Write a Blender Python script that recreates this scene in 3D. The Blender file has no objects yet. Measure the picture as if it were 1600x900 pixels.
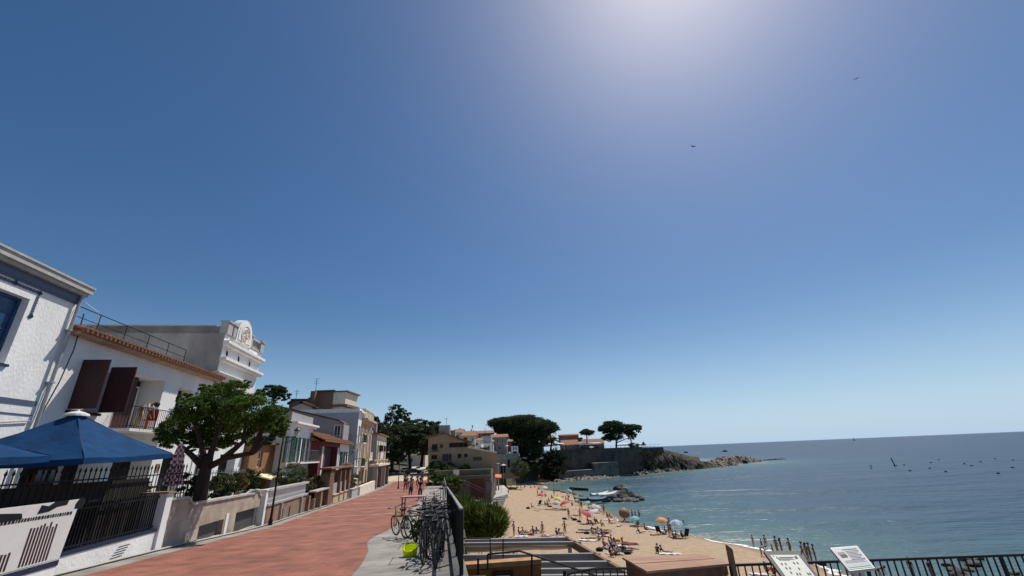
import bpy, math, random
import numpy as np
from mathutils import Vector, Matrix
random.seed(7); RNG = np.random.default_rng(7)
D2R = math.radians
scn = bpy.context.scene
COL = scn.collection
# ------------------------------------------------------------------ camera, world, sun, exposure
FPX = 655.0; CZ = 12.0
ROLL = math.atan(24/580.); PITCH = math.atan((707-450)*math.cos(ROLL)/FPX)
cam_d = bpy.data.cameras.new('camera'); cam = bpy.data.objects.new('camera', cam_d); COL.objects.link(cam)
cam_d.sensor_width = 36; cam_d.lens = 36*FPX/1600; cam_d.clip_start = .05; cam_d.clip_end = 80000
cam.matrix_world = Matrix.Translation((0,0,CZ)) @ Matrix.Rotation(math.pi/2+PITCH, 4, 'X') @ Matrix.Rotation(-ROLL, 4, 'Z')
scn.camera = cam
SUN_EL, SUN_AZ = D2R(58), D2R(34)          # azimuth clockwise from +Y
w = bpy.data.worlds.new('World'); scn.world = w; w.use_nodes = True
nt = w.node_tree; bg = nt.nodes['Background']
sky = nt.nodes.new('ShaderNodeTexSky'); sky.sky_type = 'NISHITA'; sky.sun_disc = False
sky.sun_elevation = SUN_EL; sky.sun_rotation = SUN_AZ
sky.air_density = 1.0; sky.dust_density = .75; sky.ozone_density = 3.2; sky.altitude = 0
hsv = nt.nodes.new('ShaderNodeHueSaturation'); hsv.inputs['Saturation'].default_value = 1.24
nt.links.new(sky.outputs[0], hsv.inputs['Color'])
_tc = nt.nodes.new('ShaderNodeTexCoord'); _sx = nt.nodes.new('ShaderNodeSeparateXYZ'); nt.links.new(_tc.outputs['Generated'], _sx.inputs[0])
_mr = nt.nodes.new('ShaderNodeMapRange'); _mr.interpolation_type = 'SMOOTHERSTEP'; nt.links.new(_sx.outputs['Z'], _mr.inputs['Value'])
_mr.inputs['From Min'].default_value = -.22; _mr.inputs['From Max'].default_value = .34; _mr.inputs['To Min'].default_value = 1; _mr.inputs['To Max'].default_value = 0
_mx = nt.nodes.new('ShaderNodeMix'); _mx.data_type = 'RGBA'; nt.links.new(_mr.outputs[0], _mx.inputs[0]); nt.links.new(hsv.outputs[0], _mx.inputs['A']); _mx.inputs['B'].default_value = (5.9,8.9,12.6,1)   # sea-level haze of the lower sky
nt.links.new(_mx.outputs['Result'], bg.inputs[0]); bg.inputs[1].default_value = .08
sun_d = bpy.data.lights.new('sun', 'SUN'); sun_d.energy = 4.9; sun_d.angle = D2R(.5); sun_d.color = (1, .95, .87)
sun = bpy.data.objects.new('sun', sun_d); COL.objects.link(sun)
sv = Vector((math.sin(SUN_AZ)*math.cos(SUN_EL), math.cos(SUN_AZ)*math.cos(SUN_EL), math.sin(SUN_EL)))
sun.rotation_euler = sv.to_track_quat('Z', 'Y').to_euler()
vs = scn.view_settings; vs.view_transform = 'Standard'; vs.look = 'None'; vs.gamma = 1; vs.exposure = 0.0; vs.use_curve_mapping = False

# ------------------------------------------------------------------ pixel (of the 1600x900 photo) -> world helpers
def ray(px, py):
    u = (px-800)/FPX; v = -(py-450)/FPX; c, s = math.cos(ROLL), math.sin(ROLL)
    u2 = u*c+v*s; v2 = -u*s+v*c
    return Vector((u2, math.cos(PITCH)-v2*math.sin(PITCH), math.sin(PITCH)+v2*math.cos(PITCH)))
O = Vector((0,0,CZ))
def onz(px, py, z): d = ray(px,py); return O + d*((z-CZ)/d.z)
def aty(px, py, y): d = ray(px,py); return O + d*(y/d.y)
S = .171
def fac(px, py, X0): d = ray(px,py); return O + d*(X0/(d.x+S*d.y))
def dd(y): return float(np.interp(y, [0,8,16,25,50,75,400], [1.9,2.2,2.6,3.15,3.8,4.3,4.3]))
def zp(y): return CZ-dd(y)
def march(px, py, zf):
    d = ray(px,py); d = d/d.y; lo, hi = 3., 500.
    for _ in range(50):
        m = (lo+hi)/2; p = O+d*m
        if p.z > zf(p.x,p.y): lo = m
        else: hi = m
    return O+d*lo

# ------------------------------------------------------------------ materials
MATS = {}
def mat(name, col, rough=.8, var=.12, scale=3., bump=.0, bscale=30., metal=0., spec=.3, col2=None, detail=6, stretch=(1,1,1), trans=0.):
    if name in MATS: return MATS[name]
    m = bpy.data.materials.new(name); m.use_nodes = True; n = m.node_tree; N = n.nodes; L = n.links
    b = N['Principled BSDF']; b.inputs['Roughness'].default_value = rough; b.inputs['Metallic'].default_value = metal
    b.inputs['Specular IOR Level'].default_value = spec
    tc = N.new('ShaderNodeTexCoord'); mp = N.new('ShaderNodeMapping'); mp.inputs['Scale'].default_value = stretch
    L.new(tc.outputs['Object'], mp.inputs['Vector'])
    nz = N.new('ShaderNodeTexNoise'); nz.inputs['Scale'].default_value = scale; nz.inputs['Detail'].default_value = detail; nz.inputs['Roughness'].default_value = .65
    L.new(mp.outputs[0], nz.inputs['Vector'])
    r = N.new('ShaderNodeValToRGB'); L.new(nz.outputs['Fac'], r.inputs[0])
    c1 = [max(0,c*(1-var)) for c in col]; c2 = [min(1,c*(1+var)) for c in col] if col2 is None else col2
    r.color_ramp.elements[0].position = .34; r.color_ramp.elements[1].position = .66
    r.color_ramp.elements[0].color = (*c1,1); r.color_ramp.elements[1].color = (*c2,1)
    L.new(r.outputs[0], b.inputs['Base Color'])
    if bump:
        n2 = N.new('ShaderNodeTexNoise'); n2.inputs['Scale'].default_value = bscale; n2.inputs['Detail'].default_value = 5
        L.new(mp.outputs[0], n2.inputs['Vector'])
        bp = N.new('ShaderNodeBump'); bp.inputs['Strength'].default_value = bump; bp.inputs['Distance'].default_value = .05
        L.new(n2.outputs['Fac'], bp.inputs['Height']); L.new(bp.outputs[0], b.inputs['Normal'])
    if trans:
        t = N.new('ShaderNodeBsdfTranslucent'); L.new(r.outputs[0], t.inputs[0]); mx = N.new('ShaderNodeMixShader'); mx.inputs[0].default_value = trans
        L.new(b.outputs[0], mx.inputs[1]); L.new(t.outputs[0], mx.inputs[2]); L.new(mx.outputs[0], N['Material Output'].inputs[0])
    MATS[name] = m; return m
def brick_mat(name, c1, c2, mortar, bw, bh, ms=.012, rough=.85, offset=.5, swap=False, big=None):
    if name in MATS: return MATS[name]
    m = bpy.data.materials.new(name); m.use_nodes = True; n = m.node_tree; N = n.nodes; L = n.links
    b = N['Principled BSDF']; b.inputs['Roughness'].default_value = rough; b.inputs['Specular IOR Level'].default_value = .25
    tc = N.new('ShaderNodeTexCoord'); mp = N.new('ShaderNodeMapping')
    if swap: mp.inputs['Rotation'].default_value = (math.pi/2,0,0) if swap == 'x' else (math.pi/2,math.pi/2,0)
    L.new(tc.outputs['Object'], mp.inputs['Vector'])
    nz = N.new('ShaderNodeTexNoise'); nz.inputs['Scale'].default_value = 1.3; nz.inputs['Detail'].default_value = 7; L.new(tc.outputs['Object'], nz.inputs['Vector'])
    br = N.new('ShaderNodeTexBrick'); br.offset = offset
    br.inputs['Color1'].default_value = (*c1,1); br.inputs['Color2'].default_value = (*c2,1); br.inputs['Mortar'].default_value = (*mortar,1)
    br.inputs['Scale'].default_value = 1; br.inputs['Mortar Size'].default_value = ms; br.inputs['Brick Width'].default_value = bw; br.inputs['Row Height'].default_value = bh
    br.inputs['Mortar Smooth'].default_value = .3
    L.new(mp.outputs[0], br.inputs['Vector'])
    mx = N.new('ShaderNodeMix'); mx.data_type = 'RGBA'; mx.blend_type = 'MULTIPLY'; mx.inputs[0].default_value = 1
    r = N.new('ShaderNodeValToRGB'); L.new(nz.outputs['Fac'], r.inputs[0]); r.color_ramp.elements[0].position = .3; r.color_ramp.elements[1].position = .7
    r.color_ramp.elements[0].color = (.62,.6,.58,1); r.color_ramp.elements[1].color = (1.1,1.08,1.05,1)
    L.new(br.outputs['Color'], mx.inputs['A']); L.new(r.outputs[0], mx.inputs['B'])
    out = mx.outputs['Result']
    if big:   # a wide pale joint pattern over the bricks
        b2 = N.new('ShaderNodeTexBrick'); b2.offset = 0
        b2.inputs['Color1'].default_value = (0,0,0,1); b2.inputs['Color2'].default_value = (0,0,0,1); b2.inputs['Mortar'].default_value = (1,1,1,1)
        b2.inputs['Scale'].default_value = 1; b2.inputs['Mortar Size'].default_value = .035; b2.inputs['Brick Width'].default_value = big[0]; b2.inputs['Row Height'].default_value = big[1]
        L.new(mp.outputs[0], b2.inputs['Vector'])
        m2 = N.new('ShaderNodeMix'); m2.data_type = 'RGBA'; L.new(b2.outputs['Color'], m2.inputs[0]); L.new(out, m2.inputs['A']); m2.inputs['B'].default_value = (*big[2],1)
        out = m2.outputs['Result']
    L.new(out, b.inputs['Base Color'])
    bp = N.new('ShaderNodeBump'); bp.inputs['Strength'].default_value = .35; bp.inputs['Distance'].default_value = .01; bp.invert = True
    L.new(br.outputs['Fac'], bp.inputs['Height']); L.new(bp.outputs[0], b.inputs['Normal'])
    MATS[name] = m; return m

WHITE = mat('white_render', (.75,.74,.71), .85, .09, .7, .35, 14, stretch=(1,1,.6), detail=10)
WHITE2 = mat('clean_white_paint', (.77,.76,.73), .8, .1, 2.2, .12, 20, stretch=(1,1,.2), detail=8)
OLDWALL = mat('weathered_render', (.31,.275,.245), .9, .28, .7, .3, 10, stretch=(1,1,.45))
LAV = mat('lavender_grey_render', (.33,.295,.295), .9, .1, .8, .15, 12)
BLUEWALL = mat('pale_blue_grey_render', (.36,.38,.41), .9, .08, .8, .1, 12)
REDWALL = mat('dark_red_render', (.16,.04,.035), .8, .15, 1, .1, 12)
TAN = mat('tan_render', (.36,.265,.17), .9, .1, .6, .15, 8)
SANDST = mat('ochre_stone', (.50,.36,.24), .85, .12, 1.5, .2, 12)
CREAM = mat('cream_stone', (.72,.64,.5), .85, .1, 1.5, .15, 12)
BROWNW = mat('brown_render', (.19,.12,.08), .9, .1, .8, .1, 12)
ORANGEW = mat('orange_brown_render', (.26,.13,.06), .85, .14, 1.2, .15, 12)
STONE = mat('grey_stone', (.42,.40,.37), .85, .15, 3, .2, 25)
DKWOOD = mat('dark_red_wood', (.05,.016,.016), .6, .2, 4, .1, 20, stretch=(4,4,.5))
WOODBR = mat('reddish_timber', (.17,.085,.055), .75, .25, 2.5, .25, 14, stretch=(3,.6,3))
BLUEW = mat('blue_paint', (.02,.07,.16), .5, .15, 4)
GREENW = mat('dark_green_paint', (.02,.055,.05), .55, .15, 4)
WFRAME = mat('white_joinery', (.7,.69,.67), .5, .05, 4)
GLASS = mat('window_glass', (.015,.018,.022), .08, .2, 2, spec=.6)
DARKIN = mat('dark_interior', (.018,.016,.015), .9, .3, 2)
IRON = mat('black_iron', (.012,.012,.013), .5, .2, 8, metal=.3)
STEEL = mat('grey_steel', (.25,.25,.25), .4, .15, 6, metal=.7)
GALV = mat('grey_painted_beam', (.24,.23,.225), .6, .12, 3)
TILE_R = mat('terracotta_tile', (.26,.125,.07), .85, .35, 7, .1, 30)
NAVY = mat('navy_tile', (.018,.028,.06), .35, .3, 12)
GREYBLUE = mat('grey_blue_tile', (.09,.115,.16), .4, .2, 14)
BARK = mat('bark', (.045,.032,.025), .95, .35, 5, .8, 12, stretch=(1,1,.3))
CANVAS = mat('blue_canvas', (.004,.042,.125), .8, .25, 2.5, .3, 5, spec=.15, trans=.1)
WCANV = mat('white_canvas', (.75,.74,.71), .8, .05, 2, trans=.2)
CONC = mat('concrete', (.37,.355,.33), .9, .14, 1.2, .25, 30)
DCONC = mat('dark_concrete', (.16,.155,.15), .9, .2, 1, .3, 20)
SAND = None
PLAST_Y = mat('neon_yellow_plastic', (.75,.85,.02), .4, .1, 8)
BLACKP = mat('black_rubber', (.01,.01,.01), .7, .1, 8)
CHROME = mat('bare_metal', (.06,.06,.062), .5, .1, 8, metal=.4)

# ------------------------------------------------------------------ mesh builder
class MB:
    def __init__(s): s.v = []; s.f = []
    def quad(s, a, b, c, d): i = len(s.v); s.v += [tuple(a),tuple(b),tuple(c),tuple(d)]; s.f.append((i,i+1,i+2,i+3))
    def poly(s, pts): i = len(s.v); s.v += [tuple(p) for p in pts]; s.f.append(tuple(range(i,i+len(pts))))
    def hexa(s, p):   # 8 points: bottom 4 ccw, top 4 ccw
        i = len(s.v); s.v += [tuple(q) for q in p]
        for f in ((3,2,1,0),(4,5,6,7),(0,1,5,4),(1,2,6,5),(2,3,7,6),(3,0,4,7)): s.f.append(tuple(i+k for k in f))
        return s
    def box(s, x0,x1,y0,y1,z0,z1, M=None):
        p = [Vector(q) for q in ((x0,y0,z0),(x1,y0,z0),(x1,y1,z0),(x0,y1,z0),(x0,y0,z1),(x1,y0,z1),(x1,y1,z1),(x0,y1,z1))]
        if M is not None: p = [M@q for q in p]
        return s.hexa(p)
    def prism(s, pts, z0, z1):   # plan polygon, z may be lists
        n = len(pts); i = len(s.v)
        a = z0 if hasattr(z0,'__len__') else [z0]*n; b = z1 if hasattr(z1,'__len__') else [z1]*n
        s.v += [(p[0],p[1],a[k]) for k,p in enumerate(pts)]+[(p[0],p[1],b[k]) for k,p in enumerate(pts)]
        s.f.append(tuple(i+k for k in reversed(range(n)))); s.f.append(tuple(i+n+k for k in range(n)))
        for k in range(n): j = (k+1)%n; s.f.append((i+k,i+j,i+n+j,i+n+k))
        return s
    def tube(s, pts, r, n=6, cap=True):
        pts = [Vector(p) for p in pts]; rs = r if hasattr(r,'__len__') else [r]*len(pts); rings = []
        prev = None
        for k,p in enumerate(pts):
            d = (pts[min(k+1,len(pts)-1)]-pts[max(k-1,0)]).normalized()
            if prev is None:
                a = d.orthogonal().normalized()
            else: a = (prev-d*prev.dot(d)).normalized()
            prev = a; b = d.cross(a); i = len(s.v)
            for q in range(n):
                t = 2*math.pi*q/n; s.v.append(tuple(p+(a*math.cos(t)+b*math.sin(t))*rs[k]))
            rings.append(i)
        for i,j in zip(rings, rings[1:]):
            for q in range(n): q2 = (q+1)%n; s.f.append((i+q,i+q2,j+q2,j+q))
        if cap:
            s.f.append(tuple(rings[0]+q for q in reversed(range(n)))); s.f.append(tuple(rings[-1]+q for q in range(n)))
        return s
    def lathe(s, prof, c=(0,0,0), n=16, M=None):
        c = Vector(c); rings = []
        for r,z in prof:
            i = len(s.v)
            for q in range(n):
                t = 2*math.pi*q/n; p = Vector((r*math.cos(t), r*math.sin(t), z))
                if M is not None: p = M@p
                s.v.append(tuple(p+c))
            rings.append(i)
        for i,j in zip(rings, rings[1:]):
            for q in range(n): q2 = (q+1)%n; s.f.append((i+q,i+q2,j+q2,j+q))
        s.f.append(tuple(rings[0]+q for q in reversed(range(n)))); s.f.append(tuple(rings[-1]+q for q in range(n)))
        return s
    def torus(s, c, R, r, M=None, n=20, m=6):
        c = Vector(c); i0 = len(s.v)
        for a in range(n):
            A = 2*math.pi*a/n
            for b in range(m):
                B = 2*math.pi*b/m; p = Vector(((R+r*math.cos(B))*math.cos(A), r*math.sin(B), (R+r*math.cos(B))*math.sin(A)))
                if M is not None: p = M@p
                s.v.append(tuple(p+c))
        for a in range(n):
            for b in range(m): s.f.append((i0+a*m+b, i0+((a+1)%n)*m+b, i0+((a+1)%n)*m+(b+1)%m, i0+a*m+(b+1)%m))
        return s
    def mesh(s, name):
        me = bpy.data.meshes.new(name); me.from_pydata(s.v, [], s.f); me.validate(); me.update(); return me
    def build(s, name, m, parent=None, smooth=False):
        me = s.mesh(name); me.materials.append(m)
        if smooth: me.shade_smooth()
        o = bpy.data.objects.new(name, me); COL.objects.link(o)
        if parent is not None:
            o.parent = parent; o.matrix_parent_inverse = parent_world(parent).inverted()
        return o
def parent_world(o):
    M = o.matrix_basis.copy()
    while o.parent: M = o.parent.matrix_basis @ o.matrix_parent_inverse @ M if False else (o.parent.matrix_basis @ o.matrix_parent_inverse @ M); o = o.parent
    return M
def tag(o, label=None, cat=None, group=None, kind=None):
    if label: o['label'] = label
    if cat: o['category'] = cat
    if group: o['group'] = group
    if kind: o['kind'] = kind
    return o
def thing(name, label, cat, loc=(0,0,0), rz=0, group=None):
    o = bpy.data.objects.new(name, None); COL.objects.link(o); o.location = loc; o.rotation_euler = (0,0,rz); o.empty_display_size = .3
    return tag(o, label, cat, group)
def struct(name, mb, m, smooth=False): return tag(mb.build(name, m, None, smooth), kind='structure')
def local(mb, name, m, parent, smooth=False):      # mesh given in the parent's local frame
    me = mb.mesh(name); me.materials.append(m)
    if smooth: me.shade_smooth()
    o = bpy.data.objects.new(name, me); COL.objects.link(o); o.parent = parent; return o
KIDS = {}
def copy_tree(o, parent=None):
    c = o.copy(); COL.objects.link(c)
    if parent is not None: c.parent = parent
    for ch in [x for x in COL.objects if x.parent == o]: copy_tree(ch, c)
    return c

# facade frame: u = world y along the street line X0, z, out = metres towards the street
NL = math.hypot(1,S); NX, NY = 1/NL, S/NL
class Fac:
    def __init__(s, X0): s.X0 = X0
    def p(s, y, z, o=0): return Vector((s.X0-S*y+NX*o, y+NY*o, z))
    def box(s, mb, y0,y1,z0,z1,o0,o1):
        mb.hexa([s.p(y0,z0,o1),s.p(y1,z0,o1),s.p(y1,z0,o0),s.p(y0,z0,o0),s.p(y0,z1,o1),s.p(y1,z1,o1),s.p(y1,z1,o0),s.p(y0,z1,o0)]); return mb
    def yz(s, px, py): q = fac(px,py,s.X0); return q.y, q.z
    def wall(s, mb, y0,y1,z0,z1,ops,t=.25,arch=None):
        ys = sorted({y0,y1,*[a for o in ops for a in (o[0],o[1])]}); zs = sorted({z0,z1,*[a for o in ops for a in (o[2],o[3])]})
        for a,b in zip(ys,ys[1:]):
            for c,d in zip(zs,zs[1:]):
                my,mz = (a+b)/2,(c+d)/2
                if my<y0 or my>y1 or mz<z0 or mz>z1: continue
                if any(o[0]<my<o[1] and o[2]<mz<o[3] for o in ops): continue
                mb.quad(s.p(a,c),s.p(b,c),s.p(b,d),s.p(a,d))
        for o in ops:
            a,b,c,d = o[:4]; tt = o[4] if len(o)>4 else t
            mb.quad(s.p(a,c),s.p(a,d),s.p(a,d,-tt),s.p(a,c,-tt)); mb.quad(s.p(b,c,-tt),s.p(b,d,-tt),s.p(b,d),s.p(b,c))
            mb.quad(s.p(a,c),s.p(a,c,-tt),s.p(b,c,-tt),s.p(b,c)); mb.quad(s.p(a,d,-tt),s.p(a,d),s.p(b,d),s.p(b,d,-tt))
        return mb
    def shell(s, mb, y0,y1,z0,z1,depth,top=True):
        A,B = (lambda o,z:s.p(y0,z,o)),(lambda o,z:s.p(y1,z,o))
        mb.quad(A(0,z0),A(0,z1),A(-depth,z1),A(-depth,z0)); mb.quad(B(0,z0),B(-depth,z0),B(-depth,z1),B(0,z1))
        mb.quad(A(-depth,z0),A(-depth,z1),B(-depth,z1),B(-depth,z0))
        if top: mb.quad(A(0,z1),B(0,z1),B(-depth,z1),A(-depth,z1))
        return mb
    def win(s, parent, y0,y1,z0,z1, o=-.18, fm=WFRAME, name='window', bars=1, hb=1, fw=.06, gm=GLASS):
        f = MB(); 
        s.box(f,y0,y0+fw,z0,z1,o-.04,o+.03); s.box(f,y1-fw,y1,z0,z1,o-.04,o+.03); s.box(f,y0+fw,y1-fw,z1-fw,z1,o-.04,o+.03); s.box(f,y0+fw,y1-fw,z0,z0+fw,o-.04,o+.03)
        for k in range(1,bars+1): yy = y0+(y1-y0)*k/(bars+1); s.box(f,yy-.03,yy+.03,z0+fw,z1-fw,o-.035,o+.025)
        for k in range(1,hb+1): zz = z0+(z1-z0)*k/(hb+1); s.box(f,y0+fw,y1-fw,zz-.02,zz+.02,o-.03,o+.02)
        fo = f.build(name, fm, parent); g = MB(); s.box(g,y0+.01,y1-.01,z0+.01,z1-.01,o-.02,o-.008); g.build('pane', gm, fo); return fo
    def shutters(s, parent, y0,y1,z0,z1, m=GREENW, wdt=None, o=.03):
        wd = wdt or (y1-y0)/2
        for a,b in ((y0-wd,y0-.02),(y1+.02,y1+wd)):
            q = MB(); s.box(q,a,b,z0,z1,o,o+.04)
            k = z0+.08
            while k < z1-.08: s.box(q,a+.06,b-.06,k,k+.03,o+.04,o+.052); k += .11
            q.build('shutter', m, parent)
    def balcony(s, parent, y0,y1,z, out=.7, h=.95, m=IRON, slab=STONE, t=.12, o0=0.004, step=.13, r=.009):
        q = MB(); s.box(q,y0,y1,z-t,z,o0,out); sl = q.build('balcony_slab', slab, parent)
        q = MB(); L = [(y0+.03,o0+.02),(y0+.03,out-.04),(y1-.03,out-.04),(y1-.03,o0+.02)]
        P = [s.p(a,z+h,b) for a,b in L]; q.tube(P, .018, 5); q.tube([p-Vector((0,0,h-.1)) for p in P], .012, 5)
        for (a,b),(c,d) in zip(L,L[1:]):
            n = max(1,int(math.hypot(c-a,d-b)/step))
            for k in range(n+1): y = a+(c-a)*k/n; oo = b+(d-b)*k/n; q.tube([s.p(y,z,oo),s.p(y,z+h,oo)], r, 4)
        q.build('balcony_railing', m, parent); return sl

def gable_tiles(mb, p00, p10, p01, p11, n, r=.06):
    """rows of round roof tiles: along p00->p10 is the eave, p01->p11 the ridge"""
    p00,p10,p01,p11 = map(Vector,(p00,p10,p01,p11)); mb.quad(p00,p10,p11,p01)
    nn = (p10-p00).cross(p01-p00).normalized()
    if nn.z < 0: nn = -nn
    for k in range(n):
        t = (k+.5)/n; a = p00.lerp(p10,t)+nn*.01; b = p01.lerp(p11,t)+nn*.01; mb.tube([a,b], r, 6)

# ------------------------------------------------------------------ foliage
def leaf_mesh(name, blobs, dens, size, mats, clump=.28, up=.35, aspect=.6):
    """blobs: (cx,cy,cz,rx,ry,rz); small leaf faces gathered in clumps through each blob"""
    V = []; 
    for (cx,cy,cz,rx,ry,rz) in blobs:
        n = int(dens*(rx*ry+rx*rz+ry*rz)); nc = max(6, int(n/70))
        d = RNG.normal(size=(nc,3)); d /= np.linalg.norm(d,axis=1)[:,None]
        rr = RNG.uniform(.3,1,(nc,1))**.45; cc = d*rr
        per = max(1,n//nc)
        idx = np.repeat(np.arange(nc), per); cr = clump*RNG.uniform(.5,1.25,nc)[idx][:,None]
        e = RNG.normal(size=(len(idx),3)); e /= np.linalg.norm(e,axis=1)[:,None]; e *= RNG.uniform(0,1,(len(idx),1))**.5
        e[:,2] *= .7
        P = (cc[idx]+e*cr)*np.array([rx,ry,rz])+np.array([cx,cy,cz])
        s = size*RNG.uniform(.6,1.4,(len(P),1))
        a = RNG.normal(size=P.shape); a /= np.linalg.norm(a,axis=1)[:,None]
        b = RNG.normal(size=P.shape); b -= a*(a*b).sum(1)[:,None]; b /= np.linalg.norm(b,axis=1)[:,None]
        a *= s; b *= s*aspect
        V.append(np.stack([P-a-b*.3,P-b,P+a,P+b],1).reshape(-1,3))
    V = np.concatenate(V); n = len(V)//4
    me = bpy.data.meshes.new(name); me.vertices.add(n*4); me.vertices.foreach_set('co', V.astype(np.float32).ravel())
    me.loops.add(n*4); me.loops.foreach_set('vertex_index', np.arange(n*4,dtype=np.int32)); me.polygons.add(n)
    me.polygons.foreach_set('loop_start', np.arange(0,n*4,4,dtype=np.int32)); 
    for m in mats: me.materials.append(m)
    me.polygons.foreach_set('material_index', RNG.integers(0,len(mats),n).astype(np.int32))
    me.update(calc_edges=True); return me
def link_mesh(me, name, parent=None):
    o = bpy.data.objects.new(name, me); COL.objects.link(o)
    if parent is not None: o.parent = parent; o.matrix_parent_inverse = parent_world(parent).inverted()
    return o
def leafmat(name, col, var=.45, scale=1.2, trans=.3): return mat(name, col, .75, var, scale, trans=trans, spec=.2)
PINE = [leafmat('pine_needles', (.02,.036,.014)), leafmat('pine_needles_light', (.04,.062,.02))]
PINEF = [leafmat('far_pine_needles', (.030,.048,.022),scale=.3), leafmat('far_pine_needles_light', (.075,.10,.035),scale=.3), leafmat('far_pine_needles_mid', (.045,.066,.028),scale=.3)]
ACAC = [leafmat('bright_leaves', (.06,.11,.014)), leafmat('bright_leaves_light', (.14,.20,.025), trans=.4), leafmat('dark_leaves', (.022,.05,.01))]
BUSH = [leafmat('bush_leaves', (.045,.085,.015)), leafmat('bush_leaves_light', (.085,.14,.025))]
OLIVE = [leafmat('olive_leaves', (.07,.085,.04)), leafmat('olive_leaves_light', (.11,.13,.05))]
BROWNL = [leafmat('brownish_leaves', (.13,.085,.04)), leafmat('brownish_leaves_dark', (.07,.055,.025))]
FLOW = [leafmat('flower_bed_leaves', (.07,.09,.015)), leafmat('orange_petals', (.45,.16,.02))]
def mpp(px,py,y):   # metres per pixel across and up at forward distance y
    a = aty(px,py,y); return (aty(px+1,py,y)-a).length, (aty(px,py-1,y)-a).length
def pxblob(px,py,rx,ry,y,dep=.9):
    a,b = mpp(px,py,y); c = aty(px,py,y); return (c.x,c.y,c.z,rx*a,max(rx*a,ry*b)*dep,ry*b)
def tree(name,label,cat,y,trunk,limbs,blobs,dens,size,mats,r0,group=None,clump=.28,dep=.9,n=7,zb=None):
    if y > 60: dens *= 2.3; clump = .36
    """trunk: list of px points; limbs: lists of px points; blobs (px,py,rx,ry[,dy])"""
    T = [aty(a,b,y) for a,b in trunk]
    if zb is not None: T[0].z = zb
    root = thing(name,label,cat,T[0],0,group)
    mb = MB(); mb.tube(T, [r0*(1-.5*k/len(T)) for k in range(len(T))], n)
    mb.build('trunk', BARK, root, True)
    for L in limbs:
        P = [aty(q[0],q[1],y+(q[2] if len(q)>2 else 0)) for q in L]; mb = MB(); mb.tube(P,[r0*.5*(1-.75*k/(len(P)-1)) for k in range(len(P))], max(5,n-1)); mb.build('limb', BARK, root, True)
    bl = [pxblob(q[0],q[1],q[2],q[3],y+(q[4] if len(q)>4 else 0),dep) for q in blobs]
    link_mesh(leaf_mesh('crown',bl,dens,size,mats,clump),'crown',root); return root

# ================================================================== GROUND, BEACH, SEA
SHORE = [(62,18),(50,27),(41,35),(30.7,46.9),(30.5,50.2),(29.7,54.2),(28.4,59.8),(25.6,66.1),(23.8,70.4),(21.0,75.5),(18.6,81.1),(17.8,89.8),(17.5,104.8),(16.4,115.5),(16.6,128.2),(15.4,140.5),(12.4,146.3),(9.7,150.0),(7.9,155.8),(7.8,170.0),(9.7,182.3),(13.9,191.1),(20.1,199.8),(29.6,207.5),(41.1,214.8),(57.3,219.4),(70.6,227.6),(100,250),(120,262),(160,290),(160,420),(60,420),(-200,420),(-200,-60),(62,-60)]
SH = np.array(SHORE, float)
def shore_sd(X, Y):      # signed distance, + on land
    X = np.asarray(X,float); Y = np.asarray(Y,float); best = np.full(X.shape, 1e9); ins = np.zeros(X.shape,bool)
    n = len(SH)
    for i in range(n):
        a = SH[i]; b = SH[(i+1)%n]; ab = b-a
        t = np.clip(((X-a[0])*ab[0]+(Y-a[1])*ab[1])/(ab@ab),0,1)
        best = np.minimum(best, np.hypot(X-a[0]-t*ab[0], Y-a[1]-t*ab[1]))
        c = ((a[1] > Y) != (b[1] > Y)); 
        with np.errstate(divide='ignore', invalid='ignore'): xi = (b[0]-a[0])*(Y-a[1])/(b[1]-a[1] if b[1]!=a[1] else 1e-9)+a[0]
        ins ^= (c & (X < xi))
    return np.where(ins, best, -best)
def bz_arr(X,Y):
    sd = shore_sd(X,Y); return np.clip(np.where(sd>0, .02+.075*sd, .02+.09*sd), -1.6, 1.9)
_bc = {}
def bz(x,y): return float(bz_arr(np.array([x]),np.array([y]))[0])
def beach_px(px,py):
    z = 1.2
    for _ in range(6):
        p = onz(px,py,z); z = .5*z+.5*bz(p.x,p.y)
    p = onz(px,py,z); p.z = bz(p.x,p.y); return p

def grid_mesh(name, X, Y, Z, m, attr=None, smooth=True):
    ny,nx = X.shape; v = np.stack([X,Y,Z],-1).reshape(-1,3)
    idx = np.arange(ny*nx).reshape(ny,nx); f = np.stack([idx[:-1,:-1],idx[:-1,1:],idx[1:,1:],idx[1:,:-1]],-1).reshape(-1,4)
    me = bpy.data.meshes.new(name); me.vertices.add(len(v)); me.vertices.foreach_set('co', v.astype(np.float32).ravel())
    me.loops.add(len(f)*4); me.loops.foreach_set('vertex_index', f.astype(np.int32).ravel()); me.polygons.add(len(f))
    me.polygons.foreach_set('loop_start', np.arange(0,len(f)*4,4,dtype=np.int32)); me.update(calc_edges=True)
    if attr is not None:
        at = me.attributes.new('shore','FLOAT','POINT'); at.data.foreach_set('value', attr.astype(np.float32).ravel())
    me.materials.append(m)
    if smooth: me.shade_smooth()
    o = bpy.data.objects.new(name, me); COL.objects.link(o); return o

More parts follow.
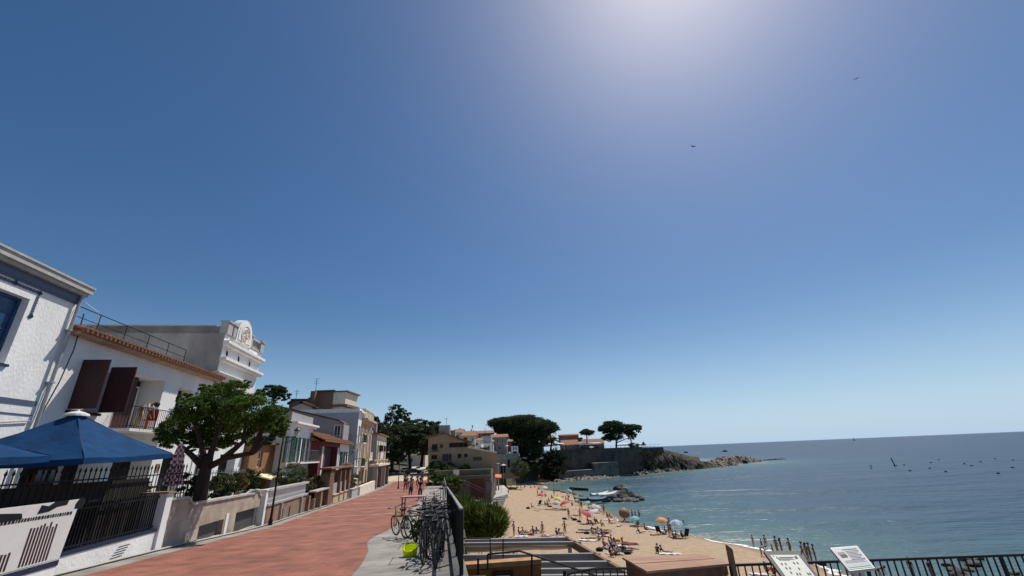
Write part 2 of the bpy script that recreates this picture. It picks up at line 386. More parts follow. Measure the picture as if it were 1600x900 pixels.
# sand
def sand_material():
    m = bpy.data.materials.new('sand'); m.use_nodes = True; N = m.node_tree.nodes; L = m.node_tree.links; b = N['Principled BSDF']
    b.inputs['Specular IOR Level'].default_value = .2; b.inputs['Roughness'].default_value = .9
    tc = N.new('ShaderNodeTexCoord'); at = N.new('ShaderNodeAttribute'); at.attribute_name = 'shore'
    n1 = N.new('ShaderNodeTexNoise'); n1.inputs['Scale'].default_value = 1.6; n1.inputs['Detail'].default_value = 8; n1.inputs['Roughness'].default_value = .75; L.new(tc.outputs['Object'], n1.inputs['Vector'])
    r = N.new('ShaderNodeValToRGB'); L.new(n1.outputs['Fac'], r.inputs[0]); e = r.color_ramp.elements
    e[0].position = .35; e[1].position = .68; e[0].color = (.29,.20,.125,1); e[1].color = (.45,.335,.23,1)
    ad = N.new('ShaderNodeMath'); ad.operation = 'MULTIPLY_ADD'; L.new(n1.outputs['Fac'], ad.inputs[0]); ad.inputs[1].default_value = -3; L.new(at.outputs['Fac'], ad.inputs[2])
    mr = N.new('ShaderNodeMapRange'); L.new(ad.outputs[0], mr.inputs['Value']); mr.inputs['From Min'].default_value = -1.2; mr.inputs['From Max'].default_value = 1.2
    mx = N.new('ShaderNodeMix'); mx.data_type = 'RGBA'; L.new(mr.outputs[0], mx.inputs[0]); mx.inputs['A'].default_value = (.20,.135,.085,1); L.new(r.outputs[0], mx.inputs['B'])
    L.new(mx.outputs['Result'], b.inputs['Base Color'])
    n2 = N.new('ShaderNodeTexNoise'); n2.inputs['Scale'].default_value = 2.2; n2.inputs['Detail'].default_value = 6; L.new(tc.outputs['Object'], n2.inputs['Vector'])
    bp = N.new('ShaderNodeBump'); bp.inputs['Strength'].default_value = .9; bp.inputs['Distance'].default_value = .16; L.new(n2.outputs['Fac'], bp.inputs['Height']); L.new(bp.outputs[0], b.inputs['Normal'])
    return m
X,Y = np.meshgrid(np.arange(-30,62,.9), np.arange(8,222,.9)); B = bz_arr(X,Y)
B = B + .05*np.sin(X*1.7+Y*.6)*np.cos(Y*1.3-X*.4)*(B>.2)
tag(grid_mesh('beach_sand', X, Y, B, sand_material(), shore_sd(X,Y)), kind='structure')

# town ground: a height field with its seaward edge behind the retaining walls
EDGE = [(1.3,-60),(1.3,0),(.3,0),(.3-S*60,60),(.3-S*98,98),(-22.5,104),(-22.5,113),(-11,115),(-10,150),(-4,168),(2,190),(12,204),(20,210),(34,218),(48,228),(61,237),(66,248),(90,262),(118,300),(150,420),(-500,420),(-500,-60)]
EG = np.array(EDGE,float)
def poly_sd(P,X,Y):
    global SH
    k = SH; SH = P; r = shore_sd(X,Y); SH = k; return r
def town_h(X,Y):
    base = CZ-np.interp(Y,[0,8,16,25,50,75,400],[1.9,2.2,2.6,3.15,3.8,4.3,4.3])-.06
    hill = 15*np.exp(-((X+95)/75)**2-((Y-270)/75)**2)+9*np.exp(-((X+140)/80)**2-((Y-110)/90)**2)
    head = np.clip((Y-190)/18,0,1)*np.clip((X-0)/20,0,1)*(3.4-np.clip((X-78)/34,0,1)*6.5)
    return base+hill*np.clip((-X-30)/30,0,1)+head
gx = np.unique(np.concatenate([np.arange(-500,-60,12.),np.arange(-60,150,1.6)])); gy = np.unique(np.concatenate([np.arange(-60,230,1.6),np.arange(230,440,6.)]))
X,Y = np.meshgrid(gx,gy); sd = poly_sd(EG,X,Y); Z = town_h(X,Y)
Z = np.where(sd>-.9, Z, -3.0)
GROUNDM = mat('dry_earth', (.10,.08,.055), .95, .3, .6, .5, 6, col2=(.06,.065,.03))
tag(grid_mesh('ground', X, Y, Z, GROUNDM, smooth=False), kind='structure')

# sea bed and sea
def sea_material():
    m = bpy.data.materials.new('sea_water'); m.use_nodes = True; N = m.node_tree.nodes; L = m.node_tree.links; b = N['Principled BSDF']
    b.inputs['Roughness'].default_value = .34; b.inputs['IOR'].default_value = 1.33; b.inputs['Specular IOR Level'].default_value = .33
    at = N.new('ShaderNodeAttribute'); at.attribute_name = 'shore'; tc = N.new('ShaderNodeTexCoord')
    big = N.new('ShaderNodeTexNoise'); big.inputs['Scale'].default_value = .035; big.inputs['Detail'].default_value = 4; L.new(tc.outputs['Object'], big.inputs['Vector'])
    sc = N.new('ShaderNodeMath'); sc.operation = 'MULTIPLY_ADD'; L.new(big.outputs['Fac'], sc.inputs[0]); sc.inputs[1].default_value = 26; L.new(at.outputs['Fac'], sc.inputs[2])
    mr = N.new('ShaderNodeMapRange'); L.new(sc.outputs[0], mr.inputs['Value']); mr.inputs['From Min'].default_value = -90; mr.inputs['From Max'].default_value = 14
    r = N.new('ShaderNodeValToRGB'); L.new(mr.outputs[0], r.inputs[0]); e = r.color_ramp.elements
    e[0].position = 0; e[0].color = (.010,.034,.066,1); e[1].position = 1; e[1].color = (.12,.16,.13,1)
    k = e.new(.55); k.color = (.013,.044,.074,1); k = e.new(.8); k.color = (.023,.068,.088,1); k = e.new(.93); k.color = (.05,.105,.105,1)
    L.new(r.outputs[0], b.inputs['Base Color'])
    mp = N.new('ShaderNodeMapping'); mp.inputs['Rotation'].default_value = (0,0,D2R(14)); mp.inputs['Scale'].default_value = (.35,1,1); L.new(tc.outputs['Object'], mp.inputs['Vector'])
    hs = None
    for sc_, wt in ((.05,3.2),(.22,.7),(.9,.36),(2.8,.1)):
        n = N.new('ShaderNodeTexNoise'); n.inputs['Scale'].default_value = sc_; n.inputs['Detail'].default_value = 3; L.new(mp.outputs[0], n.inputs['Vector'])
        q = N.new('ShaderNodeMath'); q.operation = 'MULTIPLY_ADD'; L.new(n.outputs['Fac'], q.inputs[0]); q.inputs[1].default_value = wt
        if hs is not None: L.new(hs, q.inputs[2])
        else: q.inputs[2].default_value = 0
        hs = q.outputs[0]
    bp = N.new('ShaderNodeBump'); bp.inputs['Strength'].default_value = 1; bp.inputs['Distance'].default_value = 1.0; L.new(hs, bp.inputs['Height']); L.new(bp.outputs[0], b.inputs['Normal'])
    return m
rr = np.concatenate([np.linspace(25,140,90), np.geomspace(141.5,60000,110)]); aa = np.radians(np.linspace(-40,100,220))
R_,A_ = np.meshgrid(rr,aa,indexing='ij'); X = R_*np.sin(A_); Y = R_*np.cos(A_)
tag(grid_mesh('sea', X, Y, np.zeros_like(X), sea_material(), shore_sd(X,Y)), kind='structure')
# foam line where the little waves reach the sand
def foam():
    m = bpy.data.materials.new('foam'); m.use_nodes = True; N = m.node_tree.nodes; L = m.node_tree.links; b = N['Principled BSDF']
    b.inputs['Base Color'].default_value = (.8,.82,.82,1); b.inputs['Roughness'].default_value = .8
    tc = N.new('ShaderNodeTexCoord'); n = N.new('ShaderNodeTexNoise'); n.inputs['Scale'].default_value = .9; n.inputs['Detail'].default_value = 8; n.inputs['Roughness'].default_value = .8; L.new(tc.outputs['Object'], n.inputs['Vector'])
    r = N.new('ShaderNodeValToRGB'); r.color_ramp.elements[0].position = .42; r.color_ramp.elements[1].position = .52; L.new(n.outputs['Fac'], r.inputs[0]); L.new(r.outputs[0], b.inputs['Alpha'])
    mb = MB(); P = [Vector((a,b_,0)) for a,b_ in SHORE[:12]]; Q = []
    for a,c in zip(P,P[1:]):
        for k in range(10): Q.append(a.lerp(c,k/10))
    rn = random.Random(3); prev = None
    for i,q in enumerate(Q[:-1]):
        d = (Q[i+1]-q).normalized(); nrm = Vector((-d.y,d.x,0)); 
        wob = .5*math.sin(i*.35)+.3*math.sin(i*.9+1); wd = max(.08,.55+.5*math.sin(i*.23)+rn.uniform(-.2,.2))
        a = q-nrm*(wob-1.0); b_ = q-nrm*(wob-1.0+wd); a.z = b_.z = .03
        a = Vector((a.x,a.y,max(.03,bz(a.x,a.y)+.025))); b_ = Vector((b_.x,b_.y,max(.03,bz(b_.x,b_.y)+.025)))
        if prev: mb.quad(prev[0],a,b_,prev[1])
        prev = (a,b_)
    tag(mb.build('surf_foam', m), 'white foam of small waves breaking along the sandy waterline', 'foam', kind='stuff')
foam()

# promenade surface (street frame)
def strip(name, x0, x1, m, dz, ya=-8, yb=150, step=2.):
    mb = MB(); ys = list(np.arange(ya,yb+.1,step))
    for a,b in zip(ys,ys[1:]):
        f0 = x0 if callable(x0) else (lambda y,x0=x0: x0); f1 = x1 if callable(x1) else (lambda y,x1=x1: x1)
        mb.quad((f0(a)-S*a,a,zp(a)+dz),(f1(a)-S*a,a,zp(a)+dz),(f1(b)-S*b,b,zp(b)+dz),(f0(b)-S*b,b,zp(b)+dz))
    return struct(name, mb, m)
def pave(name, *a, **k):
    m = brick_mat(name, *a, **k); n = m.node_tree
    mp = [x for x in n.nodes if x.type=='MAPPING'][0]; mp.inputs['Rotation'].default_value = (0,0,math.atan(S)*-1); return m
REDP = pave('red_paving', (.33,.12,.08),(.24,.088,.062),(.27,.155,.12), .4,.13, ms=.014, big=(60,500,(.46,.36,.31)))
GREYP = pave('grey_paving', (.33,.31,.285),(.27,.255,.235),(.14,.13,.12), 2.4,1.2, ms=.02)
strip('promenade', -9.9, .35, GREYP, 0)
strip('red_pavement', lambda y: -8.75+.1*math.sin(y*.13), lambda y: -2.0-.5*math.exp(-((y-17)/2.5)**2)+.15*math.sin(y*.2), REDP, .012)
strip('kerb', -9.55,-9.35, CONC, .05)
for k,yb_ in enumerate((23.5,28.5,33.5,39,45,51.5,58.5,66)):
    mb = MB(); w_ = .12+.03*k; x0,x1 = -8.7,-2.1; mb.quad((x0-S*yb_,yb_,zp(yb_)+.017),(x1-S*(yb_+.9),yb_+.9,zp(yb_+.9)+.017),(x1-S*(yb_+.9+w_),yb_+.9+w_,zp(yb_+.9+w_)+.017),(x0-S*(yb_+w_),yb_+w_,zp(yb_+w_)+.017)); struct('pale_paving_band',mb,mat('pale_band_stone',(.44,.36,.32),.9,.2,1.5))
# square beyond the promenade end, pale ground
mb = MB(); zz = zp(200)+.02; mb.poly([(-70,88,zz),(-17.6,88,zz),(-19,98,zz),(-23,103,zz),(-23,175,zz),(-90,175,zz)]); struct('square_paving', mb, mat('pale_paving',(.5,.4,.28),.9,.12,.5,.2,10))

# ================================================================== HOUSES ALONG THE PROMENADE
def rect(F, p0, p1):   # two pixel corners -> (y0,y1,z0,z1) on the facade plane
    a = F.yz(*p0); b = F.yz(*p1); return (min(a[0],b[0]),max(a[0],b[0]),min(a[1],b[1]),max(a[1],b[1]))
FH = Fac(-14.0)
Y12 = FH.yz(122,468)[0]+.08        # party line between the first two houses
# ---- house 1: white with blue window and tile ornament
h = thing('white_house','white rendered house with deep blue window and dark tile ornament, nearest on the left','house',FH.p(12,zp(12)),0)
w1 = rect(FH,(49,463),(5,572)); w1 = (13.04-1.35,13.04,15.25,17.42,.34)
w0 = (w1[0]-4.2,w1[0]-2.75,15.15,17.5,.32); wl = (9.6,12.9,10.0,12.7,.6)
mb = MB(); FH.wall(mb,4.0,Y12,8.8,18.3,[w1,w0,wl]); FH.shell(mb,4.0,Y12,8.8,18.3,11); mb.build('wall', WHITE, h)
for q in (w1,w0): 
    f = FH.win(h,*q[:4],o=-.26,fm=BLUEW,bars=1,hb=3,fw=.1,gm=mat('blue_curtained_glass',(.012,.05,.12),.25,.4,3,spec=.5)); 
    m_ = MB(); FH.box(m_,q[0]-.1,q[1]+.1,q[2]-.09,q[2]-.01,-.1,.07); m_.build('sill', NAVY, f)
FH.win(h,*wl[:4],o=-.5,fm=BLUEW,bars=2)
mb = MB(); FH.box(mb,3.9,Y12+.1,18.3,18.5,-.2,.30); FH.box(mb,3.9,Y12+.04,18.18,18.3,0.003,.2); FH.box(mb,3.9,Y12+.12,18.5,18.57,-11,.34); mb.build('cornice', STONE, h)
mb = MB(); FH.box(mb,4.0,Y12-.1,17.84,18.18,0.003,.06); FH.box(mb,4.0,Y12-.1,17.90,18.10,.06,.075); mb.build('tile_band', GREYBLUE, h)
mb = MB(); zb_ = 14.1; FH.box(mb,4.0,Y12-.25,zb_,zb_+.16,0.003,.02); FH.box(mb,4.0,Y12-.25,zb_-.32,zb_-.28,0.003,.02); mb.build('tile_band', GREYBLUE, h)
for q in (w1,w0):
    orn = MB()
    a,b,z1_ = q[0],q[1],q[3]
    for k in range(14): 
        t = a-.2+(b-a+.4)*k/14; FH.box(orn,t,t+.085,z1_+.26,z1_+.36,.003,.018)
    for k in range(7): FH.box(orn,b+.17,b+.27,z1_+.12-.1*k,z1_+.19-.1*k,.003,.018); FH.box(orn,a-.27,a-.17,z1_+.12-.1*k,z1_+.19-.1*k,.003,.018)
    FH.box(orn,a-.22,b+.22,z1_+.285,z1_+.335,.001,.012); FH.box(orn,b+.2,b+.24,z1_-.5,z1_+.335,.001,.011); FH.box(orn,a-.24,a-.2,z1_-.5,z1_+.335,.001,.011); orn.build('tile_ornament', GREYBLUE, h)
    for (yy,z_) in ((b+.22,z1_+.31),(a-.22,z1_+.31),((a+b)/2,z1_+.33),(b+.22,z1_-.52),(a-.22,z1_-.52)):
        P = [FH.p(yy-.1,z_,.024),FH.p(yy,z_-.1,.024),FH.p(yy+.1,z_,.024),FH.p(yy,z_+.1,.024)]; dia = MB(); dia.poly(P); dia.build('tile_diamond', NAVY, h)

mb = MB(); mb.tube([FH.p(Y12-.12,18.2,.16),FH.p(Y12-.12,17.9,.12),FH.p(Y12-.12,13.6,.12),FH.p(Y12-.1,9.4,.12)],.055,8); 
for z_ in (16.8,14.9,12.9): FH.box(mb,Y12-.2,Y12-.04,z_,z_+.05,.004,.19)
mb.build('downpipe', mat('zinc_pipe',(.33,.34,.36),.5,.1,5,metal=.3), h)
mb = MB(); mb.tube([FH.p(Y12+.05,18.0,.15),FH.p(Y12+.35,17.7,.5),FH.p(Y12+.55,17.0,.4),FH.p(Y12+.3,16.6,.1)],.012,5); mb.build('cable', WFRAME, h)
mb = MB(); mb.tube([FH.p(4.2,13.75,.03),FH.p(9,13.68,.03),FH.p(12,13.6,.05),FH.p(13.2,13.45,.04),FH.p(Y12-.3,13.62,.05)],.022,5); mb.build('cable', LAV, h)
mb = MB(); mb.tube([FH.p(Y12+.25,17.6,.1),FH.p(Y12+.3,16.2,.14),FH.p(Y12+.1,15.0,.2),FH.p(Y12-.02,13.9,.1),FH.p(Y12-.1,13.2,.14)],.02,5); mb.build('cable', BLACKP, h)
# ---- house 2: low, tiled eave, loggia with maroon shutters, roof terrace rail
F2 = Fac(-14.05); y2a, y2b = Y12+.02, F2.yz(335,594)[0]
h = thing('low_white_house','low white house with tiled eave, maroon shutters and iron balcony','house',F2.p(20,zp(20)))
log = (18.3,21.15,13.6,16.02,1.1); d1 = (16.0,16.75,14.1,16.02,.3)
g1 = (15.0,18.6,9.9,12.9,.9); g2 = (19.1,21.7,9.9,12.9,.9); g3 = (22.5,24.4,9.9,12.6,.5)
zc2 = 16.82
mb = MB(); F2.wall(mb,y2a,y2b,8.6,zc2,[log,g1,g2,g3,(22.4,23.8,13.7,15.9,.6)]); F2.shell(mb,y2a,y2b,8.6,zc2,10); mb.build('wall', WHITE, h)
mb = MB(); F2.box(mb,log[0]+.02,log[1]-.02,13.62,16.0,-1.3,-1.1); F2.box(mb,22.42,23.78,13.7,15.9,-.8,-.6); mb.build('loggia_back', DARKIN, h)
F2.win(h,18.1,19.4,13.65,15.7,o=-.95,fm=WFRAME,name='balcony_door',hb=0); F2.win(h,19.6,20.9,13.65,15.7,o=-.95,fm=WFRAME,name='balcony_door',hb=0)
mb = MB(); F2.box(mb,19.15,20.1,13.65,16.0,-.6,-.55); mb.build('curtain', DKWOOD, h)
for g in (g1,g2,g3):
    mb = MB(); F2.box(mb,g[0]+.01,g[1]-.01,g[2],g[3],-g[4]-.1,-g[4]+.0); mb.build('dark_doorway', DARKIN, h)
F2.win(h,16.3,17.5,9.95,12.1,o=-.6,name='door',fm=DKWOOD)
# shutters swung out, square to the wall
for yy in (15.95,17.45):
    mb = MB(); F2.box(mb,yy,yy+.05,14.15,16.0,.01,.95); sh_ = mb.build('shutter', DKWOOD, h)
for yy in (16.95,):
    mb = MB(); F2.box(mb,16.03,17.42,14.15,15.75,.006,.03); mb.build('shaded_reveal_panel', LAV, h); mb = MB(); F2.box(mb,15.9,17.5,14.02,14.12,.004,.12); mb.build('sill', DKWOOD, h)  # flat grey panel carries the shade of the window reveal in its colour
F2.balcony(h,18.2,22.0,13.58,.85,.9,slab=WHITE)
mb = MB(); n = 46
for k in range(n):
    yy = y2a+.05+(y2b-y2a+.15)*k/n; p = F2.p(yy,zc2+.12,.62); q = F2.p(yy,zc2+.5,-.9); mb.tube([p,q],.075,6)
F2.box(mb,y2a,y2b+.1,zc2+.02,zc2+.08,-.9,.56); mb.build('roof', TILE_R, h)
mb = MB(); F2.box(mb,y2a,y2b+.12,zc2-.08,zc2+.02,0.003,.42); mb.build('cornice', mat('ochre_eave',(.42,.28,.17),.85,.15,3), h)
mb = MB(); ya_,yb_ = y2a+.3,y2b-2.6
mb.tube([F2.p(ya_,zc2+1.25,-.5),F2.p(yb_,zc2+1.25,-.5)],.02,5); mb.tube([F2.p(ya_,zc2+.85,-.5),F2.p(yb_,zc2+.85,-.5)],.014,5)
for k in range(6): yy = ya_+(yb_-ya_)*k/5; mb.tube([F2.p(yy,zc2+.2,-.5),F2.p(yy,zc2+1.25,-.5)],.018,5)
mb.build('roof_railing', IRON, h)
mb = MB(); F2.box(mb,22.05,22.35,11.8,12.15,.006,.03); mb.build('wall_plaque', BROWNW, h)
# person on the balcony added later
# ---- house 3: balustrade, medallion
y3a = y2b+.02; y3b = FH.yz(400,595)[0]
h = thing('balustrade_house','tall white house with roof balustrade and round crest, behind the leafy tree','house',FH.p(28,zp(28)))
zt3 = 19.75
ops = [(25.6,28.4,14.0,16.9,.3),(29.0,30.5,14.0,16.6,.25),(25.2,26.9,9.6,12.6,.5),(28.2,30.4,9.6,12.6,.5)]
mb = MB(); FH.wall(mb,y3a,y3b,8.4,zt3,ops); mb2 = MB(); FH.shell(mb2,y3a,y3b,8.4,zt3,5,top=True)
FH.box(mb,y3a,y3b,17.3,17.34,.002,.003)
mb.build('wall', WHITE, h)
mb = MB()    # side wall and body, weathered; drawn with its long party wall running back
A = lambda y,z,o: FH.p(y,z,o)
mb.hexa([A(y3a-.0,8.4,-.004),A(y3b,8.4,-.004),A(y3b,8.4,-16),A(y3a,8.4,-16),A(y3a,zt3+.55,-.004),A(y3b,zt3+.0,-.004),A(y3b,zt3+.0,-16),A(y3a,zt3+.4,-16)])
mb.v = mb.v; side = mb
for o in ops: pass
# hollow body: side walls only so openings keep depth
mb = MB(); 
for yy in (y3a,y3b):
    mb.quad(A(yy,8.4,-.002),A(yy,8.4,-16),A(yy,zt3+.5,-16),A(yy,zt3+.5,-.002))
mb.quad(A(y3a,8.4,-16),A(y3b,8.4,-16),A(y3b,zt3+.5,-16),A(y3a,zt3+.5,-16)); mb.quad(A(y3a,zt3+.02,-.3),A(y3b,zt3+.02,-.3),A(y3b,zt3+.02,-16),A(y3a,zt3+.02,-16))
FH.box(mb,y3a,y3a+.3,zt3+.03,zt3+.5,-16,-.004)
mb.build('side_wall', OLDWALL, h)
mb = MB(); FH.box(mb,y3a-.03,y3a+.35,zt3+.5,zt3+.58,-16.05,-.6); mb.build('coping', STONE, h)
for o in ops:
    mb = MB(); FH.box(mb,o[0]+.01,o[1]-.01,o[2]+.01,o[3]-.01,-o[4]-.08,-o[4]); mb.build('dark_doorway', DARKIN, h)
FH.win(h,25.65,28.35,14.05,16.85,o=-.2,bars=2); FH.win(h,29.05,30.45,14.05,16.55,o=-.18)
for z_,o_,hh in ((18.1,.40,.16),(18.0,.28,.1),(19.15,.36,.16),(19.03,.25,.12)):
    mb = MB(); FH.box(mb,y3a-.1,y3b+.12,z_,z_+hh,0.003 if hh!=.16 else 0.004,o_); mb.build('cornice', WHITE2, h)
mb = MB(); 
for k in range(9): yy = 25.4+.4*k; z_ = 17.15-.0; 
FH.box(mb,25.3,29.0,17.12,17.24,.004,.28); FH.box(mb,25.2,29.1,17.24,17.31,.004,.36); mb.build('window_hood', WHITE2, h)
for yy in (26.34,28.0,29.72):
    mb = MB(); q = [FH.p(yy+.16*math.cos(t),18.63+.2*math.sin(t),.006) for t in np.linspace(0,2*math.pi,16,endpoint=False)]; mb.poly(q); mb.build('oculus', DARKIN, h)
    mb = MB(); mb.tube([FH.p(yy+.19*math.cos(t),18.63+.23*math.sin(t),.01) for t in np.linspace(0,2*math.pi,17)],.035,5); mb.build('oculus_rim', WHITE2, h)
zb3 = zt3+.02
for a,b in ((y3a-.05,y3a+.55),(26.45,26.85),(29.05,29.4),(y3b-.5,y3b+.05)):
    mb = MB(); FH.box(mb,a,b,zb3,zb3+.75,-.35,.12); FH.box(mb,a-.06,b+.06,zb3+.75,zb3+.85,-.4,.18); mb.build('pedestal', STONE, h)
for a,b in ((y3a+.55,26.45),(29.4,y3b-.5)):
    mb = MB(); FH.box(mb,a,b,zb3,zb3+.12,-.25,.05); FH.box(mb,a,b,zb3+.62,zb3+.74,-.28,.08)
    n = int((b-a)/.2)
    for k in range(n):
        c = FH.p(a+(k+.5)*(b-a)/n,0,-.1); c.z = 0; mb.lathe([(.04,zb3+.12),(.075,zb3+.22),(.035,zb3+.42),(.05,zb3+.62)],c,8)
    mb.build('balustrade', STONE, h)
# crest: arched slab with ring relief
def arch_slab(F, mb, y0,y1,z0,zs,o0,o1,n=14):
    c = (y0+y1)/2; r = (y1-y0)/2; P = [(y0,z0),(y1,z0)]+[(c+r*math.cos(t),zs+r*math.sin(t)) for t in np.linspace(0,math.pi,n)]
    i = len(mb.v); m = len(P); mb.v += [tuple(F.p(a,b,o1)) for a,b in P]+[tuple(F.p(a,b,o0)) for a,b in P]
    mb.f.append(tuple(range(i,i+m))); mb.f.append(tuple(i+m+k for k in reversed(range(m))))
    for k in range(m): j = (k+1)%m; mb.f.append((i+k,i+m+k,i+m+j,i+j))
mb = MB(); arch_slab(FH,mb,26.85,29.05,zt3-.1,zt3+.45,-.3,.16); arch_slab(FH,mb,27.05,28.85,zt3+.02,zt3+.45,.16,.2)
mb.build('crest', WHITE2, h)
mb = MB()
for r_ in (.62,.4): mb.tube([FH.p(27.95+r_*math.cos(t),zt3+.52+r_*math.sin(t),.21) for t in np.linspace(0,2*math.pi,25)],.035,5)
for t in np.linspace(0,2*math.pi,9)[:-1]: mb.tube([FH.p(27.95+.1*math.cos(t),zt3+.52+.1*math.sin(t),.21),FH.p(27.95+.36*math.cos(t+.4),zt3+.52+.36*math.sin(t+.4),.21)],.04,5)
mb.build('crest_relief', CREAM, h)

# ---- orange-brown low house with cream awning, between house 3 and the green-shuttered one
F4 = Fac(-13.6); 
h = thing('orange_house','low orange brown house with a cream awning, past the white balustrade house','house',F4.p(35,zp(35)))
a0,a1 = y3b+.3, F4.yz(432,700)[0]-.1
zt = 13.3
mb = MB(); o4 = (a0+1.2,a1-1.0,9.2,11.0,.4); F4.wall(mb,a0,a1,8.2,zt,[o4,(a0+1.5,a0+2.3,11.7,12.8)]); F4.shell(mb,a0,a1,8.2,zt,7); mb.build('wall', ORANGEW, h)
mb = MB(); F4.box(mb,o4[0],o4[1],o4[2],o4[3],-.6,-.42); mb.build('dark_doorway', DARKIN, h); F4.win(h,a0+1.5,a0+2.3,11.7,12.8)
mb = MB(); mb.hexa([F4.p(o4[0]-.2,11.15,.02),F4.p(o4[1]+.2,11.15,.02),F4.p(o4[1]+.2,10.85,1.2),F4.p(o4[0]-.2,10.85,1.2),F4.p(o4[0]-.2,11.25,.02),F4.p(o4[1]+.2,11.25,.02),F4.p(o4[1]+.2,10.93,1.2),F4.p(o4[0]-.2,10.93,1.2)]); mb.build('awning', mat('cream_awning',(.75,.62,.4),.8,.06,2), h)
mb = MB(); F4.box(mb,a0,a1+.05,zt,zt+.12,-7,.25); mb.build('roof_edge', TILE_R, h)

# ---- green-shuttered white house
F5 = Fac(-12.6); A5 = rect(F5,(432,656),(489,670)); y5a = a1+.05; y5b = F5.yz(489,672)[0]; z5 = F5.yz(489,668)[1]
h = thing('green_shuttered_house','bright white house with tall dark green shutters beside the lamp post','house',F5.p(36,zp(36)))
mb = MB(); z5b = 8.0
wy = [F5.yz(452,690)[0],F5.yz(464,690)[0],F5.yz(476,700)[0]]
zz0 = F5.yz(464,722)[1]; zz1 = F5.yz(470,684)[1]
ops = [(y-.45,y+.45,zz0,zz1) for y in wy]+[(y-.45,y+.45,8.6,8.6+2.0) for y in wy[1:]]
F5.wall(mb,y5a,y5b,z5b,z5,ops); F5.shell(mb,y5a,y5b,z5b,z5,8); mb.build('wall', WHITE2, h)
for o in ops: F5.win(h,*o[:4],o=-.15,fm=GREENW,bars=1,hb=2)
for o in ops[:3]: F5.shutters(h,*o[:4],wdt=.5)
mb = MB(); F5.box(mb,y5a-.05,y5b+.25,z5-.02,z5+.14,0.004,.5); F5.box(mb,y5a-.05,y5b+.15,z5-.18,z5-.02,.004,.28); mb.build('cornice', WHITE2, h)
mb = MB(); F5.box(mb,y5a,y5b,z5+.14,z5+.9,-7.9,-.1); mb.build('parapet', LAV, h)
F5.balcony(h,y5a+.3,y5b-.2,zz0-.02,1.0,.95,m=STEEL,slab=WHITE2,step=.2)
# ---- lavender house standing behind with the long sloping party wall and a window
FL = Fac(-15.2)
yl = FL.yz(537,660)[0]
def planey(px,py,y): p = aty(px,py,y); return p
h = thing('lavender_house','lavender grey house with long sloping party wall above the tiled red house','house',(-23,yl,zp(yl)))
yw = 53.0
nb = [planey(430,634,yw),planey(440,637,yw),planey(530,658,yw),planey(538,663,yw)]
mb = MB(); top = [(p.x,p.z) for p in nb]; xs = [t[0] for t in top]
P = [(x,yw,z) for x,z in top]; i = [ (xs[0],yw,7.5),(xs[-1],yw,7.5)]
back = 3
fr = [Vector(i[0]),Vector(i[1])]+[Vector(p) for p in reversed(P)]
mb.poly(fr); mb.poly([v+Vector((-S*back,back,0)) for v in reversed(fr)])
for a,b in zip(fr,fr[1:]+fr[:1]): mb.quad(a,a+Vector((-S*back,back,0)),b+Vector((-S*back,back,0)),b)
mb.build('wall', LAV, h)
mb = MB()
for a,b in zip(nb,nb[1:]): mb.hexa([a+Vector((0,-.25,.02)),b+Vector((.05,-.25,.02)),b+Vector((-S*back,back,.02)),a+Vector((-S*back,back,.02)),a+Vector((0,-.25,.16)),b+Vector((.05,-.25,.16)),b+Vector((-S*back,back,.16)),a+Vector((-S*back,back,.16))])
mb.build('roof', mat('dark_tile',(.12,.06,.045),.85,.3,6), h)
def side_win(parent, px0,py0,px1,py1,y,m=WFRAME,name='window',gm=GLASS,bars=1):
    a = aty(px0,py0,y); b = aty(px1,py1,y); x0,x1,z0,z1 = min(a.x,b.x),max(a.x,b.x),min(a.z,b.z),max(a.z,b.z)
    mb = MB(); t=.09
    mb.box(x0,x1,y-.1,y-.005,z1-t,z1); mb.box(x0,x1,y-.1,y-.005,z0,z0+t); mb.box(x0,x0+t,y-.1,y-.005,z0+t,z1-t); mb.box(x1-t,x1,y-.1,y-.005,z0+t,z1-t)
    for k in range(1,bars+1): xx = x0+(x1-x0)*k/(bars+1); mb.box(xx-.03,xx+.03,y-.09,y-.008,z0+t,z1-t)
    f = mb.build(name,m,parent); g = MB(); g.box(x0+t,x1-t,y-.03,y-.006,z0+t,z1-t); g.build('pane',gm,f); return f
side_win(h,523,664,532,681,yw); 
f = side_win(h,462,652,478,659,yw,m=DKWOOD); 
mb = MB(); a = aty(533,664,yw-.15); mb.tube([a,Vector((a.x,a.y,a.z-3.4))],.06,6); mb.tube([a+Vector((.35,0,.2)),Vector((a.x+.35,a.y,a.z-3.4))],.08,6); mb.build('downpipe', WFRAME, h)

# ---- red house with tiled roof
F6 = Fac(-11.7); q0 = F6.yz(500,700); y6a = q0[0]; y6b = F6.yz(531,700)[0]; z6 = F6.yz(545,694)[1]; y6c = F6.yz(545,700)[0]
h = thing('red_house','small dark red house with terracotta tiled roof and white pilasters','house',F6.p(38,zp(38)))
zdb = 9.9
o6 = [(y6a+2.2,y6b-1.2,zdb,z6-.45,.5)]
mb = MB(); F6.wall(mb,y6a,y6b,7.6,z6,o6); F6.shell(mb,y6a,y6b,7.6,z6,2.6); mb.build('wall', REDWALL, h)
mb = MB(); an = [(y6b+1.0,y6b+2.4,zdb,z6-.9,.2),(y6b+3.6,y6b+4.6,zdb,z6-.9,.2)]; F6.wall(mb,y6b+.01,y6c,7.6,z6-.02,an); F6.shell(mb,y6b+.01,y6c,7.6,z6-.02,2.6); mb.build('annex_wall', WHITE2, h)
for o in an: F6.win(h,*o[:4],fm=GREENW)
F6.shutters(h,*an[0][:4],wdt=.6); F6.balcony(h,y6b+.5,y6c-.3,zdb-.05,.8,1.1,m=GREENW,slab=WHITE2,step=.14,r=.02)
mb = MB(); F6.box(mb,*o6[0][:4],-.7,-.52); mb.build('loggia_back', DKWOOD, h)
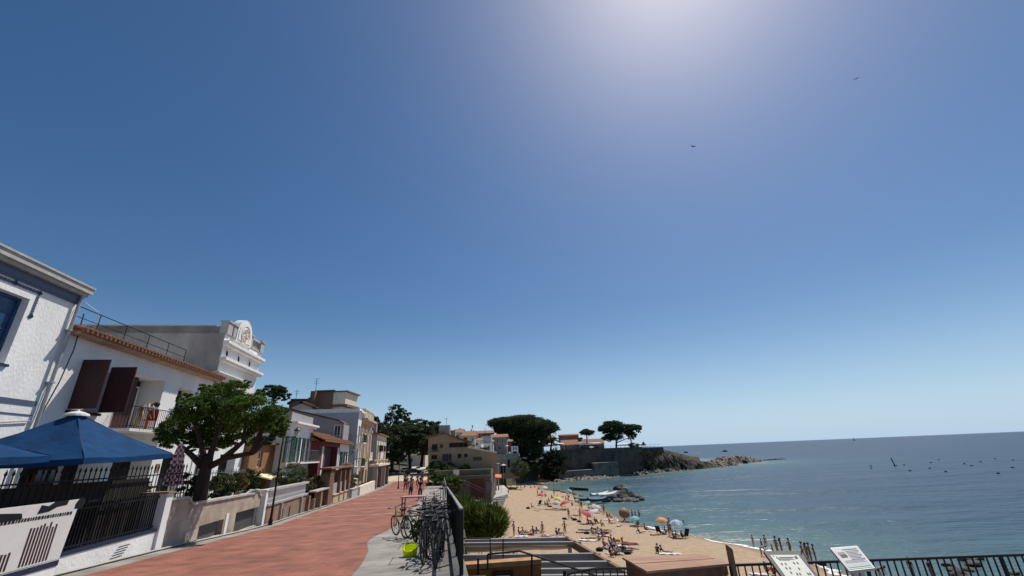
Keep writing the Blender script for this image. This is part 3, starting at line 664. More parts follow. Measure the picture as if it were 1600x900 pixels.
for yy in (y6a+.75,o6[0][1]+.12):
    mb = MB(); F6.box(mb,yy,yy+.5,zdb+.3,z6-.5,.004,.07); mb.build('pilaster', WFRAME, h)
F6.win(h,o6[0][0]+.2,o6[0][0]+1.6,zdb,z6-.7,o=-.4,fm=REDWALL,name='door')
F6.balcony(h,y6a+1.4,y6b-.2,zdb,.8,.9,slab=STONE,step=.16)
mb = MB(); F6.box(mb,y6a-.1,y6b+.1,zdb-1.3,zdb-1.1,.004,.12); mb.build('string_course', mat('brick_trim',(.3,.12,.08),.85,.2,8), h)
p00 = F6.p(y6a-.5,z6+.05,.55); p10 = F6.p(y6c+.2,z6+.05,.55); p01 = F6.p(y6a-.5,z6+.95,-1.6); p11 = F6.p(y6c+.2,z6+.95,-1.6)
mb = MB(); gable_tiles(mb,p00,p10,p01,p11,34,.11); q0_ = F6.p(y6a-.5,z6-.05,.5); mb.quad(p00,p10,F6.p(y6c+.2,z6-.06,.55),F6.p(y6a-.5,z6-.06,.55)); mb.quad(F6.p(y6a-.5,z6-.06,.55),F6.p(y6c+.2,z6-.06,.55),F6.p(y6c+.2,z6-.06,-3),F6.p(y6a-.5,z6-.06,-3))
r2 = [F6.p(y6a-.5,z6+.05,-3.2),F6.p(y6c+.2,z6+.05,-3.2)]; gable_tiles(mb,r2[0],r2[1],p01,p11,34,.11)
mb.poly([F6.p(y6a-.4,z6,-.0),F6.p(y6a-.4,z6,-2.6),F6.p(y6a-.4,z6+.8,-1.6)]); mb.build('roof', TILE_R, h)
side_x = F6.p(y6a,0,-1.6)
mb = MB(); F6.box(mb,y6a-.06,y6a-.01,z6-3.4,z6-.5,-2.55,-1.2); mb.build('roller_blind', LAV, h)

# ---- white house with blue-grey flank and green balcony
F7 = Fac(-11.6); y7a = F7.yz(556,700)[0]; y7b = F7.yz(562,700)[0]; y7b = max(y7b,y7a+2.8); z7 = F7.yz(557,642)[1]
print('H7',y7a,y7b,z7)
h = thing('tall_white_house','tall white house with blue grey flank wall and dark green balconies','house',F7.p(y7a,zp(y7a)))
zf = [7.9,10.9,13.9]
ops = [(y7a+.8,y7a+2.0,z_+.2,z_+2.4) for z_ in zf]
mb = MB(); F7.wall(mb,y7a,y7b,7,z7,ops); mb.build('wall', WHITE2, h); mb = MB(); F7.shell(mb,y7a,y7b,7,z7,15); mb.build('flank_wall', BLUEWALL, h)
for o in ops: F7.win(h,*o[:4],fm=GREENW)
for z_ in zf[1:]: F7.balcony(h,y7a+.2,y7b-.2,z_+.15,.9,1.0,m=GREENW,slab=WHITE2,step=.2,r=.02)
mb = MB(); F7.box(mb,y7a-.15,y7b+.1,z7,z7+.2,-15,.4); F7.box(mb,y7a,y7b,z7+.2,z7+.5,-14,.1); mb.build('cornice', WHITE2, h)
q = F7.p(y7a-.06,0,-2.4)
for o_ in (-2.0,-6.5):
    mb = MB(); F7.box(mb,y7a-.08,y7a-.01,z7-3.4,z7-1.3,o_-1.2,o_); mb.build('window', GREENW, h)
mb = MB(); F7.box(mb,y7a-.9,y7a-.0,z7-4.0,z7-3.88,-4.2,-.6); 
for k in range(14): p = F7.p(y7a-.88,z7-3.88,-.6-3.6*k/13); mb.tube([p,p+Vector((0,0,.95))],.02,4)
mb.tube([F7.p(y7a-.88,z7-2.93,-.6),F7.p(y7a-.88,z7-2.93,-4.2)],.03,4); mb.build('side_balcony', IRON, h)
mb = MB(); a = F7.p(y7a-.1,0,-4.9); mb.tube([Vector((a.x,a.y,8)),Vector((a.x,a.y,z7-.4))],.09,6); a = F7.p(y7a-.1,0,-4.3); mb.tube([Vector((a.x,a.y,8)),Vector((a.x,a.y,z7-1.2))],.09,6); mb.build('downpipe', WFRAME, h)

# ---- ornate tan house with parapet
F8 = Fac(-11.6); y8a = y7b+.05; y8b = F8.yz(577,700)[0]; y8b = max(y8b,y8a+6); z8 = F8.yz(577,671)[1]+.9
print('H8',y8a,y8b,z8)
h = thing('ornate_sandstone_house','ornate sandstone coloured house with arched bays and cream roof parapet','house',F8.p(y8a,zp(y8a)))
n = 3; st = (y8b-y8a)/n; ops = []
for k in range(n): c = y8a+(k+.5)*st; ops += [(c-.55,c+.55,z8-5.2,z8-2.3,.4),(c-.6,c+.6,7.9,10.4,.5)]
mb = MB(); F8.wall(mb,y8a,y8b,6.9,z8,ops); F8.shell(mb,y8a,y8b,6.9,z8,12); mb.build('wall', SANDST, h)
for o in ops: F8.win(h,*o[:4],o=-.3,fm=mat('brown_joinery',(.12,.06,.03),.6,.2,5))
for k in range(n+1):
    c = y8a+k*st; mb = MB(); F8.box(mb,c-.16,c+.16,z8-5.6,z8-1.1,.004,.2); F8.box(mb,c-.24,c+.24,z8-1.4,z8-1.0,.2,.32); mb.build('pilaster', CREAM, h)
for k in range(n): 
    c = y8a+(k+.5)*st; mb = MB(); mb.tube([F8.p(c+.75*math.cos(t),z8-2.1+.75*math.sin(t),.1) for t in np.linspace(0,math.pi,10)],.09,5); mb.build('arch_moulding', CREAM, h)
mb = MB(); F8.box(mb,y8a-.1,y8b+.2,z8,z8+.3,-.5,.85); F8.box(mb,y8a-.05,y8b+.1,z8-.5,z8,.004,.45); mb.build('cornice', mat('sand_cornice',(.50,.36,.25),.85,.15,3), h)
mb = MB(); F8.box(mb,y8a,y8b,z8+.3,z8+1.5,-.3,.3)
for k in range(7): yy = y8a+.4+k*(y8b-y8a-.8)/6; F8.box(mb,yy-.12,yy+.12,z8+.4,z8+1.5,.3,.4)
F8.box(mb,y8a-.1,y8b+.1,z8+1.5,z8+1.65,-.35,.42); mb.build('parapet', CREAM, h)
F8.balcony(h,y8a+st*.9,y8a+st*2.1,z8-5.3,1.0,.95,m=CREAM,slab=CREAM,step=.3,r=.07)
# ---- grey-white house with two chimneys
F9 = Fac(-11.6); y9a = F9.yz(590,680)[0]; y9b = F9.yz(603,700)[0]; z9 = F9.yz(603,683)[1]
print('H9',y9a,y9b,z9)
h = thing('pale_chimney_house','pale grey house with two chimneys and dark balconies at the end of the row','house',F9.p(y9a,zp(y9a)))
n = 4; st = (y9b-y9a)/n; ops = []
for k in range(n):
    c = y9a+(k+.5)*st; ops += [(c-.5,c+.5,13.2,15.3),(c-.5,c+.5,9.8,12.0),(c-.6,c+.6,7.6,9.4)]
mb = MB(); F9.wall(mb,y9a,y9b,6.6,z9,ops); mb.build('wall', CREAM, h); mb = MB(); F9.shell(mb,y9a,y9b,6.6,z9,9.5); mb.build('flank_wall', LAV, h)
for o in ops: F9.win(h,*o[:4],fm=mat('grey_green_joinery',(.12,.14,.12),.6,.2,5))
for k in (0,1,3): c = y9a+(k+.5)*st; F9.balcony(h,c-1.1,c+1.1,13.1,.8,1.0,step=.12,r=.03); F9.balcony(h,c-1.1,c+1.1,9.7,.8,1.0,step=.12,r=.03)
a = F9.p(y9a-.06,0,-2.5)
for o_ in (-2.2,-6): 
    for z_ in (13.2,9.8): mb = MB(); F9.box(mb,y9a-.07,y9a-.01,z_,z_+2.0,o_-1.1,o_); mb.build('window', GLASS, h)
mb = MB(); F9.box(mb,y9a-.3,y9b+.3,z9,z9+.2,-9.8,.45)
mb.hexa([F9.p(y9a-.3,z9+.2,.45),F9.p(y9b+.3,z9+.2,.45),F9.p(y9b+.3,z9+.2,-9.8),F9.p(y9a-.3,z9+.2,-9.8),F9.p(y9a-.3,z9+1.5,-4.4),F9.p(y9b+.3,z9+1.5,-4.4),F9.p(y9b+.3,z9+1.5,-4.8),F9.p(y9a-.3,z9+1.5,-4.8)]); mb.build('roof', TILE_R, h)
for c,o_ in ((y9a+.8,-1.4),(y9a+st*1.9,-1.2)):
    mb = MB(); F9.box(mb,c,c+1.2,z9+.3,z9+2.4,o_-1.2,o_); F9.box(mb,c-.1,c+1.3,z9+2.4,z9+2.55,o_-1.3,o_+.1); mb.build('chimney', LAV, h)

# ---- brown tower house and roofs behind the row
yt = 75.
def slab_px(name, label, cat, pts_px, y, depth, m, zb=7.0, dx=-S, tm=None):
    """vertical front polygon traced at distance y with real depth behind it"""
    h = thing(name,label,cat,(aty(pts_px[0][0],pts_px[0][1],y).x,y,zb)); P = [aty(a,b,y) for a,b in pts_px]
    fr = [Vector((P[0].x,y,zb)),Vector((P[-1].x,y,zb))]+list(reversed(P)); mb = MB(); mb.poly(fr); off = Vector((dx*depth,depth,0)); mb.poly([v+off for v in reversed(fr)])
    for a,b in zip(fr,fr[1:]+fr[:1]): mb.quad(a,a+off,b+off,b)
    mb.build('wall',m,h)
    if tm:
        mb = MB()
        for a,b in zip(P,P[1:]): 
            e = Vector((.3,0,0)); mb.hexa([a-e+Vector((0,-.3,.02)),b+e+Vector((0,-.3,.02)),b+e+off+Vector((0,0,.02)),a-e+off+Vector((0,0,.02)),a-e+Vector((0,-.3,.3)),b+e+Vector((0,-.3,.3)),b+e+off+Vector((0,0,.3)),a-e+off+Vector((0,0,.3))])
        mb.build('roof',tm,h)
    return h
h = slab_px('brown_tower_house','brown tower house with square loggia rising above the white houses','house',[(496,613),(521,612)],yt,7,BROWNW,tm=mat('dark_tile2',(.10,.06,.05),.85,.3,6))
a = aty(521,612,yt); zt_ = a.z
mb = MB(); mb.box(a.x-.1,a.x+2.6*.0+2.2,yt+.2,yt+6,zt_-2.2,zt_-.1); mb.box(a.x-.1,a.x+1.7,yt+.5,yt+6,7.5,zt_-2.6); mb.build('loggia', CREAM, h)
mb = MB(); mb.box(a.x-.1,a.x+2.6,yt+.0,yt+6.2,zt_-2.6,zt_-2.2); mb.box(a.x-.3,a.x+2.6,yt-.1,yt+6.2,zt_-.1,zt_+.12); mb.build('loggia_floor', BROWNW, h)
for dx_ in (.35,1.1,1.75): mb = MB(); mb.box(a.x+dx_,a.x+dx_+.35,yt+.44,yt+.5,zt_-6.0,zt_-4); mb.build('window', GLASS, h)
for pts in ([(489,612),(496,610)],[(485,622),(489,621)]):
    mb = MB(); p,q = aty(*pts[0],yt-.5),aty(*pts[1],yt-.5); mb.box(p.x,q.x,yt-1.3,yt-.02,8,p.z); mb.build('chimney', BROWNW, h)
mb = MB(); p = aty(493,611,yt-.6); mb.tube([p,p+Vector((0,0,2.2))],.04,4); 
for dz in (1.3,1.7,2.1): mb.tube([p+Vector((-.5,0,dz)),p+Vector((.5,0,dz))],.025,4)
mb.build('antenna', IRON, h)
h = slab_px('brown_roofed_house','low brown house with dark roof left of the brown tower','house',[(452,632),(458,626),(488,626)],76,8,BROWNW,tm=MATS['dark_tile2'])
mb = MB(); p = aty(462,626,76); mb.tube([p,p+Vector((0,0,2.0))],.04,4); mb.tube([p+Vector((-.6,0,1.7)),p+Vector((.6,0,1.5))],.03,4); mb.tube([p+Vector((-.4,0,1.3)),p+Vector((.4,0,1.2))],.03,4); mb.build('antenna', IRON, h)
h = slab_px('small_grey_house','small grey gabled house with one dark window below the brown tower','house',[(456,636),(472,630),(492,639),(500,642)],66,6,LAV,tm=MATS['dark_tile2'])
side_win(h,487,640,492,645,65.98,m=DKWOOD,bars=0)
h = slab_px('brick_chimney_house','brown house with tiled roof and brick chimney right of the tower','house',[(520,636),(540,634)],85,6,BROWNW,tm=TILE_R)
mb = MB(); p,q = aty(537,627,84),aty(541,627,84); mb.box(p.x,q.x,84,84.9,10,p.z); mb.box(p.x-.05,q.x+.05,83.95,84.95,p.z,p.z+.4); mb.build('chimney', mat('brick_chimney',(.2,.09,.06),.85,.2,6), h)

# ================================================================== GARDEN WALLS, FENCES, TERRACES
FW = Fac(-9.75)
def terrace(y0,y1,z,m=CONC,X1=-13.95): 
    mb = MB(); A_ = lambda X,y,z_: Vector((X-S*y,y,z_))
    mb.hexa([A_(-9.95,y0,z-1.6),A_(-9.95,y1,z-1.6),A_(X1,y1,z-1.6),A_(X1,y0,z-1.6),A_(-9.95,y0,z),A_(-9.95,y1,z),A_(X1,y1,z),A_(X1,y0,z)]); return struct('terrace_floor',mb,m)
terrace(6,16.6,9.95); terrace(16.62,25.2,10.0); terrace(25.22,34,9.3); terrace(34.02,60,8.6,X1=-11.0); 
yp = FW.yz(265,780)[0]
# white plinth wall with iron fence
h = thing('iron_fence','black iron bar fence on a white plinth wall in front of the blue parasol terrace','fence',FW.p(12.5,zp(12.5)))
ya,yb = 10.9, yp-.35
mb = MB(); z0a,z1a = zp(ya)-.2, zp(yb)-.2; zt_ = lambda y: 10.02-.0*(y)
mb.hexa([FW.p(ya,z0a,0),FW.p(yb,z1a,0),FW.p(yb,z1a,-.3),FW.p(ya,z0a,-.3),FW.p(ya,9.95,0),FW.p(yb,9.95,0),FW.p(yb,9.95,-.3),FW.p(ya,9.95,-.3)]); mb.build('plinth', WHITE, h)
mb = MB(); FW.box(mb,ya,yb,9.955,10.03,-.32,.02); mb.build('coping', NAVY, h)
mb = MB()
for k in range(5): FW.box(mb,14.45+.06*k-.2,14.95+.06*k-.2,9.52+.065*k,9.54+.065*k,.002,.006)
mb.build('vent_slots', IRON, h)
mb = MB(); k = ya+.05
while k < yb: mb.box(0,0,0,0,0,0) if False else FW.box(mb,k,k+.03,10.06,11.12,-.17,-.14); k += .115
FW.box(mb,ya,yb,10.10,10.14,-.18,-.13); FW.box(mb,ya,yb,11.0,11.04,-.18,-.13); mb.build('bars', IRON, h)
# second fence behind with spear heads
h = thing('spear_fence','taller dark spear topped railing behind the iron bar fence, under the blue parasol','fence',FW.p(12,9.95,-.7)); mb = MB(); k = 9.0
while k < 18.5: 
    FW.box(mb,k,k+.025,9.96,11.92,-.62,-.6); p = FW.p(k+.012,11.92,-.61); mb.lathe([(.012,0),(.035,.05),(.004,.16)],p,5); k += .2
mb.build('bars', IRON, h); mb = MB(); FW.box(mb,9.0,18.5,11.72,11.76,-.63,-.59); FW.box(mb,9.0,18.5,11.0,11.03,-.63,-.59); mb.build('rail', IRON, h)
mb = MB(); FW.box(mb,9.0,16.4,9.96,11.66,-.75,-.72); mb.build('shade_backing', mat('dark_shade_backing',(.03,.025,.02),.8,.3,3), h)  # dark sheet: the shade under the parasols is put into its colour
# printed banner board at the left
h = thing('banner_board','white banner board with black silhouettes hung on the fence, at the lower left corner','sign',FW.p(11,zp(11)))
FB = Fac(-9.35); bb = [FB.p(*FB.yz(0,815)[:1],FB.yz(0,815)[1]) , 0]
yB0 = 8.6; yB1 = FB.yz(122,783)[0]; zB1 = FB.yz(122,780)[1]; zB0 = 9.2
mb = MB(); 
mb.hexa([FB.p(yB0,zp(yB0)-.1,.06),FB.p(yB1-.15,zp(yB1)-.1,.06),FB.p(yB1-.15,zp(yB1)-.1,0),FB.p(yB0,zp(yB0)-.1,0),FB.p(yB0,10.0,.06),FB.p(yB1-.15,10.0,.06),FB.p(yB1-.15,10.0,0),FB.p(yB0,10.0,0)])
mb.build('lower_panel', WHITE2, h)
mb = MB(); mb.hexa([FB.p(yB0,10.02,.05),FB.p(yB1-.12,10.02,.05),FB.p(yB1-.12,10.02,.01),FB.p(yB0,10.02,.01),FB.p(yB0,zB1,.05),FB.p(yB1,zB1,.05),FB.p(yB1,zB1,.01),FB.p(yB0,zB1,.01)]); mb.build('banner', WCANV, h)
mb = MB(); FB.box(mb,yB0,yB1-.14,9.88,10.0,.062,.075); mb.build('navy_stripe', NAVY, h)
mb = MB(); rn = random.Random(5)
def silh(pts): mb.poly([FB.p(a,b,.056) for a,b in pts])
y = yB0+.2
silh([(8.9,11.02),(9.1,11.18),(9.7,11.22),(10.3,11.16),(10.35,11.05)]); silh([(10.7,11.1),(10.75,11.28),(10.95,11.24),(11.1,11.32),(11.5,11.32),(11.48,11.22),(11.2,11.2),(11.0,11.12)])
silh([(11.75,11.1),(11.74,11.2),(11.8,11.3),(11.9,11.36),(12.02,11.3),(12.06,11.2),(11.98,11.14),(12.0,11.1)])
y = 9.3
while y < 11.7: wd = rn.uniform(.03,.07); silh([(y,10.98),(y+wd,10.98),(y+wd,11.05),(y,11.05)]); y += wd+.025
for k in range(6): silh([(12.15+.06*k,11.2),(12.19+.06*k,11.2),(12.19+.06*k,11.26),(12.15+.06*k,11.26)])
mb.build('printed_silhouettes', IRON, h)
mb = MB(); y = yB0+.1
while y < yB1-.5:
    if not (10.35 < y < 10.6): hh = .42+.12*math.sin(y*3)+rn.uniform(-.05,.05)+.25*(y>10.5); FB.box(mb,y,y+.045,10.06,10.06+hh,.051,.056)
    y += .085
mb.build('upright_dark_bars', DKWOOD, h)  # thin dark upright bars of uneven height on the banner face
# white pier with flower box
h = thing('white_pier','square white painted pier at the end of the iron fence, beside the stone clad wall','pier',FW.p(yp-.2,zp(yp)))
mb = MB(); FW.box(mb,yp-.34,yp+.02,zp(yp)-.3,11.12,-1.0,.08); mb.build('pier', WHITE2, h); mb = MB(); FW.box(mb,yp-.4,yp+.06,11.12,11.18,-1.05,.14); mb.build('cap', mat('terracotta_cap',(.30,.17,.12),.8,.2,6), h)
h = thing('flower_box','long planter of orange flowers on top of the white pier','planter',FW.p(yp-.3,11.18,-1.2)); mb = MB(); FW.box(mb,yp-1.1,yp+.9,11.0,11.2,-1.7,-1.15); mb.build('trough', CONC, h)
q = FW.p(yp-.1,11.4,-1.4); link_mesh(leaf_mesh('flowers',[(q.x,q.y,q.z,.45,1.1,.22)],2600,.035,FLOW,.3),'flowers',h)
# stone-clad low wall with coping and basement grilles
SLAB = brick_mat('stone_cladding',(.50,.42,.33),(.42,.35,.28),(.36,.30,.24), .62,.42, ms=.006, swap='y')
h = thing('stone_clad_wall','low garden wall clad in beige stone slabs with two dark basement openings','garden wall',FW.p(20,zp(20)))
ye = FW.yz(405,780)[0]; 
def wtop(y): return float(np.interp(y,[yp,yp+1.15,yp+1.6,ye-.8,ye-.35,ye],[10.86,10.84,10.56,10.5,10.64,10.34]))
gr = [(FW.yz(300,838)[0],FW.yz(348,830)[0]-.1,9.3,9.98,.35),(FW.yz(365,825)[0],FW.yz(404,820)[0]-.25,8.95,9.83,.35)]
gr[0] = (gr[0][0]+.4,gr[0][1],9.12,9.72,.35)
ys = sorted({yp+.03,yp+1.15,yp+1.6,ye-.8,ye-.35,ye,*[g[0] for g in gr],*[g[1] for g in gr]})
mb = MB(); cp = MB()
for a,b in zip(ys,ys[1:]):
    m_ = (a+b)/2; g = [q for q in gr if q[0]<m_<q[1]]
    za,zb_ = wtop(a+1e-4),wtop(b-1e-4)
    if g:
        g = g[0]; mb.hexa([FW.p(a,g[3],0),FW.p(b,g[3],0),FW.p(b,g[3],-.35),FW.p(a,g[3],-.35),FW.p(a,za,0),FW.p(b,zb_,0),FW.p(b,zb_,-.35),FW.p(a,za,-.35)])
        mb.hexa([FW.p(a,zp(a)-.3,0),FW.p(b,zp(b)-.3,0),FW.p(b,zp(b)-.3,-.35),FW.p(a,zp(a)-.3,-.35),FW.p(a,g[2],0),FW.p(b,g[2],0),FW.p(b,g[2],-.35),FW.p(a,g[2],-.35)])
    else: mb.hexa([FW.p(a,zp(a)-.3,0),FW.p(b,zp(b)-.3,0),FW.p(b,zp(b)-.3,-.35),FW.p(a,zp(a)-.3,-.35),FW.p(a,za,0),FW.p(b,zb_,0),FW.p(b,zb_,-.35),FW.p(a,za,-.35)])
    cp.hexa([FW.p(a,za+.004,.06),FW.p(b,zb_+.004,.06),FW.p(b,zb_+.004,-.4),FW.p(a,za+.004,-.4),FW.p(a,za+.08,.06),FW.p(b,zb_+.08,.06),FW.p(b,zb_+.08,-.4),FW.p(a,za+.08,-.4)])
mb.build('wall', SLAB, h); cp.build('coping', STONE, h)
for g in gr:
    mb = MB(); FW.box(mb,g[0]+.01,g[1]-.01,g[2]+.01,g[3]-.01,-.33,-.3); gg = mb.build('basement_grille', DARKIN, h); mb = MB(); y = g[0]+.06
    while y < g[1]-.02: FW.box(mb,y,y+.02,g[2]+.01,g[3]-.01,-.2,-.18); y += .1
    mb.build('grille_bars', IRON, gg)
mb = MB(); q = gr[0][1]; FW.box(mb,q+.15,q+.4,zp(q)-.2,9.9,.003,.02); mb.build('plaster_patch', WHITE2, h)
# second white pier at the gate
h = thing('gate_pier','tall white gate pier next to the black lamp post','pier',FW.p(ye+.6,zp(ye)))
mb = MB(); FW.box(mb,ye+.55,ye+.85,zp(ye)-.3,10.55,-1.2,.12); FW.box(mb,ye+.5,ye+.9,10.55,10.62,-1.25,.16); mb.build('pier', WHITE2, h)
# brick wall with white balustrade
FBR = Fac(-9.6); yc0 = ye+.9; yc1 = FBR.yz(478,790)[0]
BRK = brick_mat('brick',(.30,.15,.09),(.22,.105,.065),(.38,.30,.24), .25,.075, ms=.012, swap='y')
h = thing('balustrade_wall','brick garden wall topped with a pale grey baluster parapet','garden wall',FBR.p(yc0,zp(yc0)))
mb = MB(); zt_ = 9.75; mb.hexa([FBR.p(yc0,zp(yc0)-.3,0),FBR.p(yc1,zp(yc1)-.3,0),FBR.p(yc1,zp(yc1)-.3,-.35),FBR.p(yc0,zp(yc0)-.3,-.35),FBR.p(yc0,zt_,0),FBR.p(yc1,zt_,0),FBR.p(yc1,zt_,-.35),FBR.p(yc0,zt_,-.35)]); mb.build('wall', BRK, h)
mb = MB(); FBR.box(mb,yc0,yc1,zt_+.003,zt_+.12,-.4,.06); mb.build('ledge', CONC, h); mb = MB(); FBR.box(mb,yc0,yc1,zt_+.75,zt_+.87,-.36,.04); mb.build('handrail', STONE, h)
n = int((yc1-yc0)/.22)
for k in range(n):
    mb = MB(); q = FBR.p(yc0+.12+k*.22,0,-.15); q.z=0; mb.lathe([(.05,zt_+.12),(.07,zt_+.3),(.035,zt_+.55),(.05,zt_+.75)],q,7); mb.build('baluster', WFRAME, h)
for (a,b) in ((.35,.75),(.52,.78)):
    mb = MB(); y = yc0+a*(yc1-yc0); FBR.box(mb,y,y+.9 if a<.5 else y+1.8,zp(y)-.1,zt_-.35,.004,.05); mb.build('wooden_hatch', mat('grey_old_wood',(.22,.17,.12),.85,.25,4,.2,20,stretch=(5,5,.6)), h)
for a in (.28,.8): mb = MB(); y = yc0+a*(yc1-yc0); FBR.box(mb,y,y+.12,zp(y)-.2,zt_,.004,.12); mb.build('buttress', CONC, h)
# hatched brick gateway with arched caps
FG = Fac(-9.4); g0 = FG.yz(482,790)[0]; g1 = FG.yz(546,770)[0]; ztg = FG.yz(520,733)[1]
h = thing('brick_gateway','tall brick gateway with rounded pillars and a wooden lintel in front of the red house','gateway',FG.p(g0,zp(g0)))
print('gate',g0,g1,ztg)
def pillar(y, wd, top, m=BRK, arch=False):
    mb = MB(); 
    if arch: arch_slab(FG,mb,y,y+wd,zp(y)-.3,top-wd/2,-.8,0)
    else: FG.box(mb,y,y+wd,zp(y)-.3,top,-.5,0)
    return mb.build('brick_pillar', m, h)
L_ = g1-g0
DBRK = brick_mat('brown_brick',(.22,.11,.07),(.15,.075,.05),(.28,.2,.15), .25,.075, ms=.012, swap='y')
pillar(g0,.35,ztg-1.6); pillar(g0+L_*.1,.3,ztg-1.9); pillar(g0+L_*.22,.5,ztg-1.4)
pillar(g0+L_*.38,1.5,ztg,DBRK,True); pillar(g0+L_*.66,.35,ztg-.15,DBRK); pillar(g0+L_*.8,.35,ztg-.1,DBRK); pillar(g1-.9,.9,ztg+.4,DBRK,True)
mb = MB(); FG.box(mb,g0+L_*.36,g1+.1,ztg,ztg+.15,-.9,.12); mb.build('lintel', mat('rusty_timber',(.25,.13,.08),.85,.25,3), h)
for a,b in ((.52,.66),(.70,.8),(.84,.93)):
    mb = MB(); FG.box(mb,g0+L_*a,g0+L_*b,zp(g0)-.4,zp(g0)+.45,-.3,-.02); FG.box(mb,g0+L_*a,g0+L_*b,zp(g0)+.45,zp(g0)+.52,-.35,.05); mb.build('low_brick_panel', SANDST, h)
    mb = MB(); FG.box(mb,g0+L_*a+.02,g0+L_*b-.02,zp(g0)+.53,ztg-1.2,-.25,-.2); mb.build('mesh_panel', LAV, h)
mb = MB(); FG.box(mb,g0+L_*.1,g0+L_*.38,zp(g0)+1.15,zp(g0)+1.25,-.5,.05); mb.build('ledge', STONE, h)
# low walls after the gateway
FQ = Fac(-9.3)
h = thing('stone_planter_wall','low grey stone planter wall past the brick gateway','garden wall',FQ.p(g1+1,zp(g1)))
q0 = g1+.8; q1 = q0+3.2
mb = MB(); FQ.box(mb,q0,q1,zp(q0)-.4,zp(q0)+.75,-2.2,0); FQ.box(mb,q0-.05,q1+.05,zp(q0)+.75,zp(q0)+.85,-2.25,.05); mb.build('wall', STONE, h)
q = FQ.p((q0+q1)/2,zp(q0)+1.1,-1.1); link_mesh(leaf_mesh('plants',[(q.x,q.y,q.z,1,1.6,.4)],900,.07,OLIVE+BROWNL,.3),'plants',h)
h = thing('ramp_wall','beige low wall with white hoop handrail stepping down the street','garden wall',FQ.p(q1+1,zp(q1)))
mb = MB(); ra,rb = q1+1.5,q1+13; mb.hexa([FQ.p(ra,zp(ra)-.4,0),FQ.p(rb,zp(rb)-.4,0),FQ.p(rb,zp(rb)-.4,-.4),FQ.p(ra,zp(ra)-.4,-.4),FQ.p(ra,zp(ra)+.9,0),FQ.p(rb,zp(rb)+1.15,0),FQ.p(rb,zp(rb)+1.15,-.4),FQ.p(ra,zp(ra)+.9,-.4)]); mb.build('wall', CREAM, h)
mb = MB(); mb.tube([FQ.p(ra-.6,zp(ra)-.1,-.2),FQ.p(ra-.6,zp(ra)+1.2,-.2),FQ.p(ra-1.2,zp(ra)+1.75,-.2),FQ.p(ra-3.4,zp(ra)+1.9,-.2)],.06,6); mb.build('handrail', WFRAME, h)
# white wall with urn balustrade further on
h = thing('urn_terrace','pale gateway with small urns on a cornice at the far end of the garden walls','gateway',FQ.p(58,zp(58)))
u0,u1 = FQ.yz(588,760)[0], FQ.yz(606,755)[0]; zu = FQ.yz(600,724)[1]; print('urn',u0,u1,zu)
mb = MB(); FQ.box(mb,u0,u1,zu-.3,zu,-1.2,.15); mb.build('cornice', CREAM, h)
for k in range(4): 
    y = u0+(u1-u0-.5)*k/3; mb = MB(); FQ.box(mb,y,y+.5,zp(y)-.4,zu-.3,-.6,0); mb.build('column', LAV if k%2==0 else BROWNW, h)
    mb = MB(); mb.lathe([(.12,0),(.1,.12),(.25,.35),(.28,.5),(.1,.62)],FQ.p(y+.25,zu,-.4),8); mb.build('urn', SANDST, h)
h = thing('far_garden_hedge','low flowering hedge growing behind the beige ramp wall','hedge',FQ.p(45,zp(45),-2)); q = [FQ.p(y,zp(y)+1.5,-1.8) for y in range(36,60,3)]
link_mesh(leaf_mesh('foliage',[(p.x,p.y,p.z,1.2,1.9,.8) for p in q],250,.12,OLIVE+BROWNL,.35),'foliage',h)

# ================================================================== PARASOLS, LAMPS, FIRST TREE
def parasol(C, corners, zt, zc, label, group):
    h = thing('parasol',label,'parasol',(C[0],C[1],9.95),0,group); mb = MB(); mb.tube([(C[0],C[1],9.96),(C[0],C[1],zt)],.035,8); mb.build('pole', WFRAME, h)
    mb = MB(); n = 10; m_ = 8; A = Vector((C[0],C[1],zt)); cs = [Vector((a,b,c)) for a,b,c in corners]
    for k in range(4):
        P,Q = cs[k],cs[(k+1)%4]; i = len(mb.v)
        for r in range(n+1):
            t = r/n
            for s_ in range(m_+1):
                e = P.lerp(Q,s_/m_); q = A.lerp(e,t); q.z -= .10*math.sin(math.pi*t)*(1-.35*abs(2*s_/m_-1)) + .03*t*math.sin(math.pi*s_/m_); q.z += .012*math.sin(9*t+5*s_); mb.v.append(tuple(q))
        for r in range(n):
            for s_ in range(m_): a = i+r*(m_+1)+s_; mb.f.append((a,a+1,a+m_+2,a+m_+1))
        # valance
        i = len(mb.v)
        for s_ in range(m_+1):
            e = P.lerp(Q,s_/m_); e.z -= .03*math.sin(math.pi*s_/m_); mb.v.append(tuple(e)); mb.v.append((e.x,e.y,e.z-.14+.01*math.sin(7*s_)))
        for s_ in range(m_): a = i+2*s_; mb.f.append((a,a+2,a+3,a+1))
    mb.build('canopy', CANVAS, h, False)
    mb = MB()
    for c in cs: mb.tube([A-Vector((0,0,.14)),c-Vector((0,0,.04))],.016,5)
    mb.build('ribs', DKWOOD, h); mb = MB(); mb.lathe([(.30,-.09),(.28,-.03),(.14,.03),(.05,.05),(.03,.1)],A,14); mb.build('vent_cap', WCANV, h); return h
parasol((-13.15,12.85),[(-11.0,11.3,12.28),(-11.65,15.0,12.42),(-15.3,14.4,12.42),(-14.7,10.7,12.28)],13.6,12.3,'large blue square parasol with its peak in full view over the terrace','blue terrace parasols')
dx_,dy_ = .30,-4.1
parasol((-13.15+dx_,12.85+dy_),[(-11.0+dx_,11.3+dy_,12.28),(-11.5+dx_,14.75+dy_,12.36),(-15.3+dx_,14.4+dy_,12.36),(-14.7+dx_,10.7+dy_,12.28)],13.25,12.3,'second blue parasol, cut off by the left edge of the picture','blue terrace parasols')
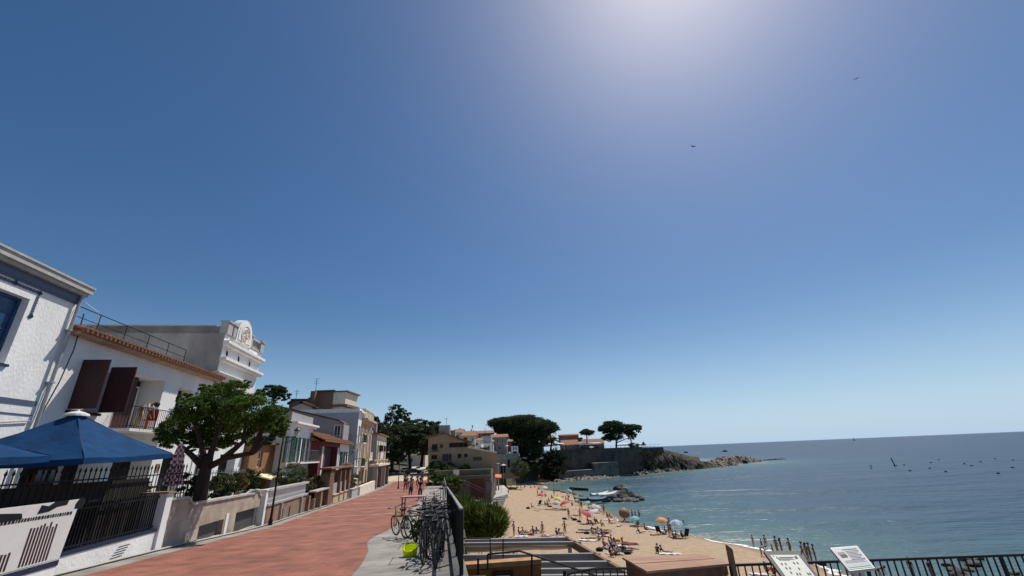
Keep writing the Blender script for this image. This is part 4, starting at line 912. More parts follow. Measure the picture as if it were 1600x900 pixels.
tag(MB().tube([FW.p(13.7,9.96,-1.6),FW.p(13.7,12.6,-1.6)],.035,8).build('awning_post', WFRAME),'slim white post standing behind the fence under the large blue parasol','post')
# closed red-white checked parasol
def checked():
    m = bpy.data.materials.new('red_white_check'); m.use_nodes = True; N = m.node_tree.nodes; L = m.node_tree.links; b = N['Principled BSDF']; b.inputs['Roughness'].default_value=.8
    tc = N.new('ShaderNodeTexCoord'); c = N.new('ShaderNodeTexChecker'); c.inputs['Scale'].default_value = 9; c.inputs['Color1'].default_value = (.65,.6,.58,1); c.inputs['Color2'].default_value = (.3,.02,.03,1)
    L.new(tc.outputs['Object'], c.inputs['Vector']); L.new(c.outputs['Color'], b.inputs['Base Color']); return m
F_ = Fac(-10.9); yk,zk = F_.yz(284,692); h = thing('closed_parasol','closed red and white checked parasol beside the leafy tree','parasol',F_.p(yk,9.97)); c0 = F_.p(yk,0)
mb = MB(); mb.tube([(c0.x,c0.y,9.98),(c0.x,c0.y,zk)],.03,8); mb.build('pole', WFRAME, h)
mb = MB(); i0=0; prof = [(.05,zk-.02),(.10,zk-.2),(.17,zk-.7),(.22,zk-1.2),(.26,zk-1.6),(.20,zk-1.62)]
n=24
for r,z in prof:
    for q in range(n): t = 2*math.pi*q/n; R2 = r*(1+.3*math.cos(q*math.pi*2/3)); mb.v.append((c0.x+R2*math.cos(t),c0.y+R2*math.sin(t),z))
for j in range(len(prof)-1):
    for q in range(n): mb.f.append((j*n+q,j*n+(q+1)%n,(j+1)*n+(q+1)%n,(j+1)*n+q))
mb.build('folded_canopy', checked(), h)
for (y_,o_,lb) in ((13.6,-1.3,'white terrace chair behind the iron fence, left of its neighbour'),(14.9,-1.2,'white terrace chair behind the iron fence, nearer to the white pier')):
    c = FW.p(y_,9.96,o_); h = thing('terrace_chair',lb,'chair',c,0,'white chairs on the parasol terrace')
    mb = MB(); mb.box(c.x-.24,c.x+.24,c.y-.24,c.y+.24,c.z+.43,c.z+.47); mb.build('seat',WFRAME,h); mb = MB(); i_=0
    P = [Vector((c.x+.27*math.cos(t),c.y+.27*math.sin(t),0)) for t in np.linspace(.1*math.pi,1.1*math.pi,9)]
    for a,b in zip(P,P[1:]): mb.quad(a+Vector((0,0,c.z+.5)),b+Vector((0,0,c.z+.5)),b+Vector((0,0,c.z+.88)),a+Vector((0,0,c.z+.88)))
    mb.build('backrest',WFRAME,h)
    for sx,sy in ((-.2,-.2),(.2,-.2),(.2,.2),(-.2,.2)): mb = MB(); mb.tube([(c.x+sx,c.y+sy,c.z+.43),(c.x+sx*1.15,c.y+sy*1.15,c.z)],.018,5); mb.build('leg',WFRAME,h)
# lamp posts
def lamp(X,yy,zb,zt,label,arm=1,sc=1.):
    h = thing('street_lamp',label,'street lamp',(X,yy,zb),0,'black street lamps along the promenade'); mb = MB(); mb.lathe([(.11,zb),(.11,zb+.25),(.07,zb+.4),(.055,zb+1.2),(.04,zt)],(X,yy,0),8); mb.build('post', IRON, h)
    ax = X+arm*.75*sc; mb = MB(); mb.tube([(X,yy,zt-.35),(X+arm*.4,yy,zt-.25),(ax,yy,zt+.02)],.022,5); mb.tube([(X,yy,zt-.05),(ax,yy,zt+.02)],.02,5); mb.build('arm', IRON, h)
    mb = MB(); mb.lathe([(.05,.05),(.16,.1),(.13,.3)],(ax,yy,zt),8); g = mb.build('lantern', mat('frosted_lamp_glass',(.45,.42,.36),.3,.1,4), h); mb = MB(); mb.lathe([(.17,.31),(.19,.34),(.08,.44),(.02,.52)],(ax,yy,zt),8); mb.build('lantern_hood', IRON, g); return h
FLm = Fac(-9.25); yl_,_ = FLm.yz(421,826); P = FLm.p(yl_,0); zl = FLm.yz(441,690)[1]; lamp(P.x,P.y,zp(P.y),zl+.25,'black lamp post rising by the white gate pier under the tree crown')
for (px,py,tx,ty,lb) in ((535,782,548,706,'thin black lamp post in front of the brick gateway and red house'),(622,764,622,712,'lamp post at the far end of the row by the urn gateway')):
    yy = 0
    q = march(px,py,lambda x,y: zp(y)); t_ = aty(tx,ty,q.y); lamp(q.x,q.y,q.z,t_.z,lb,sc=.9)
# umbrella-shaped street tree with bright leaves
yT = 19.5
tree('leafy_tree','broad spreading tree with bright green leaves and dark twisted trunk behind the stone clad wall','tree',yT,
 [(313,782),(316,755),(322,730),(326,712)],
 [[(322,735),(300,712),(275,690),(262,672)],[(325,722),(335,690),(345,660),(350,625)],[(325,730),(355,715),(395,708),(425,680),(440,655)],[(395,708),(410,668),(415,640)],[(322,735),(316,700),(305,660),(300,635)],[(350,716),(380,690),(385,650)],[(425,680),(445,672)]],
 [(q[0]-(6 if q[0]>380 else 0),q[1],q[2]*.86,q[3]*.92,q[4]) for q in [(300,640,30,22,-.6),(345,625,42,22,.3),(395,640,42,26,-.3),(430,655,26,22,.2),(270,672,25,24,0),(262,690,18,12,-.5),(330,660,45,24,1.2),(380,668,35,18,1.),(438,672,19,15,-.4),(360,607,28,12,.6),(312,690,22,10,.8),(415,690,22,9,.6),(450,664,9,11,0),(405,622,20,12,.4),(288,622,12,9,0),(452,640,8,8,0),(380,600,12,7,0),(325,605,14,8,.3),(248,684,10,8,0),(292,702,12,6,.3),(430,690,12,5,.3),(338,690,30,15,1.3),(300,682,22,12,1.),(372,684,18,10,1.4)]],
 4300,.040,ACAC,.30,zb=10.0,clump=.36,dep=.8)
def shrub(name,label,px,py,rx,ry,y,mats,size=.05,dens=1500,group=None,cat='shrub',zb=None,clump=.3,blobs=None):
    B_ = [pxblob(px,py,rx,ry,y)] if blobs is None else [pxblob(q[0],q[1],q[2],q[3],y+(q[4] if len(q)>4 else 0)) for q in blobs]; b = B_[0]
    h = thing(name,label,cat,(b[0],b[1],b[2]-b[5]),0,group); mb = MB(); z0_ = (b[2]-b[5]-.25) if zb is None else zb
    for k in range(5): a = k*1.26; mb.tube([(b[0],b[1],z0_),(b[0]+b[3]*.5*math.cos(a),b[1]+b[4]*.5*math.sin(a),b[2]+b[5]*.4)],[.02+b[3]*.02,.01],5)
    mb.build('stems', BARK, h); link_mesh(leaf_mesh('foliage',B_,dens,size,mats,clump),'foliage',h); return h
shrub('garden_shrub','small olive green shrub at the foot of the leafy tree',345,762,20,22,22.1,OLIVE+BUSH[:1],zb=10,dens=2600)
shrub('garden_shrub','low dark green shrub left of the twisted trunk',296,758,17,18,19.6,BUSH[:1]+PINE,zb=10,dens=2600)
shrub('garden_shrub','flowering shrub with orange blooms behind the stone clad wall',365,752,22,18,23.,OLIVE+BUSH[:1]+BROWNL[:1],zb=10,dens=2600)
shrub('garden_shrub','dark hanging shrub between trunk and gate fence',388,752,15,20,25.,BUSH[:1]+PINE[:1],zb=10,dens=2600)
shrub('garden_shrub','bushy oleander on the terrace of the green shuttered house',452,742,24,16,31.9,OLIVE+BROWNL[:1]+BUSH[:1],zb=9.3,dens=1800)
h = thing('garden_railing','white garden railing behind the shrubs next to the gate pier','railing',FW.p(22,10,-1.)); mb = MB(); 
for k in range(26): y = 20+.28*k; FW.box(mb,y,y+.03,10.0,11.75,-1.62,-1.6)
FW.box(mb,20,27.2,11.6,11.64,-1.63,-1.59); mb.build('bars', STEEL, h)

# ================================================================== RIGHT EDGE OF THE PROMENADE
RUBBLE = brick_mat('rubble_stone',(.20,.165,.13),(.14,.12,.10),(.10,.085,.07), .8,.35, ms=.03, swap='y')
RUBBLE_X = brick_mat('rubble_stone_front',(.20,.165,.125),(.145,.12,.095),(.10,.085,.07), .8,.35, ms=.03, swap='x')
h = thing('promenade_retaining_wall','long stone retaining wall between the promenade and the beach','wall',(.35-S*20,20,1))
mb = MB(); 
for a,b in zip(range(-6,98,4),range(-2,102,4)): mb.hexa([(.33-S*a,a,-.5),(.52-S*a,a,-.5),(.52-S*b,b,-.5),(.33-S*b,b,-.5),(.33-S*a,a,zp(a)),(.52-S*a,a,zp(a)),(.52-S*b,b,zp(b)),(.33-S*b,b,zp(b))])
mb.build('wall', RUBBLE, h)
mb = MB(); 
for a,b in zip(range(-6,98,4),range(-2,102,4)): mb.hexa([(.28-S*a,a,zp(a)+.004),(.55-S*a,a,zp(a)+.004),(.55-S*b,b,zp(b)+.004),(.28-S*b,b,zp(b)+.004),(.28-S*a,a,zp(a)+.14),(.55-S*a,a,zp(a)+.14),(.55-S*b,b,zp(b)+.14),(.28-S*b,b,zp(b)+.14)])
mb.build('coping', DCONC, h)
h = thing('promenade_railing','dark railing with grey handrail running along the beach side of the promenade','railing',(.4-S*9.4,9.4,zp(9.4)))
r0_,r1_ = 9.4, 33.0
R3 = lambda y,z: Vector((.42-S*y,y,zp(y)+z)); mb = MB(); mb.hexa([R3(r0_,1.22)+Vector((-.035,0,0)),R3(r0_,1.22)+Vector((.035,0,0)),R3(r1_,1.22)+Vector((.035,0,0)),R3(r1_,1.22)+Vector((-.035,0,0)),R3(r0_,1.27)+Vector((-.035,0,0)),R3(r0_,1.27)+Vector((.035,0,0)),R3(r1_,1.27)+Vector((.035,0,0)),R3(r1_,1.27)+Vector((-.035,0,0))]); mb.build('handrail', GALV, h)
mb = MB(); y = r0_
while y < r1_: mb.box(.42-S*y-.012,.42-S*y+.012,y,y+.025,zp(y)+.1,zp(y)+1.22); y += .11
mb.build('bars', IRON, h)
for y in np.arange(r0_,r1_,2.2): mb = MB(); mb.box(.42-S*y-.035,.42-S*y+.035,y-.04,y+.04,zp(y)+.1,zp(y)+1.24); mb.build('post', IRON, h)
for y in (33.0,):
    mb = MB(); mb.tube([R3(y,1.2),R3(y,1.2)+Vector((-1.3,.2,0))],.03,5); mb.build('end_rail', GALV, h)
# white panel and posts far along the rail
h = thing('far_railing','thin grey railing with a white board far along the promenade edge','railing',(.4-S*62,62,zp(62)))
mb = MB(); 
for y in np.arange(40,96,2.): mb.tube([R3(y,.1),R3(y,1.1)],.035,4)
mb.build('post', GALV, h); mb = MB(); mb.tube([R3(y,1.1) for y in np.arange(40,96,4.)],.03,4); mb.tube([R3(y,.6) for y in np.arange(40,96,4.)],.02,4); mb.build('handrail', GALV, h)
h = thing('white_post','square white post with a small white board at the corner before the tan house','post',(-17.2,100,zp(100))); mb = MB(); p = aty(713,752,96); q = aty(713,737,96); mb.box(p.x-.15,p.x+.15,95.9,96.1,zp(96),q.z-.6); mb.build('post', WFRAME, h); mb = MB(); mb.box(q.x-.6,q.x+.6,95.85,95.95,q.z-.6,q.z+.4); mb.build('board', WFRAME, h)

# ---- bicycles
def make_bike(label, fm, name='bicycle'):
    h = thing(name,label,'bicycle',(0,0,0),0,'bicycles parked along the railing'); 
    for x in (-.53,.53):
        w_ = MB(); w_.torus((x,0,.34),.32,.022,n=24,m=6); wo = local(w_,'tyre',BLACKP,h)
        w_ = MB(); w_.torus((x,0,.34),.295,.012,n=24,m=4)
        for k in range(10): a = k*math.pi/5; w_.tube([(x,0.01*(-1)**k,.34),(x+.29*math.cos(a),0,.34+.29*math.sin(a))],.004,3,False)
        w_.tube([(x,-.05,.34),(x,.05,.34)],.025,6); r_ = local(w_,'rim',CHROME,h)
    f = MB(); bb_=(-.08,0,.3); st_=(-.22,0,.78); hd=(.36,0,.82); hd2=(.40,0,.66)
    f.tube([bb_,st_],.02,6); f.tube([st_,hd],.018,6); f.tube([bb_,hd2],.022,6); f.tube([hd,hd2],.024,6)
    for s_ in (-.04,.04): f.tube([(bb_[0],s_,.3),(-.53,s_,.34)],.012,5); f.tube([(st_[0],s_,.76),(-.53,s_,.34)],.01,5)
    local(f,'frame',fm,h)
    f = MB(); 
    for s_ in (-.05,.05): f.tube([(.41,s_,.64),(.47,s_,.5),(.53,s_,.34)],.013,5)
    f.tube([(.40,-.06,.66),(.40,.06,.66)],.016,5); f.tube([(.36,0,.82),(.33,0,.98)],.014,5); local(f,'fork',fm,h)
    f = MB(); f.tube([(.22,-.31,1.02),(.30,-.22,1.0),(.35,-.05,.98),(.35,.05,.98),(.30,.22,1.0),(.22,.31,1.02)],.014,6); hb_ = local(f,'handlebar',CHROME,h)
    f = MB(); f.tube([(.24,-.32,1.02),(.30,-.22,1.0)],.02,6); f.tube([(.24,.32,1.02),(.30,.22,1.0)],.02,6); g = f.mesh('grips'); g.materials.append(BLACKP); o = bpy.data.objects.new('grips',g); COL.objects.link(o); o.parent = hb_
    f = MB(); f.prism([(-.36,-.08),(-.33,-.08),(-.05,-.02),(-.05,.02),(-.33,.08),(-.36,.08)],.90,.95); f.tube([st_,(-.25,0,.9)],.014,5); local(f,'saddle',BLACKP,h)
    f = MB(); f.tube([(-.08,-.09,.3),(-.08,.09,.3)],.02,6); f.tube([(-.08,.07,.3),(.06,.07,.2)],.01,4); f.tube([(-.08,-.07,.3),(-.22,-.07,.4)],.01,4); f.box(.02,.1,.07,.16,.185,.205); f.box(-.26,-.18,-.16,-.07,.39,.41)
    f.torus((-.08,.05,.3),.085,.008,n=16,m=4); local(f,'crank',IRON,h)
    f = MB(); f.torus((-.53,0,.34),.37,.008,n=24,m=3); f.v = [v for v in f.v]; local(f,'mudguard',fm,h)
    f = MB(); f.tube([(-.25,-.06,.72),(-.75,-.06,.74),(-.75,.06,.74),(-.25,.06,.72)],.008,4); f.tube([(-.7,0.05,.74),(-.53,0.05,.34)],.006,4); f.tube([(-.7,-.05,.74),(-.53,-.05,.34)],.006,4); local(f,'carrier',IRON,h)
    return h
M_BK = mat('black_bike_paint',(.015,.015,.016),.35,.1,5,spec=.5); M_SV = mat('silver_bike_paint',(.16,.16,.17),.5,.1,5,metal=.2); M_GR = mat('green_bike_paint',(.12,.22,.06),.4,.1,5); M_CR = mat('cream_bike_paint',(.25,.24,.16),.4,.1,5)
bk = [('black bicycle with silver handlebar, nearest to the end of the railing',M_BK),('dark bicycle with a silver frame parked second along the railing',M_SV),('pale cream bicycle leaning among the parked bicycles',M_CR),('green framed bicycle beside the planter shrub',M_GR)]
protos = [make_bike(*b) for b in bk]
spots = [(0,11.5,-.42,1.60),(1,12.6,-.38,1.70),(2,15.9,-1.25,2.3),(3,17.0,-1.75,2.1)]
used = set()
extra = ['black bicycle behind the silver framed one by the handrail','silver bicycle parked halfway along the railing','black bicycle crowded between others in the middle of the rack','silver bicycle turned outwards, behind the green one','black bicycle near the far end of the handrail','silver bicycle by the pink topped cart','black bicycle next to the pink topped cart','black bicycle just past the end of the handrail','silver bicycle far along the promenade edge','black bicycle farthest along the row']
spots += [(0,13.4,-.5,1.5),(1,14.1,-.35,1.85),(0,14.9,-.75,1.3),(1,17.2,-.9,1.9),(0,16.2,-.4,1.7),(1,18.3,-.6,1.2),(0,19.4,-1.0,2.0),(0,20.6,-.5,1.5),(1,22.5,-.9,1.9),(0,24.5,-.6,1.4),
 (0,12.0,-.75,1.45),(0,13.0,-.85,1.75),(0,15.4,-.45,1.6),(0,17.8,-.45,1.75),(0,21.5,-1.1,1.3),(0,23.5,-1.2,1.7),(0,26.5,-.8,1.5),(1,29,-.8,1.8),(0,32,-.8,1.5)]
extra += ['black bicycle squeezed beside the nearest bicycle','black bicycle with its wheel against the nearest two','black bicycle pressed to the railing behind the cream bicycle','black bicycle pressed to the railing beside the green one','black bicycle in the thick of the rack before the pink table','black bicycle on the pavement side of the far rack','black bicycle beyond the handrail end beside a bush','silver bicycle beyond the rack on the open pavement','lone black bicycle nearest to the walkers']
for i,(k,y,o_,rz) in enumerate(spots):
    if k in used: b = copy_tree(protos[k]); b['label'] = extra[i-4]
    else: b = protos[k]; used.add(k)
    b.location = (.42-S*y+o_, y, zp(y)+.012); b.rotation_euler = (random.uniform(-.2,.12),0,rz+S+random.uniform(-.25,.25))
# low curved black rack rail in the foreground, and a bench
h = thing('bike_rack','bent black tube rack standing on the grey paving by the nearest bicycle','bicycle rack',(-2.4,12.2,zp(12.2)))
P = [march(a,b,lambda x,y: zp(y)) for a,b in ((645,868),(700,862))]
mb = MB(); q = lambda px,py,y: aty(px,py,y)
mb.tube([q(668,905,11.4),q(662,868,12.2),q(664,845,12.6),q(672,826,13)],.03,6); mb.tube([q(664,850,12.6),q(670,872,12.2),q(684,884,12.),q(698,890,11.8)],.04,6); mb.build('bent_tube', IRON, h)
mb = MB(); mb.tube([q(650,906,11.2),q(645,894,11.3),q(650,887,11.5),q(700,887,11.5)],.022,5); mb.tube([q(652,893,11.3),q(680,893,11.3)],.015,5); mb.build('lower_tube', IRON, h)
# neon yellow ball-like bucket on paving
p = march(641,869,lambda x,y: zp(y)); h = thing('yellow_bucket','neon yellow slatted toy bucket lying on the grey paving','toy bucket',p)
mb = MB(); mb.lathe([(.10,0),(.17,.04),(.20,.22),(.18,.23),(.14,.05)],p,14,Matrix.Rotation(.3,4,'X')); mb.build('bucket', PLAST_Y, h); mb = MB(); mb.tube([p+Vector((.19*math.cos(t),-.05,.22+.12*math.sin(t))) for t in np.linspace(0,math.pi,9)],.012,5); mb.build('bucket_handle', PLAST_Y, h)
# pink topped cart / table in the row of bicycles
h = thing('pink_topped_table','small table with a faded pink top standing among the bicycles','table',(-6,26.4,zp(26.4)))
c = march(645,805,lambda x,y: zp(y)+.0); cx_,cy_ = c.x,c.y; mb = MB(); mb.box(cx_-.7,cx_+.75,cy_-.35,cy_+.5,c.z+.95,c.z+1.02); mb.build('table_top', mat('faded_pink',(.42,.22,.22),.8,.2,3), h)
for sx,sy in ((-.6,-.28),(.65,-.28),(.65,.42),(-.6,.42)): mb = MB(); mb.box(cx_+sx-.03,cx_+sx+.03,cy_+sy-.03,cy_+sy+.03,c.z,c.z+.95); mb.build('leg', CHROME, h)
shrub('planter_shrub','rounded green plant in the gap between paving and bicycles',650,826,14,11,15.5,BUSH,size=.045,dens=2600,zb=9.25)
shrub('planter_shrub','loose grey green plant under the pink topped table',648,808,13,12,17,OLIVE,size=.05,dens=900,zb=9.1)
# ---- big feathery shrub below the railing, and the shrubs beyond it
def feather(name,label,blobs,y,mats,n,L,zb):
    B_ = [pxblob(q[0],q[1],q[2],q[3],y+(q[4] if len(q)>4 else 0)) for q in blobs]; c = B_[0]; h = thing(name,label,'shrub',(c[0],c[1],zb)); mb = MB()
    for k in range(9): a = k*.7; mb.tube([(c[0]+.5*math.cos(a),c[1]+.5*math.sin(a),zb),(c[0]+1.2*math.cos(a),c[1]+1.2*math.sin(a),c[2])],[.05,.015],5)
    mb.build('stems', BARK, h)
    V=[]; 
    for (cx,cy,cz,rx,ry,rz) in B_:
        m_ = int(n*rx*rz); e = RNG.normal(size=(m_,3)); e /= np.linalg.norm(e,axis=1)[:,None]; rr_ = RNG.uniform(.15,1,(m_,1))**.5; nc = 60; cc = RNG.normal(size=(nc,3)); cc /= np.linalg.norm(cc,axis=1)[:,None]; k = RNG.integers(0,nc,m_)
        e = .72*cc[k]*RNG.uniform(.5,1,(nc,1))[k]+.28*e*rr_*1.2
        P = e*np.array([rx,ry,rz])+np.array([cx,cy,cz]); d = e*np.array([1,1,.7])+np.array([0,0,.9])+RNG.normal(size=P.shape)*.22; d /= np.linalg.norm(d,axis=1)[:,None]; d *= L*RNG.uniform(.5,1.5,(m_,1))
        s_ = np.cross(d,RNG.normal(size=P.shape)); s_ /= np.linalg.norm(s_,axis=1)[:,None]; s_ *= .022
        V.append(np.stack([P-s_,P+s_,P+d+s_*.2,P+d-s_*.2],1).reshape(-1,3))
    V = np.concatenate(V); n_ = len(V)//4; me = bpy.data.meshes.new('foliage'); me.vertices.add(n_*4); me.vertices.foreach_set('co',V.astype(np.float32).ravel()); me.loops.add(n_*4); me.loops.foreach_set('vertex_index',np.arange(n_*4,dtype=np.int32)); me.polygons.add(n_); me.polygons.foreach_set('loop_start',np.arange(0,n_*4,4,dtype=np.int32))
    for m in mats: me.materials.append(m)
    me.polygons.foreach_set('material_index', RNG.integers(0,len(mats),n_).astype(np.int32)); me.update(calc_edges=True); link_mesh(me,'foliage',h)
feather('feathery_shrub','big feathery dark green shrub rising above the terrace beams beside the railing',[(745,822,42,34),(725,805,22,26,2),(770,820,24,30,-1),(715,830,14,22)],27,[leafmat('feathery_green',(.085,.12,.02),scale=.9),leafmat('feathery_green_dark',(.035,.06,.014),scale=.9),leafmat('feathery_green_light',(.16,.20,.04),scale=.9)],5200,.42,1.5)
shrub('round_shrub','round bright green shrub below the tan house',0,0,0,0,70,BUSH,size=.14,dens=420,zb=1.8,blobs=[(690,757,24,19),(712,757,14,13),(676,765,12,16)])
shrub('brown_shrub','brownish dry shrub in front of the round green one',0,0,0,0,58,BROWNL+OLIVE[:1],size=.12,dens=500,zb=1.8,blobs=[(700,765,14,11),(692,772,10,12)])
shrub('grey_shrub','yellow green loose shrub above the feathery one',0,0,0,0,38,OLIVE+BUSH,size=.1,dens=420,zb=1.8,blobs=[(712,782,14,14),(720,796,22,16),(705,795,12,18)])
# beach stairs, low walls and ramp
def slab3(name,label,cat,P,zb,zt,m,part='slab'):
    h = thing(name,label,cat,(P[0][0],P[0][1],zb)); mb = MB(); mb.prism(P,zb,zt); mb.build(part,m,h); return h
def B2(px,py,z=1.9): p = onz(px,py,z); return (p.x,p.y)
h = slab3('beach_ramp','pale concrete ramp with a grey end wall leading from the stone wall onto the sand','ramp',[B2(722,778),B2(758,765),B2(792,765),B2(794,775),B2(760,784),B2(735,786)],.8,2.3,CONC)
h = thing('beach_steps','flight of dark concrete steps beside the ramp on the beach','steps',(-7,100,1)); 
A_,B_2,C_,D_ = [onz(*q,1.9) for q in ((758,775),(790,778),(786,788),(762,792))]
for k in range(5):
    t0,t1 = k/5,(k+1)/5; a = A_.lerp(D_,t0); b = B_2.lerp(C_,t0); c = B_2.lerp(C_,t1); d = A_.lerp(D_,t1); mb = MB(); z_ = 2.2-.14*k; mb.prism([(a.x,a.y),(b.x,b.y),(c.x,c.y),(d.x,d.y)],.8,z_); mb.build('step', DCONC, h)
h = slab3('curved_beach_wall','low curved concrete wall with a pale top behind the feathery shrub','wall',[B2(715,785,2.6),B2(735,776,2.6),B2(750,783,2.6),B2(760,797,2.6),B2(757,798,2.6),B2(747,785,2.6),B2(735,779,2.6),B2(718,787,2.6)],.8,2.7,CONC)
for (px,py,z_,lb) in ((740,780,1.9,'short wooden post on the curved beach wall'),(752,791,1.9,'dark post by the beach steps')):
    p = onz(px,py,z_); tag(MB().box(p.x-.12,p.x+.12,p.y-.12,p.y+.12,.9,p.z+1.5).build('wooden_post', BROWNW), lb, 'post')

# ================================================================== TAN HOUSE AND THE VILLAGE AT THE END OF THE BEACH
yt = 112.
h = thing('tan_gable_house','tan rendered house with a long sloping roof and terrace above the beach','house',(-15,yt,7.7))
def W(px,py,y=yt): p = aty(px,py,y); return p
front = [(669,685),(694,678),(730,691),(730,698.5),(775,706),(777,741),(669,741)]
P = [W(*q) for q in front]; off = Vector((-2,12,0)); mb = MB(); mb.poly(P); mb.poly([v+off for v in reversed(P)])
for a,b in zip(P,P[1:]+P[:1]): mb.quad(a,a+off,b+off,b)
mb.build('wall', TAN, h)
mb = MB()
for a,b in (((669,685),(694,678)),((694,678),(738,692))):
    a = W(*a); b = W(*b); e = (b-a).normalized()*.5; a = a-e+Vector((0,-.4,.02)); b = b+Vector((0,-.4,.02)); mb.hexa([a,b,b+off,a+off,a+Vector((0,0,.25)),b+Vector((0,0,.25)),b+off+Vector((0,0,.25)),a+off+Vector((0,0,.25))])
mb.build('roof', TILE_R, h)
a = W(692,679); mb = MB(); mb.box(a.x-1.2,a.x+1.5,yt+1,yt+2.5,a.z-.5,W(694,664).z); mb.build('chimney', LAV, h); a = W(703,679); mb = MB(); mb.box(a.x,a.x+1.2,yt+1,yt+2.2,a.z-1.5,W(703,672).z); mb.build('chimney', TAN, h)
mb = MB(); a = W(694,664); mb.tube([a+Vector((.3,1.5,0)),a+Vector((.3,1.5,1.9))],.05,4); mb.tube([a+Vector((-.3,1.5,1.6)),a+Vector((.9,1.5,1.6))],.04,4); mb.build('antenna', IRON, h)
def fwin(px0,py0,px1,py1,m=DARKIN,name='window',y=yt,h_=None,bars=1,fm=BROWNW):
    return side_win(h_ or h,px0,py0,px1,py1,y,m=fm,name=name,gm=m,bars=bars)
fwin(675,694,683,703); fwin(688,694,692,700); fwin(702,692,731,698.5,name='loggia_window',bars=3); fwin(674,711,683,718); fwin(691,709,706,720.5,m=NAVY,name='terrace_door',bars=2,fm=TAN)
fwin(715,709,721,716); fwin(725,709,731,714.5); fwin(739,714,753,719.5,m=mat('green_glass',(.05,.09,.07),.15,.2,2),name='strip_window',bars=2)
fwin(720,728,726,734); fwin(728,726,734,732)
a,b = W(673,706.5),W(686,706.5); mb = MB(); mb.box(a.x,b.x,yt-.9,yt-.01,a.z-.15,a.z); s_ = mb.build('balcony_slab', TAN, h); mb = MB()
for k in range(12): x = a.x+.05+(b.x-a.x-.1)*k/11; mb.tube([(x,yt-.85,a.z),(x,yt-.85,a.z+1)],.03,4)
mb.tube([(a.x,yt-.85,a.z+1),(b.x,yt-.85,a.z+1)],.04,4); mb.build('balcony_railing', IRON, h)
a,b = W(690,720.5),W(707,720.5); mb = MB(); mb.box(a.x,b.x,yt-.6,yt-.01,a.z-.1,a.z); mb.build('balcony_slab', TAN, h)
mb = MB(); a,b = W(731,700),W(776,708); mb.box(a.x,b.x,yt-.1,yt+.2,a.z-.15,a.z+.15) if False else mb.hexa([a+Vector((0,-.25,0)),b+Vector((0,-.25,0)),b+Vector((0,.3,0)),a+Vector((0,.3,0)),a+Vector((0,-.25,.3)),b+Vector((0,-.25,.3)),b+Vector((0,.3,.3)),a+Vector((0,.3,.3))]); mb.build('terrace_coping', CREAM, h)
bl = [(735,697,8,4),(750,701,12,4.5),(764,704,8,4)]; link_mesh(leaf_mesh('terrace_plants',[pxblob(*q,yt+2.5) for q in bl],160,.14,BROWNL+PINE[:1],.35),'terrace_plants',h)
for k,(px,py,rx,ry,lb) in enumerate(((683,727,13,7,'bright hedge at the left foot of the tan house'),(703,728,10,6,'bushy plant under the blue terrace door'),(728,728,10,4,'creeper below the small windows of the tan house'),(695,733,28,4,'low hedge along the terrace wall of the tan house'))):
    shrub('terrace_hedge',lb,px,py,rx,ry,yt-2.5,BUSH+OLIVE[:1],size=.16,dens=200,group='plants on the tan house terrace',zb=6.8)
# terraced stone wall below it
h = thing('stone_terrace_wall','high brown stone terrace wall with a doorway standing on the sand','wall',(-15,104,1.5))
zt_ = W(720,738,104).z; a = W(697,745,104); b = W(777,745,104); 
mb = MB(); mb.prism([(a.x,104),(b.x-1.4,104),(b.x-1.2,118),(a.x,118)],.5,zt_-.8); mb.build('wall', RUBBLE_X, h)
mb = MB(); mb.prism([(a.x-3,105.5),(b.x-1.5,105.5),(b.x-1.2,112.5),(a.x-3,112.5)],zt_-.79,zt_+.35); mb.build('upper_wall', mat('mossy_render',(.16,.145,.10),.9,.2,.6,.2,8), h); mb = MB(); mb.prism([(a.x-3,105.35),(b.x-1.4,105.35),(b.x-1.4,105.7),(a.x-3,105.7)],zt_+.351,zt_+.5); mb.build('coping', CONC, h)
a = W(735,750,104); b = W(757,750,104); mb = MB(); mb.box(a.x,b.x,103.9,103.99,1.8,W(745,748,104).z); mb.build('garage_door', mat('dark_red_door',(.10,.035,.03),.7,.2,2), h)
a = W(760,753,104); b = W(769,762,104); mb = MB(); mb.box(a.x,b.x,103.8,103.98,b.z-.6,a.z); mb.build('notice_panel', DCONC, h)
mb = MB(); mb.tube([W(720,748,103.7),W(757,765,103.2)],.06,5); mb.tube([W(720,753,103.7),W(755,768,103.2)],.05,5); mb.build('stair_handrail', GALV, h)
h = slab3('concrete_apron','pale concrete walkway sloping down beside the stone terrace wall','walkway',[B2(771,748,2.2),B2(777,748,2.2),B2(795,766,2.2),B2(776,766,2.2)],.9,2.25,mat('pale_concrete',(.46,.41,.35),.9,.12,1,.1,10))
# orange tarpaulin shade at the wall corner
a = aty(773,741,122); h = thing('orange_awning','bright orange canvas awning at the corner of the stone terrace wall','awning',(a.x,122,2)); mb = MB(); b = aty(783,749,120); mb.hexa([(a.x,123,a.z),(b.x,123,a.z-.3),(b.x,120.5,b.z+.3),(a.x,120.5,b.z+.5),(a.x,123,a.z+.08),(b.x,123,a.z-.22),(b.x,120.5,b.z+.38),(a.x,120.5,b.z+.58)]); mb.build('canopy', mat('orange_canvas',(.75,.16,.05),.8,.1,2), h)
for x_ in (a.x+.1,b.x-.1): mb = MB(); mb.tube([(x_,120.6,1.8),(x_,120.6,b.z+.4)],.05,5); mb.build('pole', GALV, h)
